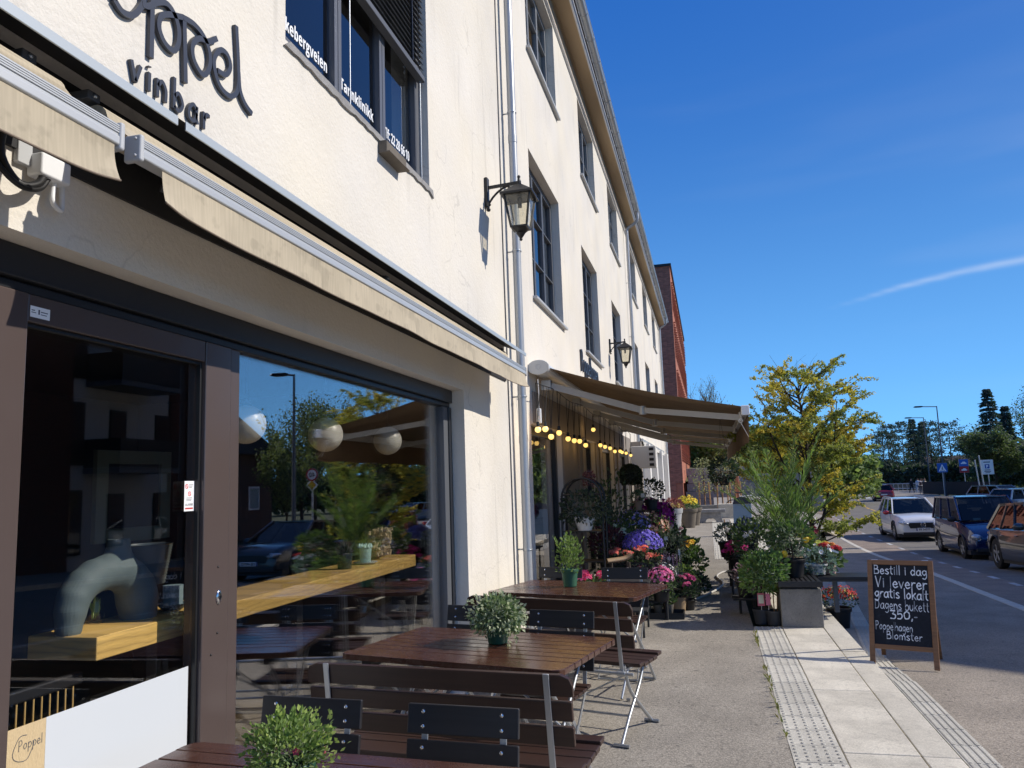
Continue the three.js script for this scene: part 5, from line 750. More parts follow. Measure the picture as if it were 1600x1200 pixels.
plant('dahlia', 'cream and dusty pink flowers above the dark tagged pots', [-0.82, 0.6, -11.2], { pot: [0.1, 0.13, 0.22], leaf: { n: 420, R: [0.21, 0.22, 0.2], y: 0.3, c: GREEN, L: 0.04, w: 0.014 }, fl: [{ n: 110, R: [0.22, 0.22, 0.2], y: 0.32, col: [[0.5, 0.28, 0.24], [0.7, 0.55, 0.42]], s: 0.022, top: -0.2 }, { n: 16, R: [0.22, 0.2, 0.2], y: 0.22, col: [[0.55, 0.12, 0.1], [0.7, 0.2, 0.15]], s: 0.026 }] });
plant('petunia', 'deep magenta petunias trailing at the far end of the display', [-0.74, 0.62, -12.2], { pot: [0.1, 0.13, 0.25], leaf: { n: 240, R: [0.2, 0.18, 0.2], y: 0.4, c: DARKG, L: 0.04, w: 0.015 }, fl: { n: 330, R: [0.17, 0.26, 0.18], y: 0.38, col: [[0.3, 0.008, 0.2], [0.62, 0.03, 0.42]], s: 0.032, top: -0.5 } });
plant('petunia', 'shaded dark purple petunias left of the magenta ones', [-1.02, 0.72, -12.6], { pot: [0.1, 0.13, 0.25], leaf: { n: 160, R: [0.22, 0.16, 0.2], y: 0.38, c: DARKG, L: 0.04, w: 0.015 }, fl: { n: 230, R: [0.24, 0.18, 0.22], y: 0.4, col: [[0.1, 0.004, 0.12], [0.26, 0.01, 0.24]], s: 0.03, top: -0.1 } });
{ const st = thing('plant_shelf', 'dark tiered shelf at the far end of the flower display', 'shelf', [-1.05, 0, -11.8]); for (const [y, z, w] of [[0.6, 0.7, 0.75], [0.6, -0.5, 0.7], [1.16, 0.2, 0.5]]) part('board', rb(w, 0.022, 0.42, 0.003, 0.05, y - 0.012, z), M.blackM, st); for (const [x, z] of [[-0.25, 0.85], [0.38, 0.85], [-0.25, -0.65], [0.38, -0.65], [-0.16, 0.1], [0.26, 0.3]]) part('leg', rod([x, 0, z], [x, Math.abs(z) < 0.5 ? 1.15 : 0.59, z], 0.014), M.blackM, st); }
plant('herb_pot', 'small green herb in a terracotta pot with a white tag, on the top shelf', [-1.04, 1.16, -11.55], { pot: [0.05, 0.068, 0.14], potMat: M.terracotta, leaf: { n: 260, R: [0.1, 0.09, 0.09], y: 0.2, c: [[0.05, 0.11, 0.05], [0.15, 0.24, 0.11]], L: 0.028, w: 0.011 }, extra: (t) => label(t, 0.08, 0.22, 0.06, 0.055, 0.06) });
plant('shrub_pot', 'dark leafy shrub in a grey pot right of the terracotta herb', [-0.86, 1.16, -11.8], { pot: [0.07, 0.09, 0.15], potMat: M.potGrey, leaf: { n: 420, R: [0.2, 0.16, 0.18], y: 0.28, c: DARKG, L: 0.04, w: 0.014 } });
plant('topiary', 'clipped round topiary ball on a thin stem under the string lights', [-1.16, 0.05, -11.9], { pot: [0.1, 0.13, 0.24], leaf: { n: 5200, R: [0.16, 0.17, 0.16], y: 1.62, c: [[0.012, 0.028, 0.008], [0.05, 0.085, 0.022]], L: 0.032, w: 0.014, up: 0, shell: 0.15, lump: 0.08 }, extra: (t) => part('stem', rod([0, 0.2, 0], [0, 1.5, 0], 0.012, 8), M.bark, t) });
plant('lavender', 'lavender with pale mauve spikes beside the crate of small pots', [-0.56, 0, -9.95], { pot: [0.09, 0.12, 0.18], leaf: { n: 420, R: [0.19, 0.17, 0.18], y: 0.36, c: GREY, L: 0.06, w: 0.006, up: 1.0 }, extra: (t, r) => { const l = new Leaves(); for (let i = 0; i < 34; i++) { const a = r() * 6.3, q = 0.15 * Math.sqrt(r()), b = V(Math.cos(a) * q, 0.48 + 0.06 * r(), Math.sin(a) * q); for (let k = 0; k < 9; k++) l.add(b.clone().add(V(0.006 * (r() - 0.5), k * 0.02, 0.006 * (r() - 0.5))), V(r() - 0.5, 0.7, r() - 0.5), 0.018, 0.006, mixc([0.2, 0.12, 0.2], [0.36, 0.24, 0.33], r())); } part('flower_spikes', l.geo(), M.petal, t); } });
plant('chrysanthemum', 'pink chrysanthemums in a pale wicker basket at the edge of the walkway', [-0.46, 0, -9.85], { leaf: { n: 240, R: [0.17, 0.12, 0.15], y: 0.27, c: DARKG, L: 0.045, w: 0.016 }, fl: { n: 170, R: [0.17, 0.13, 0.15], y: 0.29, col: [[0.5, 0.06, 0.2], [0.75, 0.25, 0.42]], s: 0.018, heads: 12, top: 0.1 }, extra: (t) => { const b = part('basket', lathe(Array.from({ length: 16 }, (_, i) => [0.075 + 0.02 * (i / 15) + (i % 2) * 0.004, 0.002 + i * 0.0115]), 22), M.wicker, t); part('handle', new THREE.TorusGeometry(0.095, 0.006, 6, 20, Math.PI).translate(0, 0.17, 0), M.wicker, b); } });
plant('chrysanthemum', 'single pink chrysanthemum in a dark pot right of the wicker basket', [-0.34, 0, -9.95], { pot: [0.06, 0.08, 0.13], leaf: { n: 220, R: [0.13, 0.12, 0.12], y: 0.22, c: DARKG, L: 0.05, w: 0.01, up: 1 }, fl: { n: 36, R: [0.05, 0.05, 0.05], y: 0.33, col: [[0.5, 0.05, 0.2], [0.7, 0.15, 0.35]], s: 0.028, heads: 2 } });
plant('azalea', 'pale pink azaleas in paper wraps standing in the black crate', [-0.68, 0.05, -9.42], { leaf: { n: 380, R: [0.22, 0.1, 0.13], y: 0.16, c: GREEN, L: 0.03, w: 0.012 }, fl: { n: 60, R: [0.15, 0.1, 0.12], y: 0.22, col: [[0.65, 0.3, 0.38], [0.8, 0.55, 0.58]], s: 0.018, heads: 7 }, extra: (t) => part('paper_pot', [-0.13, 0, 0.13].map((x) => lathe([[0, 0], [0.04, 0], [0.058, 0.1], [0.052, 0.1]], 14, x, 0.005, 0.04)), M.cream, t) });
{ const c = thing('plant_crate', 'black plastic crate with small pots on the asphalt beside the furthest table', 'crate', [-0.66, 0, -9.42]); part('tray', [bx(0.56, 0.012, 0.3, 0, 0.012, 0), bx(0.56, 0.07, 0.012, 0, 0.035, 0.145), bx(0.56, 0.07, 0.012, 0, 0.035, -0.145), bx(0.012, 0.07, 0.278, 0.274, 0.035, 0), bx(0.012, 0.07, 0.278, -0.274, 0.035, 0)], M.black, c); }
plant('coneflower', 'yellow orange coneflowers with glossy leaves at the edge of the walkway', [-0.32, 0, -11.5], { pot: [0.1, 0.13, 0.24], leaf: { n: 460, R: [0.19, 0.2, 0.18], y: 0.42, c: GREEN, L: 0.055, w: 0.022 }, fl: { n: 60, R: [0.12, 0.1, 0.12], y: 0.58, col: [[0.8, 0.32, 0.02], [0.9, 0.6, 0.08]], s: 0.028, heads: 6, top: 0.3 }, extra: (t) => label(t, -0.14, 0.5, 0.16, 0.03, 0.06) });
plant('ground_cover', 'low dark green pot of spreading leaves below the coneflowers', [-0.3, 0, -11.0], { pot: [0.08, 0.1, 0.12], leaf: { n: 420, R: [0.21, 0.14, 0.2], y: 0.17, c: DARKG, L: 0.05, w: 0.02 } });
plant('tagged_shrub', 'dark grey green shrub with several white tags, left of the coneflowers', [-0.58, 0.25, -11.1], { pot: [0.1, 0.13, 0.25], leaf: { n: 560, R: [0.23, 0.2, 0.22], y: 0.42, c: [[0.03, 0.05, 0.03], [0.1, 0.13, 0.08]], L: 0.04, w: 0.014 }, extra: (t) => { label(t, -0.05, 0.55, 0.2, 0.05, 0.05); label(t, 0.12, 0.36, 0.22, 0.03, 0.07); label(t, -0.02, 0.28, 0.25, 0.05, 0.04); } });
{ const b = thing('wooden_crate', 'small wooden crate propping up the tagged shrub', 'crate', [-0.5, 0, -11.0]); for (let i = 0; i < 3; i++) part('slat', bx(0.5, 0.065, 0.012, 0, 0.04 + i * 0.075, 0.17), M.pine, b); part('crate_side', [bx(0.012, 0.23, 0.33, 0.25, 0.117, 0), bx(0.012, 0.23, 0.33, -0.25, 0.117, 0), bx(0.5, 0.012, 0.34, 0, 0.24, 0)], M.pine, b); }
plant('trailing_plant', 'tall heap of trailing green leaves with a white tag between rack and bellflowers', [-1.08, 0.1, -10.1], { pot: [0.12, 0.15, 0.3], leaf: [{ n: 700, R: [0.24, 0.34, 0.22], y: 0.6, c: GREEN, L: 0.04, w: 0.015, up: 0 }, { n: 140, R: [0.25, 0.36, 0.22], y: 0.6, c: [[0.25, 0.3, 0.1], [0.4, 0.42, 0.2]], L: 0.026, w: 0.01, shell: 0.8 }], extra: (t) => label(t, 0.1, 0.25, 0.3, 0.07, 0.1) });
plant('hydrangea', 'pale green and white hydrangea heads behind the coral begonias', [-1.2, 0.5, -9.95], { pot: [0.1, 0.13, 0.2], leaf: { n: 360, R: [0.22, 0.2, 0.2], y: 0.3, c: GREEN, L: 0.06, w: 0.026 }, fl: { n: 330, R: [0.2, 0.18, 0.18], y: 0.34, col: [[0.45, 0.5, 0.35], [0.7, 0.7, 0.62]], s: 0.018, heads: 11, top: 0.1 } });
plant('phlox', 'bright pink phlox between the begonias and the lavender', [-0.62, 0.22, -9.2], { pot: [0.08, 0.1, 0.14], leaf: { n: 260, R: [0.15, 0.12, 0.13], y: 0.2, c: GREEN, L: 0.035, w: 0.012 }, fl: { n: 200, R: [0.15, 0.13, 0.13], y: 0.24, col: [[0.6, 0.08, 0.26], [0.8, 0.3, 0.5]], s: 0.018, top: 0 } });
plant('daisy', 'white daisies low at the foot of the violet bellflowers', [-0.62, 0.2, -9.75], { pot: [0.08, 0.1, 0.14], leaf: { n: 260, R: [0.16, 0.13, 0.15], y: 0.2, c: GREEN, L: 0.04, w: 0.01 }, fl: { n: 80, R: [0.16, 0.14, 0.15], y: 0.23, col: [[0.7, 0.7, 0.66], [0.8, 0.8, 0.76]], s: 0.02, petals: 8, centre: [0.6, 0.4, 0.04], top: 0 } });
plant('pelargonium', 'soft pink pelargoniums between the magenta petunias and the tagged shrub', [-0.62, 0.45, -11.75], { pot: [0.09, 0.12, 0.2], leaf: { n: 420, R: [0.22, 0.2, 0.2], y: 0.3, c: GREEN, L: 0.05, w: 0.022 }, fl: { n: 150, R: [0.21, 0.2, 0.19], y: 0.33, col: [[0.6, 0.2, 0.28], [0.8, 0.45, 0.48]], s: 0.022, heads: 12, top: -0.1 } });
plant('ivy_pot', 'fresh green ivy spilling over a dark pot at the walkway edge', [-0.42, 0, -10.6], { pot: [0.09, 0.12, 0.26], leaf: { n: 420, R: [0.2, 0.16, 0.19], y: 0.3, c: [[0.05, 0.1, 0.02], [0.2, 0.28, 0.06]], L: 0.042, w: 0.018, up: -0.2 }, extra: (t, r) => trail(t, r, 10, 0, 0.3, 0, 0.17, 0.22, [[0.06, 0.11, 0.03], [0.2, 0.28, 0.08]]) });
plant('fern', 'fresh light green fern between the climbing plant and the lilac bellflowers', [-1.12, 0.3, -10.6], { pot: [0.09, 0.12, 0.22], leaf: { n: 620, R: [0.26, 0.24, 0.24], y: 0.34, c: [[0.06, 0.12, 0.02], [0.22, 0.32, 0.06]], L: 0.07, w: 0.012, up: 0.2 } });
plant('carnation', 'white and pink carnations low in front of the dark red leaved plant', [-0.95, 0.21, -9.0], { pot: [0.08, 0.1, 0.14], leaf: { n: 260, R: [0.17, 0.13, 0.14], y: 0.2, c: GREY, L: 0.05, w: 0.007, up: 0.6 }, fl: { n: 170, R: [0.17, 0.14, 0.14], y: 0.25, col: [[0.7, 0.35, 0.42], [0.85, 0.75, 0.75]], s: 0.017, heads: 14, top: 0 } });
plant('lobelia', 'pale blue lobelia trailing at the foot of the tagged shrub', [-0.62, 0, -10.7], { pot: [0.09, 0.12, 0.22], leaf: { n: 260, R: [0.18, 0.14, 0.17], y: 0.26, c: GREEN, L: 0.03, w: 0.01 }, fl: { n: 260, R: [0.19, 0.15, 0.18], y: 0.27, col: [[0.25, 0.28, 0.65], [0.45, 0.48, 0.8]], s: 0.013, top: -0.2 } });
plant('hosta', 'broad leaved pale green hosta beside the deep magenta petunias', [-0.5, 0.1, -12.4], { pot: [0.11, 0.14, 0.28], leaf: { n: 150, R: [0.24, 0.2, 0.22], y: 0.4, c: [[0.07, 0.13, 0.03], [0.22, 0.3, 0.1]], L: 0.13, w: 0.045, up: 0.3 } });
plant('rose_pot', 'small red roses in a dark pot beside the pink phlox', [-0.84, 0.21, -9.3], { pot: [0.07, 0.09, 0.14], leaf: { n: 260, R: [0.14, 0.14, 0.13], y: 0.22, c: DARKG, L: 0.035, w: 0.014 }, fl: { n: 90, R: [0.14, 0.15, 0.13], y: 0.25, col: [[0.4, 0.015, 0.03], [0.62, 0.06, 0.08]], s: 0.017, heads: 10, top: 0 } });
plant('hanging_basket', 'black hanging basket of leaves under the corner of the brown awning', [0.18, 1.5, -10.05], { pot: [0.05, 0.085, 0.11], leaf: { n: 520, R: [0.17, 0.15, 0.16], y: 0.18, c: DARKG, L: 0.045, w: 0.017, up: 0 }, cat: 'hanging basket', extra: (t, r) => { trail(t, r, 8, 0, 0.16, 0, 0.17, 0.22, [[0.1, 0.08, 0.03], [0.25, 0.16, 0.07]]); part('cords', [0, 2.1, 4.2].map((a) => rod([Math.cos(a) * 0.085, 0.1, Math.sin(a) * 0.085], [0.0, 0.86, 0], 0.002, 5)), M.black, t); } });
// --- display by the slatted bench
{
  const t = thing('stone_bench', 'dark slatted bench on a square granite block at the edge of the terrace', 'bench', [0.86, 0, -9.1]);
  part('granite_block', rb(0.42, 0.4, 0.5, 0.012, 0, 0.2, 0), M.graniteD, t);
  for (let i = 0; i < 9; i++) part('slat', rb(0.036, 0.05, 3.2, 0.003, -0.196 + i * 0.049, 0.45, -1.32), M.slatD, t); part('front_trim', rb(0.446, 0.06, 0.02, 0.003, 0, 0.452, 0.292), M.slatD, t); part('granite_block', rb(0.4, 0.4, 0.4, 0.012, 0, 0.2, -2.6), M.graniteD, t);
  for (let i = 0; i < 8; i++) part('slat', rb(0.6, 0.04, 0.04, 0.003, 0.55, 0.43, -0.35 - i * 0.052), M.slatD, t); part('bracket', [rb(0.05, 0.36, 0.05, 0.004, 0.45, 0.22, -0.5), rb(0.6, 0.03, 0.03, 0.003, 0.55, 0.39, -0.52)], M.winGrey, t);
}
const BG = 'plants on and around the slatted bench';
plant('potted_shrub', 'bushy bright green shrub in a dark grey pot, left front of the granite block', [0.46, 0, -9.06], { pot: [0.072, 0.09, 0.16, 0.006], potMat: M.potGrey, leaf: { n: 1000, R: [0.2, 0.25, 0.2], y: 0.52, c: [[0.06, 0.14, 0.02], [0.26, 0.38, 0.07]], L: 0.05, w: 0.019, up: 0.2, shell: 0.25 }, extra: (t) => { part('stem', [rod([0, 0.13, 0], [0.03, 0.5, 0], 0.006), rod([0, 0.13, 0], [-0.05, 0.45, 0.02], 0.005)], M.bark, t); label(t, 0.0, 0.27, 0.09, 0.075, 0.135, RGB(0.5, 0.12, 0.17), 0.05); label(t, 0.0, 0.275, 0.093, 0.055, 0.09, RGB(0.6, 0.6, 0.45), 0); } });
plant('potted_shrub', 'second bright green shrub in a dark grey pot, touching the granite block', [0.59, 0, -9.0], { pot: [0.075, 0.092, 0.155, 0.006], potMat: M.potGrey, leaf: { n: 640, R: [0.17, 0.2, 0.17], y: 0.56, c: [[0.04, 0.1, 0.02], [0.16, 0.25, 0.05]], L: 0.05, w: 0.019, up: 0.2, shell: 0.25 }, extra: (t) => { part('stem', [rod([0, 0.13, 0], [0.0, 0.5, 0], 0.006), rod([0.03, 0.13, 0], [0.05, 0.45, 0.02], 0.005)], M.pine, t); label(t, -0.06, 0.28, 0.085, 0.05, 0.125, RGB(0.5, 0.14, 0.2), 0.05); } });
plant('lemon_tree', 'small lemon tree with yellow fruit in a black pot on the front of the bench', [0.85, 0.477, -9.22], { pot: [0.09, 0.12, 0.2, 0.01], leaf: { n: 620, R: [0.22, 0.16, 0.2], y: 0.44, c: [[0.02, 0.055, 0.01], [0.1, 0.17, 0.03]], L: 0.055, w: 0.018, up: 0.1 }, extra: (t) => { part('stem', rod([0, 0.17, 0], [-0.02, 0.42, 0], 0.008), M.bark, t); for (const p of [[-0.1, 0.265, 0.13], [0.13, 0.42, 0.16], [0.19, 0.44, 0.05]]) part('lemon', new THREE.SphereGeometry(0.032, 12, 9).scale(1, 1.25, 1).translate(...p), S({ color: RGB(0.8, 0.52, 0.03), roughness: 0.5 }), t); } });
plant('wrapped_pot', 'kraft paper wrapped pot behind the lemon tree', [0.84, 0.477, -9.5], { potMat: M.wicker, pot: [0.09, 0.13, 0.2], leaf: { n: 160, R: [0.15, 0.1, 0.14], y: 0.24, c: GREY, L: 0.05, w: 0.014 } });
plant('silver_plant', 'teal grey leafy plant with white daisies on the right of the lemon tree', [1.13, 0.46, -9.6], { pot: [0.09, 0.11, 0.12], potMat: M.lightgrey, leaf: { n: 560, R: [0.2, 0.17, 0.18], y: 0.14, c: [[0.06, 0.12, 0.08], [0.19, 0.28, 0.21]], L: 0.035, w: 0.014, up: 0.1 }, fl: { n: 16, R: [0.19, 0.18, 0.16], y: 0.2, col: [[0.75, 0.75, 0.7], [0.85, 0.85, 0.8]], s: 0.024, petals: 8, centre: [0.6, 0.4, 0.05] }, extra: (t) => { const a = label(t, 0.06, 0.32, 0.06, 0.13, 0.022, undefined, 0); a.rotation.z = -0.4; } });
plant('kalanchoe', 'red flower heads in a pale pink pot at the right end of the bench', [1.29, 0.45, -9.75], { pot: [0.06, 0.078, 0.15, 0.006], potMat: S({ color: RGB(0.6, 0.4, 0.33), roughness: 0.7 }), leaf: { n: 120, R: [0.14, 0.1, 0.13], y: 0.16, c: GREEN, L: 0.06, w: 0.028 }, fl: { n: 210, R: [0.12, 0.06, 0.1], y: 0.26, col: [[0.4, 0.02, 0.03], [0.65, 0.08, 0.08]], s: 0.018, heads: 10, top: 0.2 }, extra: (t) => { const a = label(t, -0.06, 0.14, 0.12, 0.1, 0.025, undefined, 0); a.rotation.z = -0.5; } });
plant('kalanchoe', 'yellow green and orange flower heads behind the red ones', [1.27, 0.46, -10.05], { pot: [0.06, 0.08, 0.12], leaf: { n: 120, R: [0.16, 0.1, 0.13], y: 0.16, c: GREEN, L: 0.06, w: 0.028 }, fl: [{ n: 120, R: [0.1, 0.05, 0.1], y: 0.26, col: [[0.35, 0.4, 0.06], [0.6, 0.6, 0.15]], s: 0.02, heads: 7, top: 0.2 }, { n: 50, R: [0.14, 0.04, 0.08], y: 0.25, col: [[0.7, 0.25, 0.05], [0.75, 0.4, 0.1]], s: 0.02, heads: 3, top: 0.2 }] });
plant('dark_rose', 'dark stalked plant with one deep red flower behind the silver plant', [1.18, 0.46, -10.25], { pot: [0.06, 0.08, 0.12], leaf: { n: 200, R: [0.14, 0.16, 0.13], y: 0.24, c: [[0.02, 0.03, 0.015], [0.06, 0.06, 0.03]], L: 0.06, w: 0.015, up: 0.8 }, fl: { n: 14, R: [0.03, 0.03, 0.03], y: 0.42, col: [[0.13, 0.01, 0.02], [0.25, 0.02, 0.04]], s: 0.03, heads: 1 } });
plant('flower_bucket', 'black bucket of tiny red and yellow flowers on the lower ground right of the block', [1.38, -0.2, -9.95], { potMat: M.black, pot: [0.1, 0.13, 0.24], leaf: { n: 340, R: [0.2, 0.12, 0.18], y: 0.33, c: DARKG, L: 0.035, w: 0.012 }, fl: [{ n: 170, R: [0.21, 0.13, 0.18], y: 0.35, col: [[0.45, 0.02, 0.03], [0.65, 0.1, 0.06]], s: 0.013, top: -0.1 }, { n: 50, R: [0.2, 0.12, 0.18], y: 0.34, col: [[0.5, 0.4, 0.1], [0.6, 0.5, 0.2]], s: 0.012 }] });
plant('heather', 'purple blue heather mound at the back left of the palm', [0.5, 0.5, -12.0], { pot: [0.12, 0.15, 0.25], leaf: { n: 200, R: [0.18, 0.14, 0.18], y: 0.3, c: GREY, L: 0.04, w: 0.012 }, fl: { n: 520, R: [0.19, 0.16, 0.18], y: 0.32, col: [[0.08, 0.07, 0.22], [0.22, 0.2, 0.48]], s: 0.02, top: -0.1 } });
plant('silver_foliage', 'pale grey foliage plant with a white tag, leftmost of the bench group', [0.2, 0.45, -11.8], { pot: [0.1, 0.13, 0.22], leaf: { n: 520, R: [0.17, 0.16, 0.16], y: 0.32, c: GREY, L: 0.035, w: 0.012 }, extra: (t) => part('carry_strap', tube([[0.1, 0.2, 0.1], [0.12, 0.45, 0.1], [0.14, 0.42, 0.12], [0.15, 0.2, 0.12]], 0.005, 16, 5), M.white, t) });
plant('cyclamen', 'magenta cyclamen in the sun at the left edge of the bench group', [0.29, 0.34, -11.05], { pot: [0.09, 0.11, 0.18], leaf: { n: 140, R: [0.13, 0.1, 0.13], y: 0.2, c: DARKG, L: 0.05, w: 0.02 }, fl: { n: 210, R: [0.15, 0.13, 0.14], y: 0.24, col: [[0.4, 0.012, 0.16], [0.68, 0.05, 0.34]], s: 0.024, heads: 18, top: -0.2 } });
plant('white_flowered_shrub', 'glossy dark shrub with scattered white flowers left of the palm', [0.55, 0.3, -10.9], { pot: [0.12, 0.15, 0.25], leaf: { n: 900, R: [0.32, 0.26, 0.28], y: 0.46, c: [[0.03, 0.07, 0.02], [0.12, 0.18, 0.05]], L: 0.055, w: 0.02 }, fl: { n: 30, R: [0.3, 0.25, 0.27], y: 0.46, col: [[0.75, 0.75, 0.72], [0.85, 0.85, 0.82]], s: 0.026, top: -0.3 } });
plant('sedum', 'dusty pink sedum low beside the bright green shrub', [0.33, 0.2, -9.65], { pot: [0.08, 0.1, 0.18], leaf: { n: 200, R: [0.13, 0.12, 0.12], y: 0.22, c: [[0.05, 0.03, 0.04], [0.12, 0.09, 0.08]], L: 0.04, w: 0.014 }, fl: { n: 120, R: [0.12, 0.11, 0.12], y: 0.28, col: [[0.25, 0.13, 0.17], [0.45, 0.28, 0.3]], s: 0.014, heads: 9 } });
{ const st = thing('plant_stand', 'dark stand raising the plants left of the bench', 'stand', [0.36, 0, -11.4]); part('stand_top', [bx(0.62, 0.02, 0.5, 0.08, 0.44, -0.5), bx(0.5, 0.02, 0.6, 0.05, 0.31, 0.35), bx(0.3, 0.02, 0.3, -0.03, 0.19, 1.75)], M.blackM, st); for (const [x, z, h] of [[-0.15, -0.7, 0.43], [0.35, -0.7, 0.43], [-0.15, 0.5, 0.3], [0.25, 0.5, 0.3], [-0.1, 1.7, 0.18], [0.05, 1.85, 0.18]]) part('leg', rod([x, 0, z], [x, h, z], 0.015), M.blackM, st); }
{ // palm
  const t = thing('palm', 'feathery upright date palm in a pot on the bench under the yellow tree', 'palm', [0.9, 0.477, -10.5]), r = rng(55); part('pot', potGeo(0.11, 0.15, 0.22), M.black, t);
  for (let f = 0; f < 24; f++) {
    const a = f * 2.4 + r() * 0.4, up = f < 12 ? 0.975 : lerp(0.95, 0.74, (f - 12) / 14), L = lerp(1.5, 0.95, f / 26) * (0.85 + 0.25 * r()), out = Math.sqrt(1 - up * up), bend = 0.16 + 0.3 * (1 - up);
    const c = new THREE.CatmullRomCurve3([0, 0.25, 0.5, 0.75, 1].map((q) => V(Math.cos(a) * L * (out * q + bend * q * q * 0.55), 0.2 + L * (up * q - bend * q * q * 0.45), Math.sin(a) * L * (out * q + bend * q * q * 0.55)))), l = new Leaves();
    for (let i = 0; i < 66; i++) { const q = 0.2 + 0.8 * (i / 66), p = c.getPoint(q), tg = c.getTangent(q), side = tg.clone().cross(V(0, 1, 0)).normalize().multiplyScalar(i % 2 ? 1 : -1); l.add(p, tg.clone().multiplyScalar(0.9).add(side.multiplyScalar(0.8)).add(V((r() - 0.5) * 0.6, 0.2 + (r() - 0.5) * 0.6, (r() - 0.5) * 0.6)), (0.17 * Math.sin(0.4 + q * 2.5) + 0.05) * (0.6 + 0.6 * r()), 0.006, mixc([0.045, 0.1, 0.015], [0.17, 0.27, 0.045], r())); }
    const fr = part('frond', l.geo(), M.leaf, t); part('rib', new THREE.TubeGeometry(c, 14, 0.0055, 5), S({ color: RGB(0.16, 0.22, 0.06), roughness: 0.6 }), fr);
  }
}
// --- big pots and stone bench further along the pavement
plant('tall_planter', 'tall pale grey conical planter with reddish and yellow flowers on the pavement', [-1.12, 0, -24], { pot: [0.17, 0.28, 0.72, 0.02], potMat: M.lightgrey, cat: 'planter', leaf: { n: 420, R: [0.3, 0.2, 0.28], y: 0.8, c: [[0.12, 0.03, 0.03], [0.28, 0.1, 0.08]], L: 0.07, w: 0.025 }, fl: { n: 70, R: [0.28, 0.1, 0.25], y: 0.74, col: [[0.7, 0.5, 0.1], [0.8, 0.65, 0.3]], s: 0.035 } });
plant('round_planter', 'cream stone planter with yellow flowers beyond the tall grey planter', [-0.75, 0, -26.3], { pot: [0.2, 0.3, 0.62, 0.03], potMat: M.cream, cat: 'planter', leaf: { n: 360, R: [0.32, 0.22, 0.3], y: 0.72, c: GREEN, L: 0.07, w: 0.025 }, fl: { n: 130, R: [0.32, 0.24, 0.3], y: 0.76, col: [[0.65, 0.4, 0.02], [0.85, 0.65, 0.06]], s: 0.04, top: 0.1 } });
plant('round_planter', 'second cream stone planter, half behind the first one', [-0.62, 0, -27.6], { pot: [0.2, 0.3, 0.6, 0.03], potMat: M.cream, cat: 'planter', leaf: { n: 200, R: [0.25, 0.12, 0.25], y: 0.62, c: GREEN, L: 0.06, w: 0.02 } });
{ const t = thing('arched_stone_bench', 'low grey stone bench with an arched opening across the pavement', 'bench', [-0.12, 0, -29]), arch = []; for (let i = 0; i <= 10; i++) { const a = Math.PI * (i / 10); arch.push([Math.cos(a) * 0.2 + 0.08, Math.sin(a) * 0.17]); }
  part('base', ext([[0.5, 0], [0.42, 0.34], [-0.6, 0.34], [-0.66, 0], ...arch.reverse()], 0.35, 0.01).translate(0, 0.01, -0.2), M.stone, t); part('seat', rb(1.32, 0.12, 0.5, 0.02, -0.05, 0.42, 0), M.stone, t); }
// ================= trees
function branchTree(r, { h = 3, tr = 0.05, levels = 3, spread = 0.6, kids = 5, first = 0.3, L0 = 1.3, up = 0.35, decay = 0.62, lean = [0, 0] }) {
  const wood = [], tips = [];
  const grow = (p, d, L, rad, lv) => {
    const n = 4, pts = [p.clone()]; let q = p.clone(), dir = d.clone();
    for (let i = 0; i < n; i++) { dir.add(V((r() - 0.5) * 0.28, (r() - 0.3) * up * 0.4, (r() - 0.5) * 0.28)).normalize(); q = q.clone().addScaledVector(dir, L / n); pts.push(q); }
    for (let i = 0; i < n; i++) wood.push(rod(pts[i], pts[i + 1], lerp(rad, rad * 0.45, i / n), lv > 1 ? 4 : 7, lerp(rad, rad * 0.45, (i + 1) / n)));
    tips.push([pts, lv]); if (lv >= levels) return;
    const k = kids - lv;
    for (let i = 0; i < k; i++) { const t = lerp(lv ? 0.25 : first, 0.98, (i + r() * 0.6) / k) * n, j = Math.min(n - 1, Math.floor(t)), b = pts[j].clone().lerp(pts[j + 1], t - j), a = r() * 6.28 + i * 2.4; const side = V(Math.cos(a), up + r() * 0.3, Math.sin(a)).normalize(); grow(b, dir.clone().multiplyScalar(1 - spread).add(side.multiplyScalar(spread)).normalize(), L * decay * (0.75 + 0.5 * r()), rad * 0.5, lv + 1); }
  };
  grow(V(0, 0, 0), V(lean[0], 1, lean[1]).normalize(), h * L0 / 2, tr, 0); return { wood, tips };
}
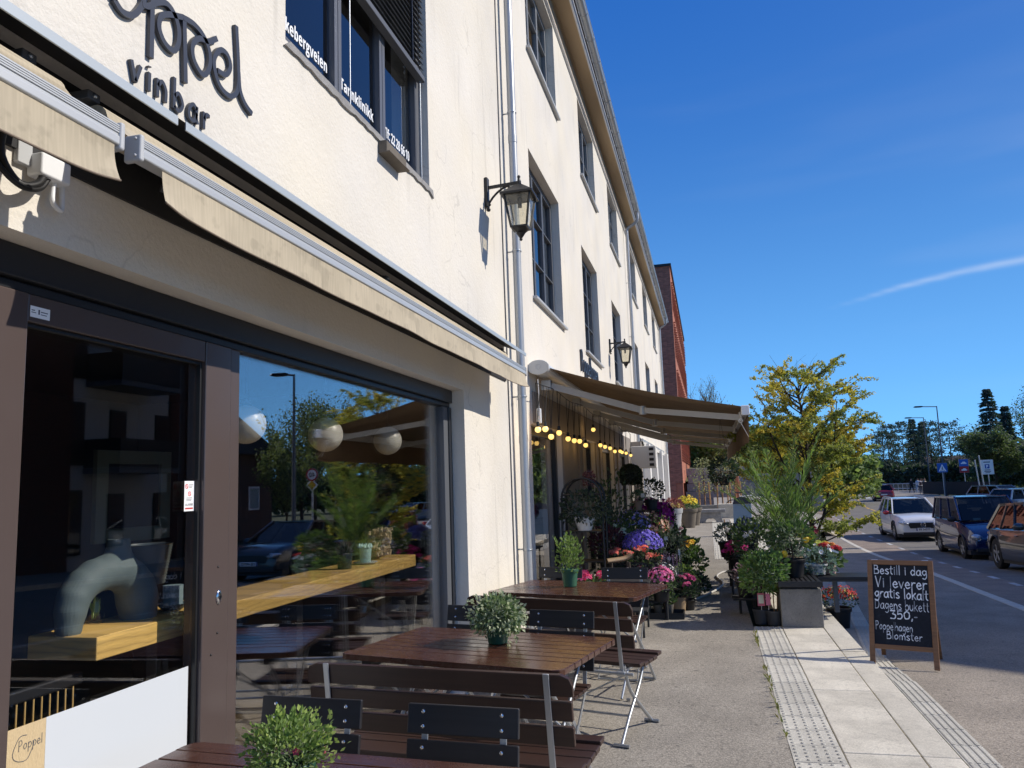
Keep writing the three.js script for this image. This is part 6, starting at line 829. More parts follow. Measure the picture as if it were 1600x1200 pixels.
{ // the yellow green tree beside the bench
  const t = thing('yellow_tree', 'small yellow green spring tree with bare twigs on top, behind the palm', 'tree', [1.46, -0.34, -12.6]), r = rng(1234), wood = [], l = new Leaves();
  const stem = (pts, r0, seg = 6) => { const c = new THREE.CatmullRomCurve3(pts), P = c.getPoints(8); for (let i = 0; i < 8; i++) wood.push(rod(P[i], P[i + 1], lerp(r0, r0 * 0.25, i / 8), seg, lerp(r0, r0 * 0.25, (i + 1) / 8))); return c; };
  const YEL = [[0.2, 0.21, 0.02], [0.58, 0.52, 0.06]];
  const clothe = (c, n, q0 = 0.12, dens = 1, s = 0.05) => { for (let i = 0; i < n * dens; i++) { const q = lerp(q0, 1, r()), p = c.getPoint(q).add(V((r() - 0.5) * 0.07, (r() - 0.5) * 0.07, (r() - 0.5) * 0.07)); for (let k = 0; k < 4; k++) l.add(p, V(r() - 0.5, r() - 0.65, r() - 0.5), s * (0.6 + 0.6 * r()), s * 0.36, mixc(YEL[0], YEL[1], r())); } };
  const tone = () => { const q = r(); return q < 0.45 ? [[0.12, 0.15, 0.02], [0.36, 0.4, 0.06]] : q < 0.75 ? YEL : [[0.27, 0.23, 0.02], [0.64, 0.52, 0.055]]; };
  const dress = (c, n, q0, s, tn, jit = 0.05) => { for (let i = 0; i < n; i++) { const p = c.getPoint(lerp(q0, 1, r())).add(V((r() - 0.5) * jit, (r() - 0.5) * jit, (r() - 0.5) * jit)); for (let k = 0; k < 3; k++) { const z = s * (0.45 + 0.85 * r() * r() + 0.2 * r()); l.add(p, V(r() - 0.5, r() - 0.68, r() - 0.5), z, z * (0.3 + 0.14 * r()), mixc(tn[0], tn[1], r())); } } };
  const limb = (b, a, R, rise, rad, n, dens) => {
    const pts = [b.clone()]; let p = b.clone(), aa = a; for (let i = 1; i <= 4; i++) { aa += (r() - 0.5) * 0.7; p = p.clone().add(V(Math.cos(aa) * R / 4, (rise * (1.3 - i * 0.16) + (r() - 0.5) * 0.35) * R / 4, Math.sin(aa) * R / 4)); pts.push(p); }
    const c = stem(pts, rad), tn = tone(); dress(c, 16 * dens, 0.35, 0.042, tn);
    for (let k = 0; k < n; k++) { const q = 0.22 + 0.78 * r(), o = c.getPoint(q), a2 = aa + (r() - 0.5) * 3.4, s = 0.36 * (0.45 + 0.9 * r()) * (1.1 - 0.5 * q), d = (r() - 0.25) * 0.9, e1 = o.clone().add(V(Math.cos(a2) * s * 0.5, d * s * 0.7 + 0.02, Math.sin(a2) * s * 0.5)), a3 = a2 + (r() - 0.5), e2 = e1.clone().add(V(Math.cos(a3) * s * 0.5, (d + (r() - 0.6) * 0.6) * s * 0.5, Math.sin(a3) * s * 0.5)); dress(stem([o, e1, e2], 0.005, 4), 17 * dens, 0.1, 0.04, r() < 0.3 ? tone() : tn); }
  };
  const trunk = stem([V(0, 0, 0), V(0.03, 0.7, 0.02), V(-0.02, 1.6, 0), V(0.03, 2.6, 0.03), V(-0.06, 3.3, 0)], 0.05, 9);
  for (const [a, h, lean] of [[0.4, 3.0, 0.35], [2.7, 3.05, 0.42], [4.4, 2.9, 0.3], [1.6, 2.7, 0.4]]) { const b = trunk.getPoint(0.3 + 0.05 * a); const c = stem([b, b.clone().add(V(Math.cos(a) * lean * 0.6, 0.5, Math.sin(a) * lean * 0.6)), V(Math.cos(a) * lean * 1.3, h - 0.5, Math.sin(a) * lean), V(Math.cos(a) * lean * 1.5, h, Math.sin(a) * lean * 1.2)], 0.024, 7); for (let i = 0; i < 7; i++) { const q = 0.25 + 0.7 * (i / 7), p = c.getPoint(q); limb(p, a + (r() - 0.5) * 3.6, (0.56 - 0.18 * q) * (0.7 + 0.6 * r()), 0.3 + 0.5 * r(), 0.008, 6, q > 0.7 ? 1.25 : 1.5); } }
  for (let i = 0; i < 50; i++) { const q = 0.3 + 0.68 * Math.pow(i / 50, 0.85), b = trunk.getPoint(q), y = b.y; limb(b, i * 2.399 + (r() - 0.5), (y < 1.4 ? 0.78 : y < 2.4 ? 0.98 : 0.8) * (0.65 + 0.5 * r()), y < 1.4 ? 0.12 + 0.4 * r() : 0.3 + 0.6 * r(), 0.013, y > 2.4 ? 7 : 10, y > 2.4 ? 1.5 : 2.1); }
  for (const [x, y, z, q] of [[-0.72, 3.3, 0.2, 0.55], [-0.95, 2.9, -0.1, 0.5], [0.7, 3.05, 0.2, 0.6], [0.95, 2.5, 0.1, 0.5], [1.0, 1.9, 0.2, 0.42], [0.95, 1.62, 0.1, 0.38], [-0.45, 3.55, 0.1, 0.62], [-1.0, 2.35, 0.2, 0.42], [0.9, 3.2, -0.2, 0.6], [-1.02, 2.0, 0.1, 0.4]]) { const b = trunk.getPoint(q), e = V(x, y, z), m = b.clone().lerp(e, 0.5).add(V(0, 0.14, 0.06 * (r() - 0.5))); dress(stem([b, m, b.clone().lerp(e, 0.8).add(V(0, 0.03 + 0.06 * r(), 0)), e], 0.011), 44, 0.35, 0.038, tone(), 0.045); }
  for (let i = 0; i < 6; i++) { const b = trunk.getPoint(0.8 + 0.2 * (i / 6)), a = i * 2.4, e = b.clone().add(V(Math.cos(a) * 0.38, 0.4 + 0.5 * r(), Math.sin(a) * 0.38)), c = stem([b, b.clone().lerp(e, 0.5).add(V(0.1 * (r() - 0.5), 0.05, 0)), e], 0.006, 4); for (let k = 0; k < 2; k++) { const p = c.getPoint(0.3 + 0.5 * r()); stem([p, p.clone().add(V((r() - 0.5) * 0.2, 0.12, (r() - 0.5) * 0.2)), p.clone().add(V((r() - 0.5) * 0.36, 0.28, (r() - 0.5) * 0.36))], 0.003, 4); } }
  part('trunk', wood, M.bark, t); part('crown', l.geo(), M.leaf, t);
}
// deciduous tree: limbs and a crown of small leaf faces in clumps
function leafTree(name, label, pos, { h = 7, R = 2.5, seed = 1, c = GREEN, n = 4000, s = 0.16, bare = 0, group = 'trees along the far side of the road', cy = 0.62, kids = 6, clump = 0.5 }) {
  const t = thing(name, label, 'tree', pos, 0, group), r = rng(seed), { wood, tips } = branchTree(r, { h, tr: h * 0.018, levels: 3, kids, L0: 1.15, spread: 0.62, first: 0.28 });
  const l = new Leaves(); // scale the skeleton to the crown
  const twig = tips.filter((x) => x[1] >= 2); const per = Math.ceil(n / twig.length);
  for (const [pts] of twig) for (let i = 0; i < per * (1 - bare * 0.7); i++) { const k = r() * (pts.length - 1.001), j = Math.floor(k), p = pts[j].clone().lerp(pts[j + 1], k - j).add(V((r() - 0.5), (r() - 0.5), (r() - 0.5)).multiplyScalar(clump * h * 0.13)); l.add(p, V(r() - 0.5, r() - 0.6, r() - 0.5), s * (0.6 + 0.7 * r()), s * 0.36, mixc(c[0], c[1], r())); }
  part('trunk', wood, M.bark, t); part('crown', l.geo(), M.leaf, t);
  const b = new THREE.Box3().setFromObject(t), k = h / (b.max.y - pos[1]); t.scale.set(k * R / Math.max(1, (b.max.x - b.min.x) * k / 2) , k, k * R / Math.max(1, (b.max.z - b.min.z) * k / 2)); t.scale.x = t.scale.z = R * 2 / (b.max.x - b.min.x); return t;
}
// conifer: whorls of drooping branches with needle faces
function conifer(name, label, pos, { h = 11, R = 2, seed = 1, pine = false, n = 16, c = [[0.016, 0.034, 0.017], [0.06, 0.095, 0.04]], group = 'conifers at the end of the road', trunkBare = 0.06 }) {
  const t = thing(name, label, 'tree', pos, 0, group), r = rng(seed), l = new Leaves(), wood = [rod([0, 0, 0], [0, h * 0.98, 0], h * 0.014, 7, 0.02)], lv = pine ? 13 : 44;
  for (let i = 0; i < lv; i++) {
    const f = clamp((i + (r() - 0.5) * 0.9) / (lv - 1)), y = h * lerp(pine ? 0.35 : trunkBare, 0.985, f), rad = pine ? R * 0.82 * (0.35 + 0.75 * Math.sin(Math.PI * lerp(0.18, 0.98, f))) * (0.7 + 0.6 * r()) : R * Math.pow(1 - f, 0.85) * (0.8 + 0.4 * r()) + 0.12, m = pine ? 5 : 7;
    for (let k = 0; k < m; k++) {
      const a = (k / m) * 6.28 + i * 1.3 + r() * 0.5, L = rad * (0.75 + 0.45 * r()), dy = pine ? L * (0.1 + 0.25 * r()) : -L * (0.18 + 0.2 * r()), e = V(Math.cos(a) * L, y + dy, Math.sin(a) * L), b = V(0, y, 0); wood.push(rod(b, e, 0.025, 3, 0.008));
      const nn = pine ? 30 : 20; for (let q = 0; q < nn; q++) { const u = pine ? 0.45 + 0.6 * r() : 0.1 + 0.95 * r(), p = b.clone().lerp(e, u).add(V((r() - 0.5), (r() - 0.5) * 0.7, (r() - 0.5)).multiplyScalar(pine ? 0.62 : 0.55 * (1.1 - f * 0.6))), s = (pine ? 0.34 : 0.42) * (0.6 + 0.6 * r()); l.add(p, pine ? V(r() - 0.5, r() - 0.2, r() - 0.5) : V(Math.cos(a) + (r() - 0.5), -0.35 + (r() - 0.5) * 0.6, Math.sin(a) + (r() - 0.5)), s, s * 0.22, mixc(c[0], c[1], r() * r())); }
    }
  }
  part('trunk', wood, M.bark, t); part('crown', l.geo(), M.leaf, t); return t;
}
const GY = -1.07;
conifer('pine_tree', 'leftmost round headed pine behind the red car', [24.6, GY, -121], { h: 8.2, R: 3.2, seed: 31, pine: true });
conifer('pine_tree', 'pine with an open crown rising above the red car', [27.2, GY, -130], { h: 9.6, R: 3.0, seed: 32, pine: true });
conifer('pine_tree', 'taller pine left of the twin narrow spruces', [30.2, GY, -134], { h: 10.3, R: 2.9, seed: 33, pine: true });
conifer('spruce_tree', 'left one of the twin narrow spruces behind the pedestrians', [33.2, GY, -140], { h: 11.3, R: 1.9, seed: 34 });
conifer('spruce_tree', 'right one of the twin narrow spruces behind the pedestrians', [34.4, GY, -139], { h: 10.6, R: 2.0, seed: 35 });
conifer('pine_tree', 'broad dark pine just left of the nearer street lamp', [31.6, GY, -124], { h: 9.6, R: 2.7, seed: 36, pine: true });
conifer('pine_tree', 'broad dark pine just right of the nearer street lamp', [35.0, GY, -127], { h: 9.4, R: 3.4, seed: 37, pine: true });
conifer('spruce_tree', 'tallest pointed spruce near the right edge', [33.6, GY, -105], { h: 12.4, R: 2.3, seed: 38 });
conifer('spruce_tree', 'small pointed spruce right of the tallest one', [37.0, GY, -110], { h: 10.5, R: 1.6, seed: 39 });
const BIRCH = [[0.05, 0.075, 0.03], [0.16, 0.2, 0.08]], DECID = [[0.03, 0.055, 0.015], [0.12, 0.17, 0.04]];
leafTree('birch_tree', 'pale airy birch behind the parking signs', [33.3, GY, -113], { h: 8.6, R: 4.0, seed: 41, c: BIRCH, n: 5200, s: 0.26, clump: 0.8 });
leafTree('birch_tree', 'second pale birch between the street lamp and the tall spruce', [36.8, GY, -121], { h: 8.8, R: 3.8, seed: 42, c: BIRCH, n: 4200, s: 0.28, clump: 0.8 });
leafTree('leafy_tree', 'dense green tree low behind the parking signs at the right', [28.6, GY, -90], { h: 7.4, R: 3.6, seed: 43, c: DECID, n: 8000, s: 0.24, clump: 0.8 });
leafTree('leafy_tree', 'dense green tree at the right edge of the photo', [30.6, GY, -84], { h: 8.4, R: 3.9, seed: 44, c: DECID, n: 8000, s: 0.24, clump: 0.8 });
leafTree('leafy_tree', 'tall thin topped tree rising out of the right edge', [34.8, GY, -92], { h: 11.8, R: 3.6, seed: 45, c: DECID, n: 5200, s: 0.22, bare: 0.5, clump: 0.7 });
// far wood that reads as one mass
{
  const l = new Leaves(), r = rng(99), F = (x0, x1, z0, z1, h, n, c, y0 = GY) => { for (let i = 0; i < n; i++) { const u = r(), x = lerp(x0, x1, u), z = lerp(z0, z1, u) + (r() - 0.5) * 5, hh = h * (0.45 + 0.85 * fbm(u * 0.7, 0.4, 300 + Math.round(h * 10), 22, 3)); l.add(V(x + (r() - 0.5), y0 + hh * Math.sqrt(r()), z), V(r() - 0.5, r() - 0.3, r() - 0.5), 0.75 * (0.5 + 0.8 * r()), 0.28, mixc(c[0], c[1], r() * r())); } };
  F(13, 62, -146, -128, 4.4, 24000, [[0.01, 0.022, 0.01], [0.05, 0.08, 0.025]]); F(30, 62, -100, -74, 4.6, 15000, DECID); F(17, 34, -124, -118, 3.2, 9000, [[0.015, 0.03, 0.01], [0.07, 0.11, 0.03]]);
  const w = solo('far_wood', l.geo(), M.leaf, 'dark mass of bushes and trees closing the end of the road', 'wood'); w.userData.kind = 'stuff';
  const g = new Leaves(); const FF = (x0, x1, z0, z1, y, h, n, c) => { for (let i = 0; i < n; i++) { const u = r(), hh = h * (0.5 + 0.8 * fbm(u * 0.7, 0.4, 370, 14, 3)); g.add(V(lerp(x0, x1, u), y + hh * Math.sqrt(r()), lerp(z0, z1, u) + (r() - 0.5) * 7), V(r() - 0.5, r() - 0.3, r() - 0.5), 0.5 * (0.5 + 0.8 * r()), 0.17, mixc(c[0], c[1], r())); } };
  FF(-2, 12, -78, -72, 0.6, 5.2, 15000, [[0.09, 0.15, 0.03], [0.3, 0.4, 0.09]]); FF(2.4, 14, -64, -74, -0.6, 4.2, 12000, [[0.06, 0.11, 0.025], [0.24, 0.32, 0.07]]);
  const w2 = solo('far_shrubbery', g.geo(), M.leaf, 'light green shrubbery on the bank behind the grey retaining wall', 'shrubbery'); w2.userData.kind = 'stuff';
}
leafTree('leafy_tree', 'tall pale half bare tree behind the brown awning and the red building', [0.9, 0.5, -76], { h: 11.0, R: 3.1, seed: 51, c: [[0.1, 0.13, 0.07], [0.24, 0.28, 0.14]], n: 3400, s: 0.15, bare: 0.55, clump: 0.55, kids: 7, group: 'trees behind the retaining wall' });
leafTree('leafy_tree', 'yellow green tree above the retaining wall, left of the palm', [3.0, 0.0, -64], { h: 6.6, R: 2.4, seed: 52, c: [[0.08, 0.12, 0.02], [0.26, 0.32, 0.06]], n: 6000, s: 0.16, clump: 0.7, group: 'trees behind the retaining wall' });
leafTree('leafy_tree', 'green tree behind the yellow tree, seen through its crown', [6.4, -0.8, -66], { h: 8.0, R: 3.0, seed: 53, c: DECID, n: 6000, s: 0.2, clump: 0.7, group: 'trees behind the retaining wall' });
leafTree('leafy_tree', 'dark green tree at the road bend, right of the yellow crown', [14.6, GY, -96], { h: 6.8, R: 3.2, seed: 54, c: [[0.015, 0.03, 0.01], [0.06, 0.09, 0.025]], n: 6000, s: 0.24, clump: 0.8, group: 'trees behind the retaining wall' });
// trees across the street, mirrored in the shop window
[[19.5, -42, 8.6, 2.6], [22.5, -49, 9.8, 3.0], [24.6, -56, 10.8, 3.0], [27.4, -62, 11, 3.2], [18.0, -37.5, 6.0, 1.8]].forEach(([x, z, h, R], i) => leafTree('street_tree', ['first', 'second', 'third', 'fourth', 'smallest'][i] + ' of the leafy trees across the street, seen only mirrored in the shop window', [x, GY, z], { h, R, seed: 61 + i, c: [[0.04, 0.07, 0.02], [0.18, 0.22, 0.05]], n: 5200, s: 0.2, clump: 0.75, group: 'trees across the street' }));
// ================= cars
const carPaint = (c, rough = 0.25, metal = 0.3) => Ph({ color: RGB(...c), roughness: rough, metalness: metal, clearcoat: 1, clearcoatRoughness: 0.04 });
const EV = new Evaluator(); EV.attributes = ['position', 'normal'];
const TRIM = S({ color: RGB(0.02, 0.02, 0.022), roughness: 0.6 }), LAMPG = Ph({ color: RGB(0.42, 0.44, 0.47), roughness: 0.08, metalness: 0.3, clearcoat: 1 }), TAIL = Ph({ color: RGB(0.4, 0.01, 0.015), roughness: 0.15, clearcoat: 1 });
// A car along z, nose at +z, width along x. prof: [z, hood or belt height, half width, sill]; roof outline: cab
function makeCar(name, label, { L, W, H, paint, belt, roof, wheel = 0.34, wb, nose = 0.9, grille = 'dark', star = false, van = false, lights = 'slim', tail = true, under = TRIM, rails = false, tailTint = false, plate = 'EL 54321', glassTint = M.carglass }, cat = 'car', group = 'cars on the road') {
  const t = thing(name, label, cat, [0, 0, 0], 0, group), hw = W / 2, sill = 0.2, nS = belt.length, m = 13, pos = [], ix = [];
  // body shell: rings across the car
  belt.forEach(([z, y, k, b = sill, fl = 0.94]) => {
    const w = hw * k; const ring = [[-w * 0.86, b], [-w * 0.97, b + 0.05], [-w, lerp(b, y, 0.35)], [-w * 0.995, lerp(b, y, 0.62)], [-w * fl, y - 0.06], [-w * (fl - 0.035), y - 0.012], [0, y + 0.025], [w * (fl - 0.035), y - 0.012], [w * fl, y - 0.06], [w * 0.995, lerp(b, y, 0.62)], [w, lerp(b, y, 0.35)], [w * 0.97, b + 0.05], [w * 0.86, b]];
    for (const [x, yy] of ring) pos.push(x, yy, z);
  });
  for (let i = 0; i < nS - 1; i++) for (let j = 0; j < m; j++) { const a = i * m + j, b = i * m + ((j + 1) % m), c = a + m, d = b + m; ix.push(a, c, b, b, c, d); }
  for (const [base, flip] of [[0, false], [(nS - 1) * m, true]]) for (let j = 1; j < m - 1; j++) flip ? ix.push(base, base + j + 1, base + j) : ix.push(base, base + j, base + j + 1);
  let g = new THREE.BufferGeometry(); g.setAttribute('position', new THREE.Float32BufferAttribute(pos, 3)); g.setIndex(ix); g.computeVertexNormals();
  { const p = g.attributes.position, a = V(), b = V(), c = V(); let vol = 0; for (let i = 0; i < ix.length; i += 3) { a.fromBufferAttribute(p, ix[i]); b.fromBufferAttribute(p, ix[i + 1]); c.fromBufferAttribute(p, ix[i + 2]); vol += a.dot(b.cross(c)); } if (vol < 0) { for (let i = 0; i < ix.length; i += 3) { const q = ix[i]; ix[i] = ix[i + 1]; ix[i + 1] = q; } g.setIndex(ix); g.computeVertexNormals(); } }
  let br = new Brush(g); br.updateMatrixWorld();
  for (const z of wb) for (const k of [-1, 1]) { const c = new Brush(new THREE.CylinderGeometry(wheel + 0.055, wheel + 0.055, 0.62, 26).rotateZ(Math.PI / 2).translate(k * hw, wheel + 0.01, z)); c.updateMatrixWorld(); br = EV.evaluate(br, c, SUBTRACTION); br.updateMatrixWorld(); }
  const bodyG = br.geometry; part('body', bodyG, paint, t);
  part('lower_trim', [bx(W * 0.93, 0.12, L * 0.94, 0, sill + 0.02, 0), bx(W * 0.7, 0.5, L * 0.86, 0, 0.5, 0), ...wb.flatMap((z) => [-1, 1].map((k) => new THREE.TorusGeometry(wheel + 0.055, 0.022, 6, 20, Math.PI).rotateY(Math.PI / 2).translate(k * (hw * 0.985), wheel + 0.01, z)))], under, t);
  // cabin: belt outline to roof outline
  const { z0, z1, rz0, rz1, by, rw = 0.71, bw = 0.91, ry = H } = roof, wB = hw * bw, wR = hw * rw, yR = ry - 0.05;
  const P = { A: [-wB, by, z0], B: [wB, by, z0], C: [wB, by, z1], D: [-wB, by, z1], a: [-wR, yR, rz0], b: [wR, yR, rz0], c: [wR, yR, rz1], d: [-wR, yR, rz1] };
  const mid = (p, q, f) => p.map((v, i) => lerp(v, q[i], f)), inset = (p, q, r, s, f = 0.06, gg = 0.08) => { const c = [0, 1, 2].map((i) => (p[i] + q[i] + r[i] + s[i]) / 4); return [p, q, r, s].map((v) => mid(v, c, f)); };
  part('windscreen', quad(...inset(P.D, P.C, P.c, P.d, 0.07)), glassTint, t); part('rear_window', quad(...inset(P.B, P.A, P.a, P.b, 0.08)), glassTint, t);
  const cut = roof.cut ?? [0.5];
  for (const k of [-1, 1]) { const lo0 = k < 0 ? P.A : P.B, lo1 = k < 0 ? P.D : P.C, hi0 = k < 0 ? P.a : P.b, hi1 = k < 0 ? P.d : P.c; const f = [0, ...cut, 1]; for (let i = 0; i < f.length - 1; i++) part('side_window', quad(...inset(mid(lo0, lo1, f[i]), mid(lo0, lo1, f[i + 1]), mid(hi0, hi1, f[i + 1]), mid(hi0, hi1, f[i]), 0.07)), glassTint, t); }
  const pil = [], pb = (p, q, w = 0.075) => pil.push(bar(p, q, w, 0.045, V(1, 0, 0)));
  for (const [p, q] of [[P.A, P.a], [P.B, P.b], [P.C, P.c], [P.D, P.d]]) pb(p, q, 0.085); for (const f of cut) for (const k of [-1, 1]) pb(mid(k < 0 ? P.A : P.B, k < 0 ? P.D : P.C, f), mid(k < 0 ? P.a : P.b, k < 0 ? P.d : P.c, f), 0.07); pil.push(bx(0.05, 0.06, rz1 - rz0, -wR, yR, (rz0 + rz1) / 2), bx(0.05, 0.06, rz1 - rz0, wR, yR, (rz0 + rz1) / 2)); for (const q of pil) part('pillar', q, paint, t);
  const rg = grid(10, 10, (u, v) => { const x = (u - 0.5) * 2, zz = (v - 0.5) * 2; return [x * (wR + 0.03), yR + 0.05 - 0.055 * Math.pow(Math.abs(x), 2.5) - 0.05 * Math.pow(Math.abs(zz), 2.5), lerp(rz0 - 0.05, rz1 + 0.05, v)]; }); part('roof', [rg.toNonIndexed(), bx(2 * wR, 0.03, rz1 - rz0, 0, yR, (rz0 + rz1) / 2)], paint, t);
  if (rails) part('roof_rail', [-1, 1].map((k) => rod([k * wR, ry + 0.02, rz0 + 0.1], [k * wR, ry + 0.015, rz1 - 0.1], 0.018)), M.zinc, t);
  // seats
  part('seat', [-0.35, 0.35].flatMap((x) => [rb(0.48, 0.62, 0.14, 0.05, x, by + 0.02, lerp(z0, z1, 0.55)), rb(0.26, 0.18, 0.1, 0.04, x, by + 0.4, lerp(z0, z1, 0.53)), rb(0.48, 0.5, 0.14, 0.05, x, by - 0.02, lerp(z0, z1, 0.18))]), M.blackM, t); part('steering_wheel', new THREE.TorusGeometry(0.17, 0.014, 6, 20).rotateX(-0.4).translate(0.36, by + 0.08, z1 - 0.62), M.black, t);
  // wheels
  const ty = lathe([[wheel * 0.6, -0.1], [wheel * 0.92, -0.105], [wheel, -0.08], [wheel, 0.08], [wheel * 0.92, 0.105], [wheel * 0.6, 0.1]], 26).rotateZ(Math.PI / 2), rm = [cyl(wheel * 0.63, wheel * 0.63, 0.03, 0, 0, 0, 22).rotateZ(Math.PI / 2).translate(0.0, 0, 0)], sp = []; for (let i = 0; i < 5; i++) { const a = (i / 5) * 6.283; sp.push(rb(0.02, wheel * 0.6, wheel * 0.16, 0.008, 0, wheel * 0.32, 0).rotateX(a)); } sp.push(new THREE.TorusGeometry(wheel * 0.62, 0.016, 6, 26).rotateY(Math.PI / 2), cyl(wheel * 0.13, wheel * 0.13, 0.03, 0, 0, 0, 14).rotateZ(Math.PI / 2));
  const spokes = merge(sp), disc = merge(rm);
  for (const z of wb) for (const k of [-1, 1]) { const w = part('wheel', ty, M.tyre, t); w.position.set(k * (hw - 0.12), wheel, z); part('rim', spokes, M.rim, w).position.x = k * 0.085; part('brake_disc', disc, M.blackM, w).position.x = k * 0.03; }
  // front
  const yf = belt[nS - 2][1] + (grille === 'dark' ? 0.08 : 0), fz = belt[nS - 1][0], fw = hw * belt[nS - 1][2];
  if (grille) part('grille', grille === 'dark' ? ext([[-fw * 0.72, 0], [-fw * 0.62, -0.16], [fw * 0.62, -0.16], [fw * 0.72, 0], [fw * 0.66, 0.035], [-fw * 0.66, 0.035]], 0.03, 0.008).translate(0, yf - 0.2, fz - 0.01) : ext(rect(-fw * 0.6, -0.1, fw * 0.6, 0.02), 0.03, 0.008).translate(0, yf - 0.25, fz - 0.01), M.black, t);
  if (star) { const sg = [new THREE.TorusGeometry(0.085, 0.009, 8, 30)]; for (let i = 0; i < 3; i++) { const a = Math.PI / 2 + (i * 2 * Math.PI) / 3; sg.push(ext([[-0.016, 0], [0, 0.085], [0.016, 0]], 0.008, 0.002).rotateZ(a - Math.PI / 2)); } part('badge', sg.map((q) => q.translate(0, yf - 0.24, fz + 0.035)), M.chrome, t); }
  for (const k of [-1, 1]) {
    const hl = lights === 'slim' ? new THREE.SphereGeometry(1, 16, 10).scale(0.2, 0.065, 0.16) : new THREE.SphereGeometry(1, 16, 10).scale(0.15, 0.105, 0.2); const h = part('headlight', hl.rotateZ(k * 0.16).rotateY(k * 0.4).translate(k * hw * 0.72, yf - (lights === 'slim' ? 0.17 : 0.12), fz - (lights === 'slim' ? 0.07 : 0.1)), LAMPG, t); part('lamp_rim', new THREE.TorusGeometry(0.05, 0.012, 6, 16).translate(k * hw * 0.72, yf - 0.16, fz + 0.075), M.chrome, h);
    part('fog_light', sph(0.05, k * hw * 0.72, 0.42, fz - 0.07, 12), M.black, t);
    part('mirror', [new THREE.SphereGeometry(1, 14, 10).scale(0.13, 0.085, 0.07).translate(k * (hw + 0.1), by + 0.06, z1 - 0.3), bar([k * (hw - 0.1), by + 0.0, z1 - 0.3], [k * (hw + 0.04), by + 0.03, z1 - 0.3], 0.04, 0.03)], van || star ? (star ? M.redPaint : TRIM) : paint, t);
    for (const f of cut) { const zz = lerp(z0, z1, f) + 0.1; part('door_handle', rb(0.025, 0.03, 0.17, 0.01, k * (hw * 0.985), by - 0.16, zz + 0.15), paint, t); }
    part('door_seam', [lerp(z0, z1, 0.08), lerp(z0, z1, cut[0]), z1 - 0.1].map((z) => bx(0.006, by - 0.42, 0.012, k * (hw * 0.994), 0.36 + (by - 0.42) / 2, z)), TRIM, t);
    if (tail) part('tail_light', rb(0.2, 0.22, 0.12, 0.03, k * hw * 0.76, belt[1][1] - 0.18, belt[0][0] + 0.09), TAIL, t);
  }
  part('bumper', [rb(W * 0.78, 0.12, 0.08, 0.03, 0, 0.3, fz - 0.03), rb(W * 0.78, 0.14, 0.08, 0.03, 0, 0.32, belt[0][0] + 0.03)], under, t);
  const pl = part('number_plate', [rb(0.52, 0.11, 0.012, 0.004, 0, 0.46, fz + 0.028), rb(0.52, 0.11, 0.012, 0.004, 0, tail ? 0.62 : 0.5, belt[0][0] - 0.02)], M.white, t); part('plate_strip', bx(0.04, 0.108, 0.004, -0.238, 0.46, fz + 0.035), S({ color: RGB(0.01, 0.03, 0.25), roughness: 0.5 }), pl);
  if (plate) { const g2 = text(plate, 0.07, 0.003); g2.translate(-g2.boundingBox.max.x / 2 + 0.02, 0.425, fz + 0.0345); part('plate_lettering', triUV(g2), M.black, pl); }
  return t;
}
M.redPaint = carPaint([0.4, 0.02, 0.02]);
function putCar(t, x, z, turn, s) { t.position.set(x, low(-z) - 0.045, z); t.rotation.y = turn; const d = 1.5, f = low(-z - d * Math.cos(turn)), b = low(-z + d * Math.cos(turn)); t.rotation.order = 'YXZ'; t.rotation.x = -Math.atan2(f - b, 2 * d); }
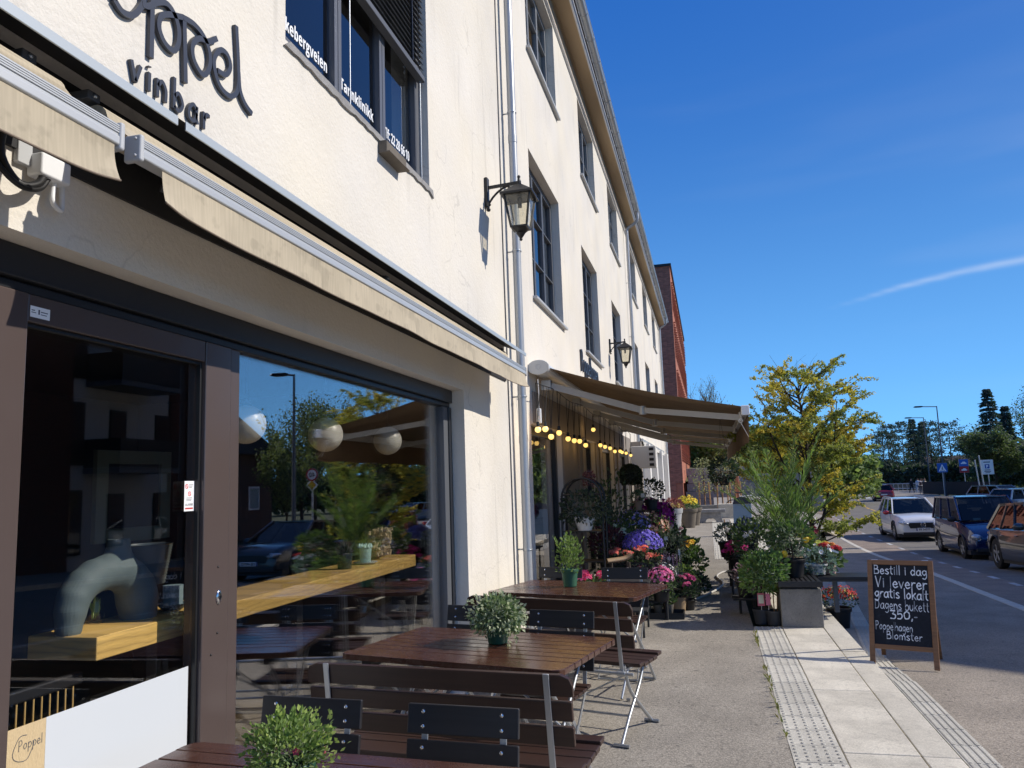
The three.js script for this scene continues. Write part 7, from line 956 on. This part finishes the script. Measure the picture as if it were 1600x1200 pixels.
// profiles: rear to front
const suvBelt = (L, by, hood, f = 1) => [[-L / 2, 0.62, 0.84, 0.42], [-L / 2 + 0.06, by - 0.02, 0.9, 0.3], [-L / 2 + 0.5, by + 0.02, 0.98, 0.22], [-L * 0.2, by, 1, 0.2], [L * 0.12, by - 0.01, 1, 0.2], [L * 0.22, by - 0.01, 0.995, 0.2], [L * 0.3, hood - 0.02, 0.99, 0.2, 0.86], [L / 2 - 0.42, hood - 0.08 * f, 0.975, 0.22, 0.84], [L / 2 - 0.16, hood - 0.15 * f, 0.92, 0.25, 0.82], [L / 2 - 0.05, hood - 0.24 * f, 0.85, 0.28, 0.84], [L / 2 - 0.0, hood - 0.36 * f, 0.8, 0.32, 0.9]];
{
  const w = makeCar('white_car', 'white compact SUV with a star badge and red mirror, facing us behind the blue van', { L: 4.45, W: 1.83, H: 1.63, paint: carPaint([0.72, 0.73, 0.74], 0.3, 0), belt: suvBelt(4.45, 1.03, 1.03), roof: { z0: -2.0, z1: 1.12, rz0: -1.72, rz1: 0.08, by: 1.0, rw: 0.68, cut: [0.28, 0.62] }, wb: [-1.38, 1.4], wheel: 0.35, star: true, rails: true, plate: 'EB 54371' });
  putCar(w, 7.95, -35.4, -0.02);
  const v = makeCar('dark_blue_van', 'dark blue high roofed van with round headlights, waiting ahead of the white car', { L: 4.4, W: 1.83, H: 1.86, paint: carPaint([0.01, 0.018, 0.085], 0.22, 0.3), belt: [[-2.2, 0.7, 0.9, 0.4], [-2.14, 1.14, 0.95, 0.28], [-1.6, 1.16, 1, 0.22], [-0.4, 1.15, 1, 0.2], [0.7, 1.12, 1, 0.2], [1.12, 1.1, 0.995, 0.2], [1.5, 1.02, 0.98, 0.22, 0.88], [1.9, 0.9, 0.94, 0.24, 0.86], [2.12, 0.78, 0.88, 0.28, 0.86], [2.19, 0.64, 0.82, 0.32, 0.9]], roof: { z0: -2.08, z1: 1.36, rz0: -1.95, rz1: 0.45, by: 1.1, rw: 0.8, bw: 0.93, ry: 1.86, cut: [0.3, 0.66] }, wb: [-1.3, 1.42], wheel: 0.33, lights: 'round', van: true, grille: 'low', plate: 'DN 61248' }, 'van');
  putCar(v, 8.2, -27.6, -0.03);
  const s = makeCar('dark_grey_car', 'dark grey SUV cut off by the right edge, nearest of the waiting cars', { L: 4.7, W: 1.88, H: 1.62, paint: carPaint([0.045, 0.043, 0.042], 0.35, 0.2), belt: suvBelt(4.7, 1.0, 1.0), roof: { z0: -2.05, z1: 1.12, rz0: -1.55, rz1: 0.1, by: 0.98, rw: 0.68, cut: [0.3, 0.62] }, wb: [-1.4, 1.45], wheel: 0.37, plate: 'EK 40192' });
  putCar(s, 7.75, -20.6, -0.02);
  const w2 = dup(w, [7.4, 0, -7], 0, 'white car further up the queue, seen only mirrored at the left of the shop window', 'cars on the road'); putCar(w2, 7.3, -7.2, -0.02);
  const rd = makeCar('red_hatchback', 'dark red hatchback driving away near the crossing', { L: 4.4, W: 1.78, H: 1.53, paint: carPaint([0.26, 0.014, 0.018], 0.25, 0.2), belt: [[-2.2, 0.6, 0.86, 0.4], [-2.12, 0.98, 0.92, 0.3], [-1.7, 1.02, 0.98, 0.22], [-0.6, 1, 1, 0.2], [0.8, 0.98, 1, 0.2], [1.2, 0.98, 0.98, 0.2], [1.6, 0.9, 0.97, 0.22, 0.88], [2.0, 0.78, 0.9, 0.26, 0.86], [2.17, 0.62, 0.82, 0.3, 0.9]], roof: { z0: -2.02, z1: 1.35, rz0: -1.55, rz1: 0.35, by: 0.97, cut: [0.3, 0.66] }, wb: [-1.38, 1.38], wheel: 0.32, plate: '' });
  putCar(rd, 15.95, -80.5, Math.PI - 0.14);
  const vf = dup(v, [14.6, 0, -102], 0.16, 'dark van coming round the bend at the far end of the road', 'cars on the road'); putCar(vf, 14.9, -102, 0.14); vf.name = numbered('dark_van');
  const sv2 = makeCar('silver_car', 'silver estate car parked beyond the waiting cars at the right edge', { L: 4.6, W: 1.84, H: 1.55, paint: carPaint([0.42, 0.43, 0.45], 0.25, 0.5), belt: suvBelt(4.6, 0.98, 0.96), roof: { z0: -2.1, z1: 1.05, rz0: -1.75, rz1: 0.2, by: 0.95, cut: [0.3, 0.64] }, wb: [-1.38, 1.42], wheel: 0.33, plate: '' });
  putCar(sv2, 17.6, -50, Math.PI / 2 + 0.45);
  const bc = dup(sv2, [19, 0, -60], 0, 'pale blue car parked behind the silver estate, only its roof in view', 'cars on the road'); putCar(bc, 19.4, -60, 0.5); bc.traverse((m) => { if (m.isMesh && ['body', 'pillar', 'roof'].includes(m.name)) m.material = carPaint([0.2, 0.28, 0.36]); });
}
// ================= further buildings and street furniture
{ // red brick building next door, its front in the sun
  const t = thing('red_brick_building', 'tall red brick building beyond the cream one, with brick screened windows', 'building'), s0 = 52, s1 = 82, X = -1.67, holes = [];
  const rows = [[2.75, 5.4], [6.3, 8.9], [9.8, 12.3], [13.1, 15.1]], wins = [];
  rows.forEach(([a, b]) => { for (let s = s0 + 1.0; s < s1 - 1.2; s += 1.95) { holes.push(rect(s, a, s + 1.25, b)); wins.push([s, a, b]); } });
  part('front_wall', triUV(toWall(ext(rect(s0, 1.31, s1, 16), 0.45, 0, holes), X - 0.45)), M.brick, t);
  part('side_wall', [bx(12, 17, 0.4, X - 6.46, 7.5, -s0 - 0.2), bx(0.4, 17, s1 - s0 - 0.8, X - 12.2, 7.5, -(s0 + s1) / 2)], M.brick, t); part('inner_wall', bx(0.2, 15, s1 - s0 - 1, X - 2.2, 8.8, -(s0 + s1) / 2), M.blackM, t);
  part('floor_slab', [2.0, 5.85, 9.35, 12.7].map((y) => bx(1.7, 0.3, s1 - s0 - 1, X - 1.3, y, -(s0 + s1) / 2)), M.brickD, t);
  part('coping', [bx(12.6, 0.16, s1 - s0 + 0.2, X - 6.2, 16.08, -(s0 + s1) / 2)], M.black, t);
  for (const [s, a, b] of wins) { const f = part('window', [bx(0.06, b - a, 0.06, X - 0.36, (a + b) / 2, -s - 0.625), bx(0.06, 0.06, 1.25, X - 0.36, a + 0.03, -s - 0.625), bx(0.06, 0.06, 1.25, X - 0.36, b - 0.03, -s - 0.625)], M.frameD, t); part('pane', toWall(new THREE.PlaneGeometry(1.25, b - a).translate(s + 0.625, (a + b) / 2, 0), X - 0.39), M.glassBlue, f); }
  const tooth = []; for (const [s, a, b] of wins) for (let y = a; y < b; y += 0.17) tooth.push(bx(0.14, 0.075, 0.16, X + 0.05, y + 0.06, -s + 0.07)); stuff(part('brick_screen', tooth, M.brick, t));
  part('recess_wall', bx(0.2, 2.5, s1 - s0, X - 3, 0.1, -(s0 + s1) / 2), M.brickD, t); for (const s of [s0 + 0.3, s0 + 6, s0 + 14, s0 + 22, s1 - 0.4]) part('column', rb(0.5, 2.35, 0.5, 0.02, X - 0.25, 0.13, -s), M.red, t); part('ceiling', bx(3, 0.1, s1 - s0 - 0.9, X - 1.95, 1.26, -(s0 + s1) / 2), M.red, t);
}
{ const t = thing('yellow_house', 'far ochre yellow house with a white framed window, seen under the awning', 'house', [-2.6, -1, -76]); part('wall', bx(5.2, 7, 8, 0, 3.5, -4), S({ color: RGB(0.55, 0.29, 0.06), roughness: 0.85 }), t); part('roof', ext([[-3, 7], [0, 9.2], [3, 7]], 8.6).translate(0, 0, -8.3), M.roof, t); const wm = M.white;
  for (const x of [-1.6, 1.15]) for (const y of [1.6, 4.6]) { const w = part('window', [bx(0.14, 1.6, 0.06, x - 0.6, y, 0.03), bx(0.14, 1.6, 0.06, x + 0.6, y, 0.03), bx(1.06, 0.14, 0.06, x, y + 0.73, 0.03), bx(1.06, 0.14, 0.06, x, y - 0.73, 0.03), bx(0.06, 1.3, 0.05, x, y, 0.03)], wm, t); part('pane', bx(1.06, 1.32, 0.02, x, y, 0.012), M.glassBlue, w); } part('corner_board', [bx(0.3, 7, 0.06, 2.45, 3.5, 0.03), bx(0.3, 7, 0.06, -2.45, 3.5, 0.03), bx(4.6, 0.3, 0.06, 0, 3.0, 0.03)], wm, t); }
{ // lower yard, retaining wall, bank
  struct('lower_yard', grid(14, 20, (u, v) => [lerp(-9, 5.4, u), -0.85, lerp(-36, -86, v)], patch), M.asphalt);
  const w = thing('retaining_wall', 'long grey stone retaining wall behind the staked saplings', 'wall', [0, -0.95, -57]); const r = rng(6), g = []; let y = 0;
  for (let row = 0; row < 6; row++) { let x = -1.4 - r() * 0.5; while (x < 7) { const L = 0.7 + r() * 0.7, top = 3.25 - 0.12 * (x + 1); if (y < top - 0.2) g.push(rb(L - 0.015, 0.53, 0.5, 0.03, x + L / 2, y + 0.27, 0.02 * (r() - 0.5), 1)); x += L; } y += 0.545; }
  stuff(part('stone_block', g, M.stone, w)); part('backing', ext([[-1.4, 0], [7, 0], [7, 2.1], [-1.4, 3.1]], 0.3).translate(0, 0, -0.4), M.stone, w);
  struct('bank', grid(12, 8, (u, v) => [lerp(-3, 6.6, u), lerp(1.4, 3.2, v) - 0.12 * Math.max(0, lerp(-3, 6.6, u)) - (u > 0.75 ? (u - 0.75) * 9 : 0), lerp(-57.3, -80, v)]), S({ color: RGB(0.08, 0.1, 0.03), roughness: 1 }));
  struct('ramp', grid(4, 10, (u, v) => [lerp(0.2, 4.4, v), lerp(-0.82, 0.3, u), lerp(-44, -53, u) + v]), M.concrete);
  const p = thing('planter_wall', 'low grey granite planter wall behind the arched stone bench', 'wall', [-0.1, 0, -32.2]); part('block', rb(1.0, 0.52, 0.4, 0.01, -0.15, 0.26, 0), M.graniteD, p); part('block', rb(0.85, 0.55, 0.5, 0.01, 0.8, 0.27, -0.2), M.granite, p);
  const stakeM = S({ color: RGB(0.4, 0.22, 0.1), roughness: 0.8 });
  for (const [x, z, l] of [[-0.28, -38, 'leftmost staked sapling in front of the retaining wall'], [0.55, -38.6, 'middle staked sapling in front of the retaining wall'], [1.1, -36.8, 'staked sapling beside the bicycle']]) {
    const q = thing('staked_sapling', l, 'sapling', [x, -0.85, z], 0, 'staked saplings'), rr = rng(Math.round(x * 100 + 500)), lv = new Leaves(); for (const [a, b] of [[-0.25, 0.1], [0.02, -0.2], [0.3, 0.12]]) part('stake', rod([a, 0, b], [a * 0.8, 2.25, b * 0.8], 0.035, 7), stakeM, q); part('stem', rod([0, 0, 0], [0.02, 3.2, 0], 0.02, 6), M.bark, q);
    for (let i = 0; i < 420; i++) { const y = 1.7 + 1.7 * rr(), a = rr() * 6.3, R = 0.65 * Math.sqrt(rr()) * (1 - Math.abs(y - 2.5) / 1.8); lv.add(V(Math.cos(a) * R, y, Math.sin(a) * R), V(rr() - 0.5, rr() - 0.5, rr() - 0.5), 0.09, 0.03, mixc([0.12, 0.14, 0.04], [0.36, 0.36, 0.14], rr())); } part('crown', lv.geo(), M.leaf, q);
  }
  const po = thing('brick_post', 'slim reddish post beside the bicycle', 'post', [1.12, 0, -33.6]); part('post', rb(0.14, 1.8, 0.14, 0.02, 0, 0.9, 0), M.red, po); part('cap', rb(0.18, 0.05, 0.18, 0.015, 0, 1.82, 0), M.red, po);
  const b = thing('blue_board', 'small blue standing notice board on the pavement behind the palm', 'sandwich board', [0.8, 0, -22.2], -0.3); part('panel', rb(0.5, 0.72, 0.03, 0.02, 0, 0.5, 0).rotateX(-0.12), S({ color: RGB(0.16, 0.25, 0.36), roughness: 0.5 }), b); part('header', ext([[-0.25, 0], [0.25, 0], [0.2, 0.14], [0, 0.2], [-0.2, 0.14]], 0.03, 0.004).rotateX(-0.12).translate(0, 0.86, -0.11), S({ color: RGB(0.01, 0.02, 0.05), roughness: 0.5 }), b); part('mark', [bx(0.18, 0.06, 0.004, 0.04, 0.56, -0.035), bx(0.1, 0.1, 0.004, 0.0, 0.48, -0.03)].map((g) => g.rotateX(-0.05)), S({ color: RGB(0.5, 0.12, 0.1), roughness: 0.6 }), b); for (const x of [-0.2, 0.2]) part('leg', [rod([x, 0, 0.06], [x, 0.2, 0.02], 0.015), rod([x, 0, -0.4], [x, 0.8, -0.1], 0.015)], M.steel, b);
  // bicycle
  const k = thing('bicycle', 'parked light coloured bicycle by the slim reddish post', 'bicycle', [1.35, 0, -33], 0.35), wh = merge([new THREE.TorusGeometry(0.33, 0.02, 8, 30), ...Array.from({ length: 9 }, (_, i) => rod([0, 0, 0], [Math.cos(i * 0.7) * 0.32, Math.sin(i * 0.7) * 0.32, 0], 0.003, 4))]);
  for (const x of [-0.52, 0.52]) part('wheel', wh, M.tyre, k).position.set(x, 0.35, 0); const F = (p, q, r2 = 0.018) => rod([...p, 0], [...q, 0], r2); part('frame', [F([-0.52, 0.35], [-0.02, 0.3]), F([-0.52, 0.35], [-0.18, 0.82]), F([-0.02, 0.3], [-0.22, 0.92]), F([-0.02, 0.3], [0.38, 0.76]), F([-0.18, 0.8], [0.36, 0.84]), F([0.34, 0.92], [0.52, 0.35])], M.white, k); part('saddle', rb(0.26, 0.05, 0.13, 0.02, -0.24, 0.96, 0), M.black, k); part('handlebar', [rod([0.33, 0.9, 0], [0.3, 1.04, 0], 0.014), rod([0.26, 1.05, -0.27], [0.26, 1.05, 0.27], 0.013)], M.steel, k); part('pedals', [rod([-0.02, 0.3, 0.03], [0.1, 0.18, 0.08], 0.01), rod([-0.02, 0.3, -0.03], [-0.14, 0.42, -0.08], 0.01)], M.blackM, k);
}
// ---- street lamps
function streetLamp(label, [x, z], h, arm, dir = -1, y = GY) {
  const t = thing('street_lamp', label, 'street lamp', [x, y, z], 0, 'street lamps'); part('pole', cyl(0.05, 0.11, h, 0, h / 2, 0, 12), M.winGrey, t); part('arm', rod([0, h - 0.06, 0], [dir * arm, h + 0.02, 0], 0.045, 8), M.winGrey, t);
  const hd = part('head', ext([[0, 0], [0.1, 0.05], [0.75, 0.06], [0.9, 0.0], [0.75, -0.05], [0.1, -0.04]], 0.26, 0.02).translate(0, 0, -0.13).scale(dir, 1, 1).translate(dir * (arm - 0.2), h + 0.02, 0), M.frameD, t); part('lens', bx(0.5, 0.02, 0.18, dir * (arm + 0.25), h - 0.05, 0), M.lightgrey, hd); part('base', cyl(0.12, 0.14, 0.7, 0, 0.35, 0, 12), M.winGrey, t); return t;
}
streetLamp('nearest tall street lamp behind the pedestrian crossing sign', [23.4, -88], 9.25, 1.5);
streetLamp('second tall street lamp, its arm lower and further left', [28.05, -112], 9.65, 1.6);
streetLamp('third and smallest street lamp among the spruces', [32.9, -140], 9.4, 1.8);
streetLamp('dark street lamp across the road, seen only mirrored in the shop window', [14.5, -32.3], 8.2, 0.5, 1);
// ---- signs
function board(w, h, f) { const c = document.createElement('canvas'); c.width = 256; c.height = Math.round(256 * h / w); const x = c.getContext('2d'); f(x, c.width, c.height); const q = new THREE.CanvasTexture(c); q.colorSpace = THREE.SRGBColorSpace; return S({ map: q, roughness: 0.5 }); }
function roadSign(label, [x, y, z], w, h, face, { post = true, lean = 0, round = false } = {}) {
  const t = thing('road_sign', label, 'road sign', [x, GY, z]), yy = y - GY; if (post) part('post', rod([0, 0, -0.05], [lean, yy + h / 2, -0.05], 0.045, 10), M.zinc, t);
  const g = round ? new THREE.CylinderGeometry(w / 2, w / 2, 0.02, 32).rotateX(Math.PI / 2) : new RoundedBoxGeometry(w, h, 0.02, 2, 0.01); part('plate', g.translate(lean, yy, 0), M.lightgrey, t);
  const f = round ? new THREE.CircleGeometry(w / 2 - 0.01, 32) : new THREE.PlaneGeometry(w - 0.02, h - 0.02); part('face', f.translate(lean, yy, 0.013), face, t); return t;
}
const fig = (x, cx, cy, s) => { x.fillStyle = '#111'; x.beginPath(); x.arc(cx, cy - s * 0.7, s * 0.16, 0, 7); x.fill(); x.lineWidth = s * 0.16; x.strokeStyle = '#111'; x.beginPath(); x.moveTo(cx, cy - s * 0.5); x.lineTo(cx, cy); x.lineTo(cx - s * 0.25, cy + s * 0.55); x.moveTo(cx, cy); x.lineTo(cx + s * 0.3, cy + s * 0.5); x.moveTo(cx - s * 0.3, cy - s * 0.1); x.lineTo(cx, cy - s * 0.4); x.lineTo(cx + s * 0.3, cy - s * 0.15); x.stroke(); };
roadSign('blue square pedestrian crossing sign with a white triangle', [23.1, 1.8, -87.2], 0.95, 0.95, board(1, 1, (x, W, H) => { x.fillStyle = '#1d63b8'; x.fillRect(0, 0, W, H); x.fillStyle = '#fff'; x.beginPath(); x.moveTo(W / 2, 28); x.lineTo(W - 28, H - 30); x.lineTo(28, H - 30); x.fill(); fig(x, W / 2, H * 0.6, 70); for (let i = 0; i < 4; i++) x.fillRect(70 + i * 32, H - 52, 16, 14); }));
roadSign('tall sign with a blue upper half and a red lower half showing cars', [24.75, 1.9, -86], 0.85, 1.35, board(0.85, 1.35, (x, W, H) => { x.fillStyle = '#1f66c0'; x.fillRect(0, 0, W, H * 0.52); x.fillStyle = '#b3262b'; x.fillRect(0, H * 0.53, W, H * 0.47); x.fillStyle = '#fff'; for (const y of [H * 0.26, H * 0.76]) { x.fillRect(50, y, 156, 34); x.beginPath(); x.moveTo(80, y); x.lineTo(105, y - 34); x.lineTo(165, y - 34); x.lineTo(185, y); x.fill(); } }));
roadSign('large white parking sign with a blue P square at the right', [25.05, 1.7, -80], 1.05, 1.35, board(1.05, 1.35, (x, W, H) => { x.fillStyle = '#e3e6e8'; x.fillRect(0, 0, W, H); x.fillStyle = '#1f4da0'; x.fillRect(80, 100, 96, 96); x.fillStyle = '#fff'; x.font = 'bold 90px sans-serif'; x.textAlign = 'center'; x.fillText('P', W / 2, 182); x.fillStyle = '#445'; x.fillRect(60, 40, 136, 22); x.fillRect(70, 220, 116, 18); x.fillRect(60, 254, 136, 18); x.fillRect(80, 286, 96, 14); }), { lean: -0.1 });
for (const [x, z, h, l] of [[23.9, -79, 3.4, 'left one of two bare grey sign posts beside the parking sign'], [24.45, -79.6, 3.8, 'right one of two bare grey sign posts beside the parking sign']]) { const t = thing('sign_post', l, 'post', [x, GY, z], 0, 'bare sign posts'); part('post', rod([0, 0, 0], [-0.22, h, 0], 0.055, 10), M.zinc, t); part('cap', sph(0.06, -0.22, h, 0, 8), M.zinc, t); }
{ const t = roadSign('round 40 speed limit sign across the road, seen only mirrored in the shop window', [14.5, 2.42, -34], 0.64, 0.64, board(1, 1, (x, W) => { x.fillStyle = '#c22'; x.fillRect(0, 0, W, W); x.fillStyle = '#f2f2f0'; x.beginPath(); x.arc(W / 2, W / 2, W * 0.385, 0, 7); x.fill(); x.fillStyle = '#111'; x.font = 'bold 120px sans-serif'; x.textAlign = 'center'; x.fillText('40', W / 2, W / 2 + 43); }), { round: true });
  const d = part('priority_plate', rb(0.46, 0.46, 0.02, 0.01).rotateZ(Math.PI / 4).translate(0, 1.92 - GY, 0), M.white, t); part('priority_face', new THREE.PlaneGeometry(0.32, 0.32).rotateZ(Math.PI / 4).translate(0, 1.92 - GY, 0.0125), S({ color: RGB(0.75, 0.42, 0.02), roughness: 0.5 }), d); }
// ---- fences
{ const t = thing('rail_fence', 'pale metal railing across the end of the road', 'fence', [0, GY, 0]), a = V(12, 0, -121), b = V(28.5, 0, -112), n = 34, D = (u, y) => [lerp(a.x, b.x, u), y, lerp(a.z, b.z, u)]; part('rail', [0.35, 1.0].map((y) => rod(D(0, y), D(1, y), 0.045, 6)), M.zinc, t); for (let i = 0; i <= n; i++) part('post', rod(D(i / n, 0), D(i / n, 1), 0.035, 6), M.zinc, t); const bl = []; for (let i = 0; i < 200; i++) bl.push(rod(D((i + 0.5) / 200, 0.35), D((i + 0.5) / 200, 1), 0.012, 3)); stuff(part('baluster', bl, M.zinc, t)); struct('verge', grid(20, 6, (u, v) => [lerp(10, 40, u), GY + 0.02 + 0.02 * v, lerp(-121, -112, u) - 1.5 - 14 * v]), S({ color: RGB(0.09, 0.13, 0.03), roughness: 1 })); }
{ const t = thing('wooden_fence', 'dark brown board fence beside the pedestrians', 'fence', [0, GY, 0]), a = V(23.0, 0, -95), b = V(25.2, 0, -79.5), g = []; for (let i = 0; i < 110; i++) { const u = i / 110; g.push(bx(0.025, 1.35, 0.13, lerp(a.x, b.x, u), 0.75, lerp(a.z, b.z, u))); } stuff(part('board', g, S({ color: RGB(0.05, 0.035, 0.03), roughness: 0.85 }), t)); for (let i = 0; i <= 8; i++) part('post', bx(0.1, 1.45, 0.1, lerp(a.x, b.x, i / 8) + 0.06, 0.72, lerp(a.z, b.z, i / 8)), M.bark, t); part('rail', [rod([a.x + 0.05, 0.4, a.z], [b.x + 0.05, 0.4, b.z], 0.04, 4), rod([a.x + 0.05, 1.2, a.z], [b.x + 0.05, 1.2, b.z], 0.04, 4)], M.bark, t); }
{ const t = thing('low_house', 'low dark roofed house with a pale wall behind the parking signs', 'house', [37.5, GY, -128]); part('wall', bx(11, 2.1, 7, 0, 1.05, 0), M.whitewall, t); part('roof', ext([[-4.4, 0], [0, 2.6], [4.4, 0]], 12).rotateY(Math.PI / 2).translate(-6, 2.1, 0), M.roof, t); for (const x of [-3.5, -1, 1.8, 4]) { const w = part('window', bx(1.2, 1.0, 0.06, x, 1.25, 3.5), M.white, t); part('pane', bx(1.0, 0.8, 0.02, x, 1.25, 3.55), M.glassBlue, w); } }
// ---- pedestrians
function person(label, pos, turn, { top, legs, hair = [0.03, 0.02, 0.015], coat = false, bag = null, ph = 1 }) {
  const t = thing('person', label, 'person', pos, turn, 'pedestrians at the end of the road'), k = ph, skin = [0.45, 0.27, 0.19];
  const caps = [[[0, 1.52, 0.02], [0, 1.64, 0.03], 0.085, 0.095], [[0, 1.38, 0], [0, 1.5, 0.01], 0.055, 0.05], [[-0.14, 1.36, 0], [0.14, 1.36, 0], 0.075, 0.075], [[0, 1.32, 0], [0, 1.02, 0], 0.145, 0.13], [[-0.06, 0.94, 0], [0.06, 0.94, 0], 0.125, 0.125]];
  for (const s of [-1, 1]) { const f = s * k * 0.16; caps.push([[s * 0.09, 0.9, 0], [s * 0.1, 0.5, f], 0.085, 0.06], [[s * 0.1, 0.5, f], [s * 0.1, 0.08, f * 1.9 - (f < 0 ? 0.06 : 0)], 0.058, 0.042], [[s * 0.1, 0.045, f * 1.9 - 0.03], [s * 0.11, 0.04, f * 1.9 + 0.14], 0.042, 0.035], [[s * 0.19, 1.36, 0], [s * 0.24, 1.08, -f * 0.7], 0.05, 0.042], [[s * 0.24, 1.08, -f * 0.7], [s * 0.22, 0.85, -f * 1.1 + 0.08], 0.04, 0.03], [[s * 0.22, 0.83, -f * 1.1 + 0.09], [s * 0.21, 0.75, -f * 1.1 + 0.11], 0.032, 0.028]); }
  const g = blend(caps, 52, 0.03); paint(g, (x, y, z) => (y > 1.46 ? skin : y > (coat ? 0.7 : 0.95) && !(Math.abs(x) > 0.17 && y < 0.84) ? top : y < 0.07 ? [0.03, 0.03, 0.03] : Math.abs(x) > 0.17 && y < 0.84 ? skin : legs)); part('body', g, M.paint, t);
  part('hair', new THREE.SphereGeometry(0.108, 14, 10, 0, 6.3, 0, 1.7).rotateX(-0.35).translate(0, 1.635, 0.012), S({ color: RGB(...hair), roughness: 0.9 }), t); if (coat) part('coat_skirt', lathe([[0.16, 0.98], [0.19, 0.7], [0.2, 0.62]], 16), S({ color: RGB(...top), roughness: 0.9, side: THREE.DoubleSide }), t); if (bag) part('backpack', rb(0.28, 0.38, 0.16, 0.05, 0, 1.2, -0.2), S({ color: RGB(...bag), roughness: 0.8 }), t);
  return t;
}
person('person in a long black coat walking at the kerb, leftmost of the group', [23.7, GY, -103], 0.3, { top: [0.012, 0.012, 0.014], legs: [0.015, 0.015, 0.018], coat: true });
person('person in a white top and light trousers right of the black coat', [24.9, GY, -105], 2.8, { top: [0.6, 0.6, 0.62], legs: [0.3, 0.35, 0.42], ph: -1 });
person('person in a white top and dark trousers, nearer the fence', [23.35, GY, -97.3], 2.9, { top: [0.62, 0.6, 0.58], legs: [0.04, 0.04, 0.05], bag: [0.1, 0.05, 0.04] });
person('person in a beige top beside the dark fence', [24.1, GY, -98.6], 0.2, { top: [0.45, 0.38, 0.28], legs: [0.16, 0.13, 0.1], ph: -1 });
person('person in a dark top behind the beige one', [24.4, GY, -101], 3.0, { top: [0.05, 0.05, 0.06], legs: [0.25, 0.22, 0.2] });
// ---- across the street: mirrored in the windows, and throwing its shade on the road
{ const t = thing('apartment_building', 'pale apartment building with balconies across the street, seen only mirrored in the windows', 'building', [0, GY, 0]), H = 12.7, outline = [[17, 11], [20.5, 7.5], [31, 7.5], [31, 31], [17, 31]]; // x, -z
  const g = ext(outline.map(([x, s]) => [x, s]), H).rotateX(-Math.PI / 2); const pw2 = S({ color: RGB(0.52, 0.5, 0.47), roughness: 0.9, bumpMap: T.brickB, bumpScale: 0.01 }); part('wall', triUV(g), pw2, t); part('brick_bay', [bx(0.12, H - 0.4, 3.2, 16.95, H / 2, -20.2), bx(0.12, H - 0.4, 4.0, 16.95, H / 2, -28.8)], M.brickD, t);
  for (let fl = 0; fl < 4; fl++) for (let i = 0; i < 8; i++) { const s = 12 + i * 2.4, y = 1.9 + fl * 3.05, big = i % 3 === 1, w = big ? 1.6 : 0.8, h = big ? 2.2 : 1.9, f = part('window', bx(0.1, h, w, 16.97, y, -s), M.frameD, t); part('pane', bx(0.02, h - 0.16, w - 0.14, 16.905, y, -s), M.glassBlue, f); }
  for (let fl = 1; fl < 4; fl++) for (const s of [14.4, 24]) { const b = part('balcony', [bx(1.5, 0.18, 3.2, 16.2, 0.6 + fl * 3.05, -s)], M.winGrey, t); part('railing', [bx(0.04, 1.0, 3.2, 15.45, 1.2 + fl * 3.05, -s), bx(1.46, 1.0, 0.04, 16.2, 1.2 + fl * 3.05, -s + 1.58), bx(1.46, 1.0, 0.04, 16.2, 1.2 + fl * 3.05, -s - 1.58)], M.frameD, b); }
  part('parapet', bx(0.3, 0.25, 19.8, 16.96, H + 0.12, -21), M.winGrey, t);
  const t2 = thing('brown_house', 'low dark brown house down the street, seen only mirrored in the shop window', 'house', [26, GY, -39]); part('wall', bx(7, 5, 9, 0, 2.5, 0), S({ color: RGB(0.1, 0.055, 0.04), roughness: 0.9 }), t2); part('roof', ext([[-4.9, 0], [0, 2.2], [4.9, 0]], 8).rotateY(Math.PI / 2).translate(-4, 5, 0), M.roof, t2); for (const z of [-2.5, 0.5, 3]) { const w = part('window', bx(0.08, 1.4, 1.1, -3.5, 2.4, z), M.white, t2); part('pane', bx(0.02, 1.2, 0.9, -3.55, 2.4, z), M.glassBlue, w); }
}
renderer.render(scene, camera);
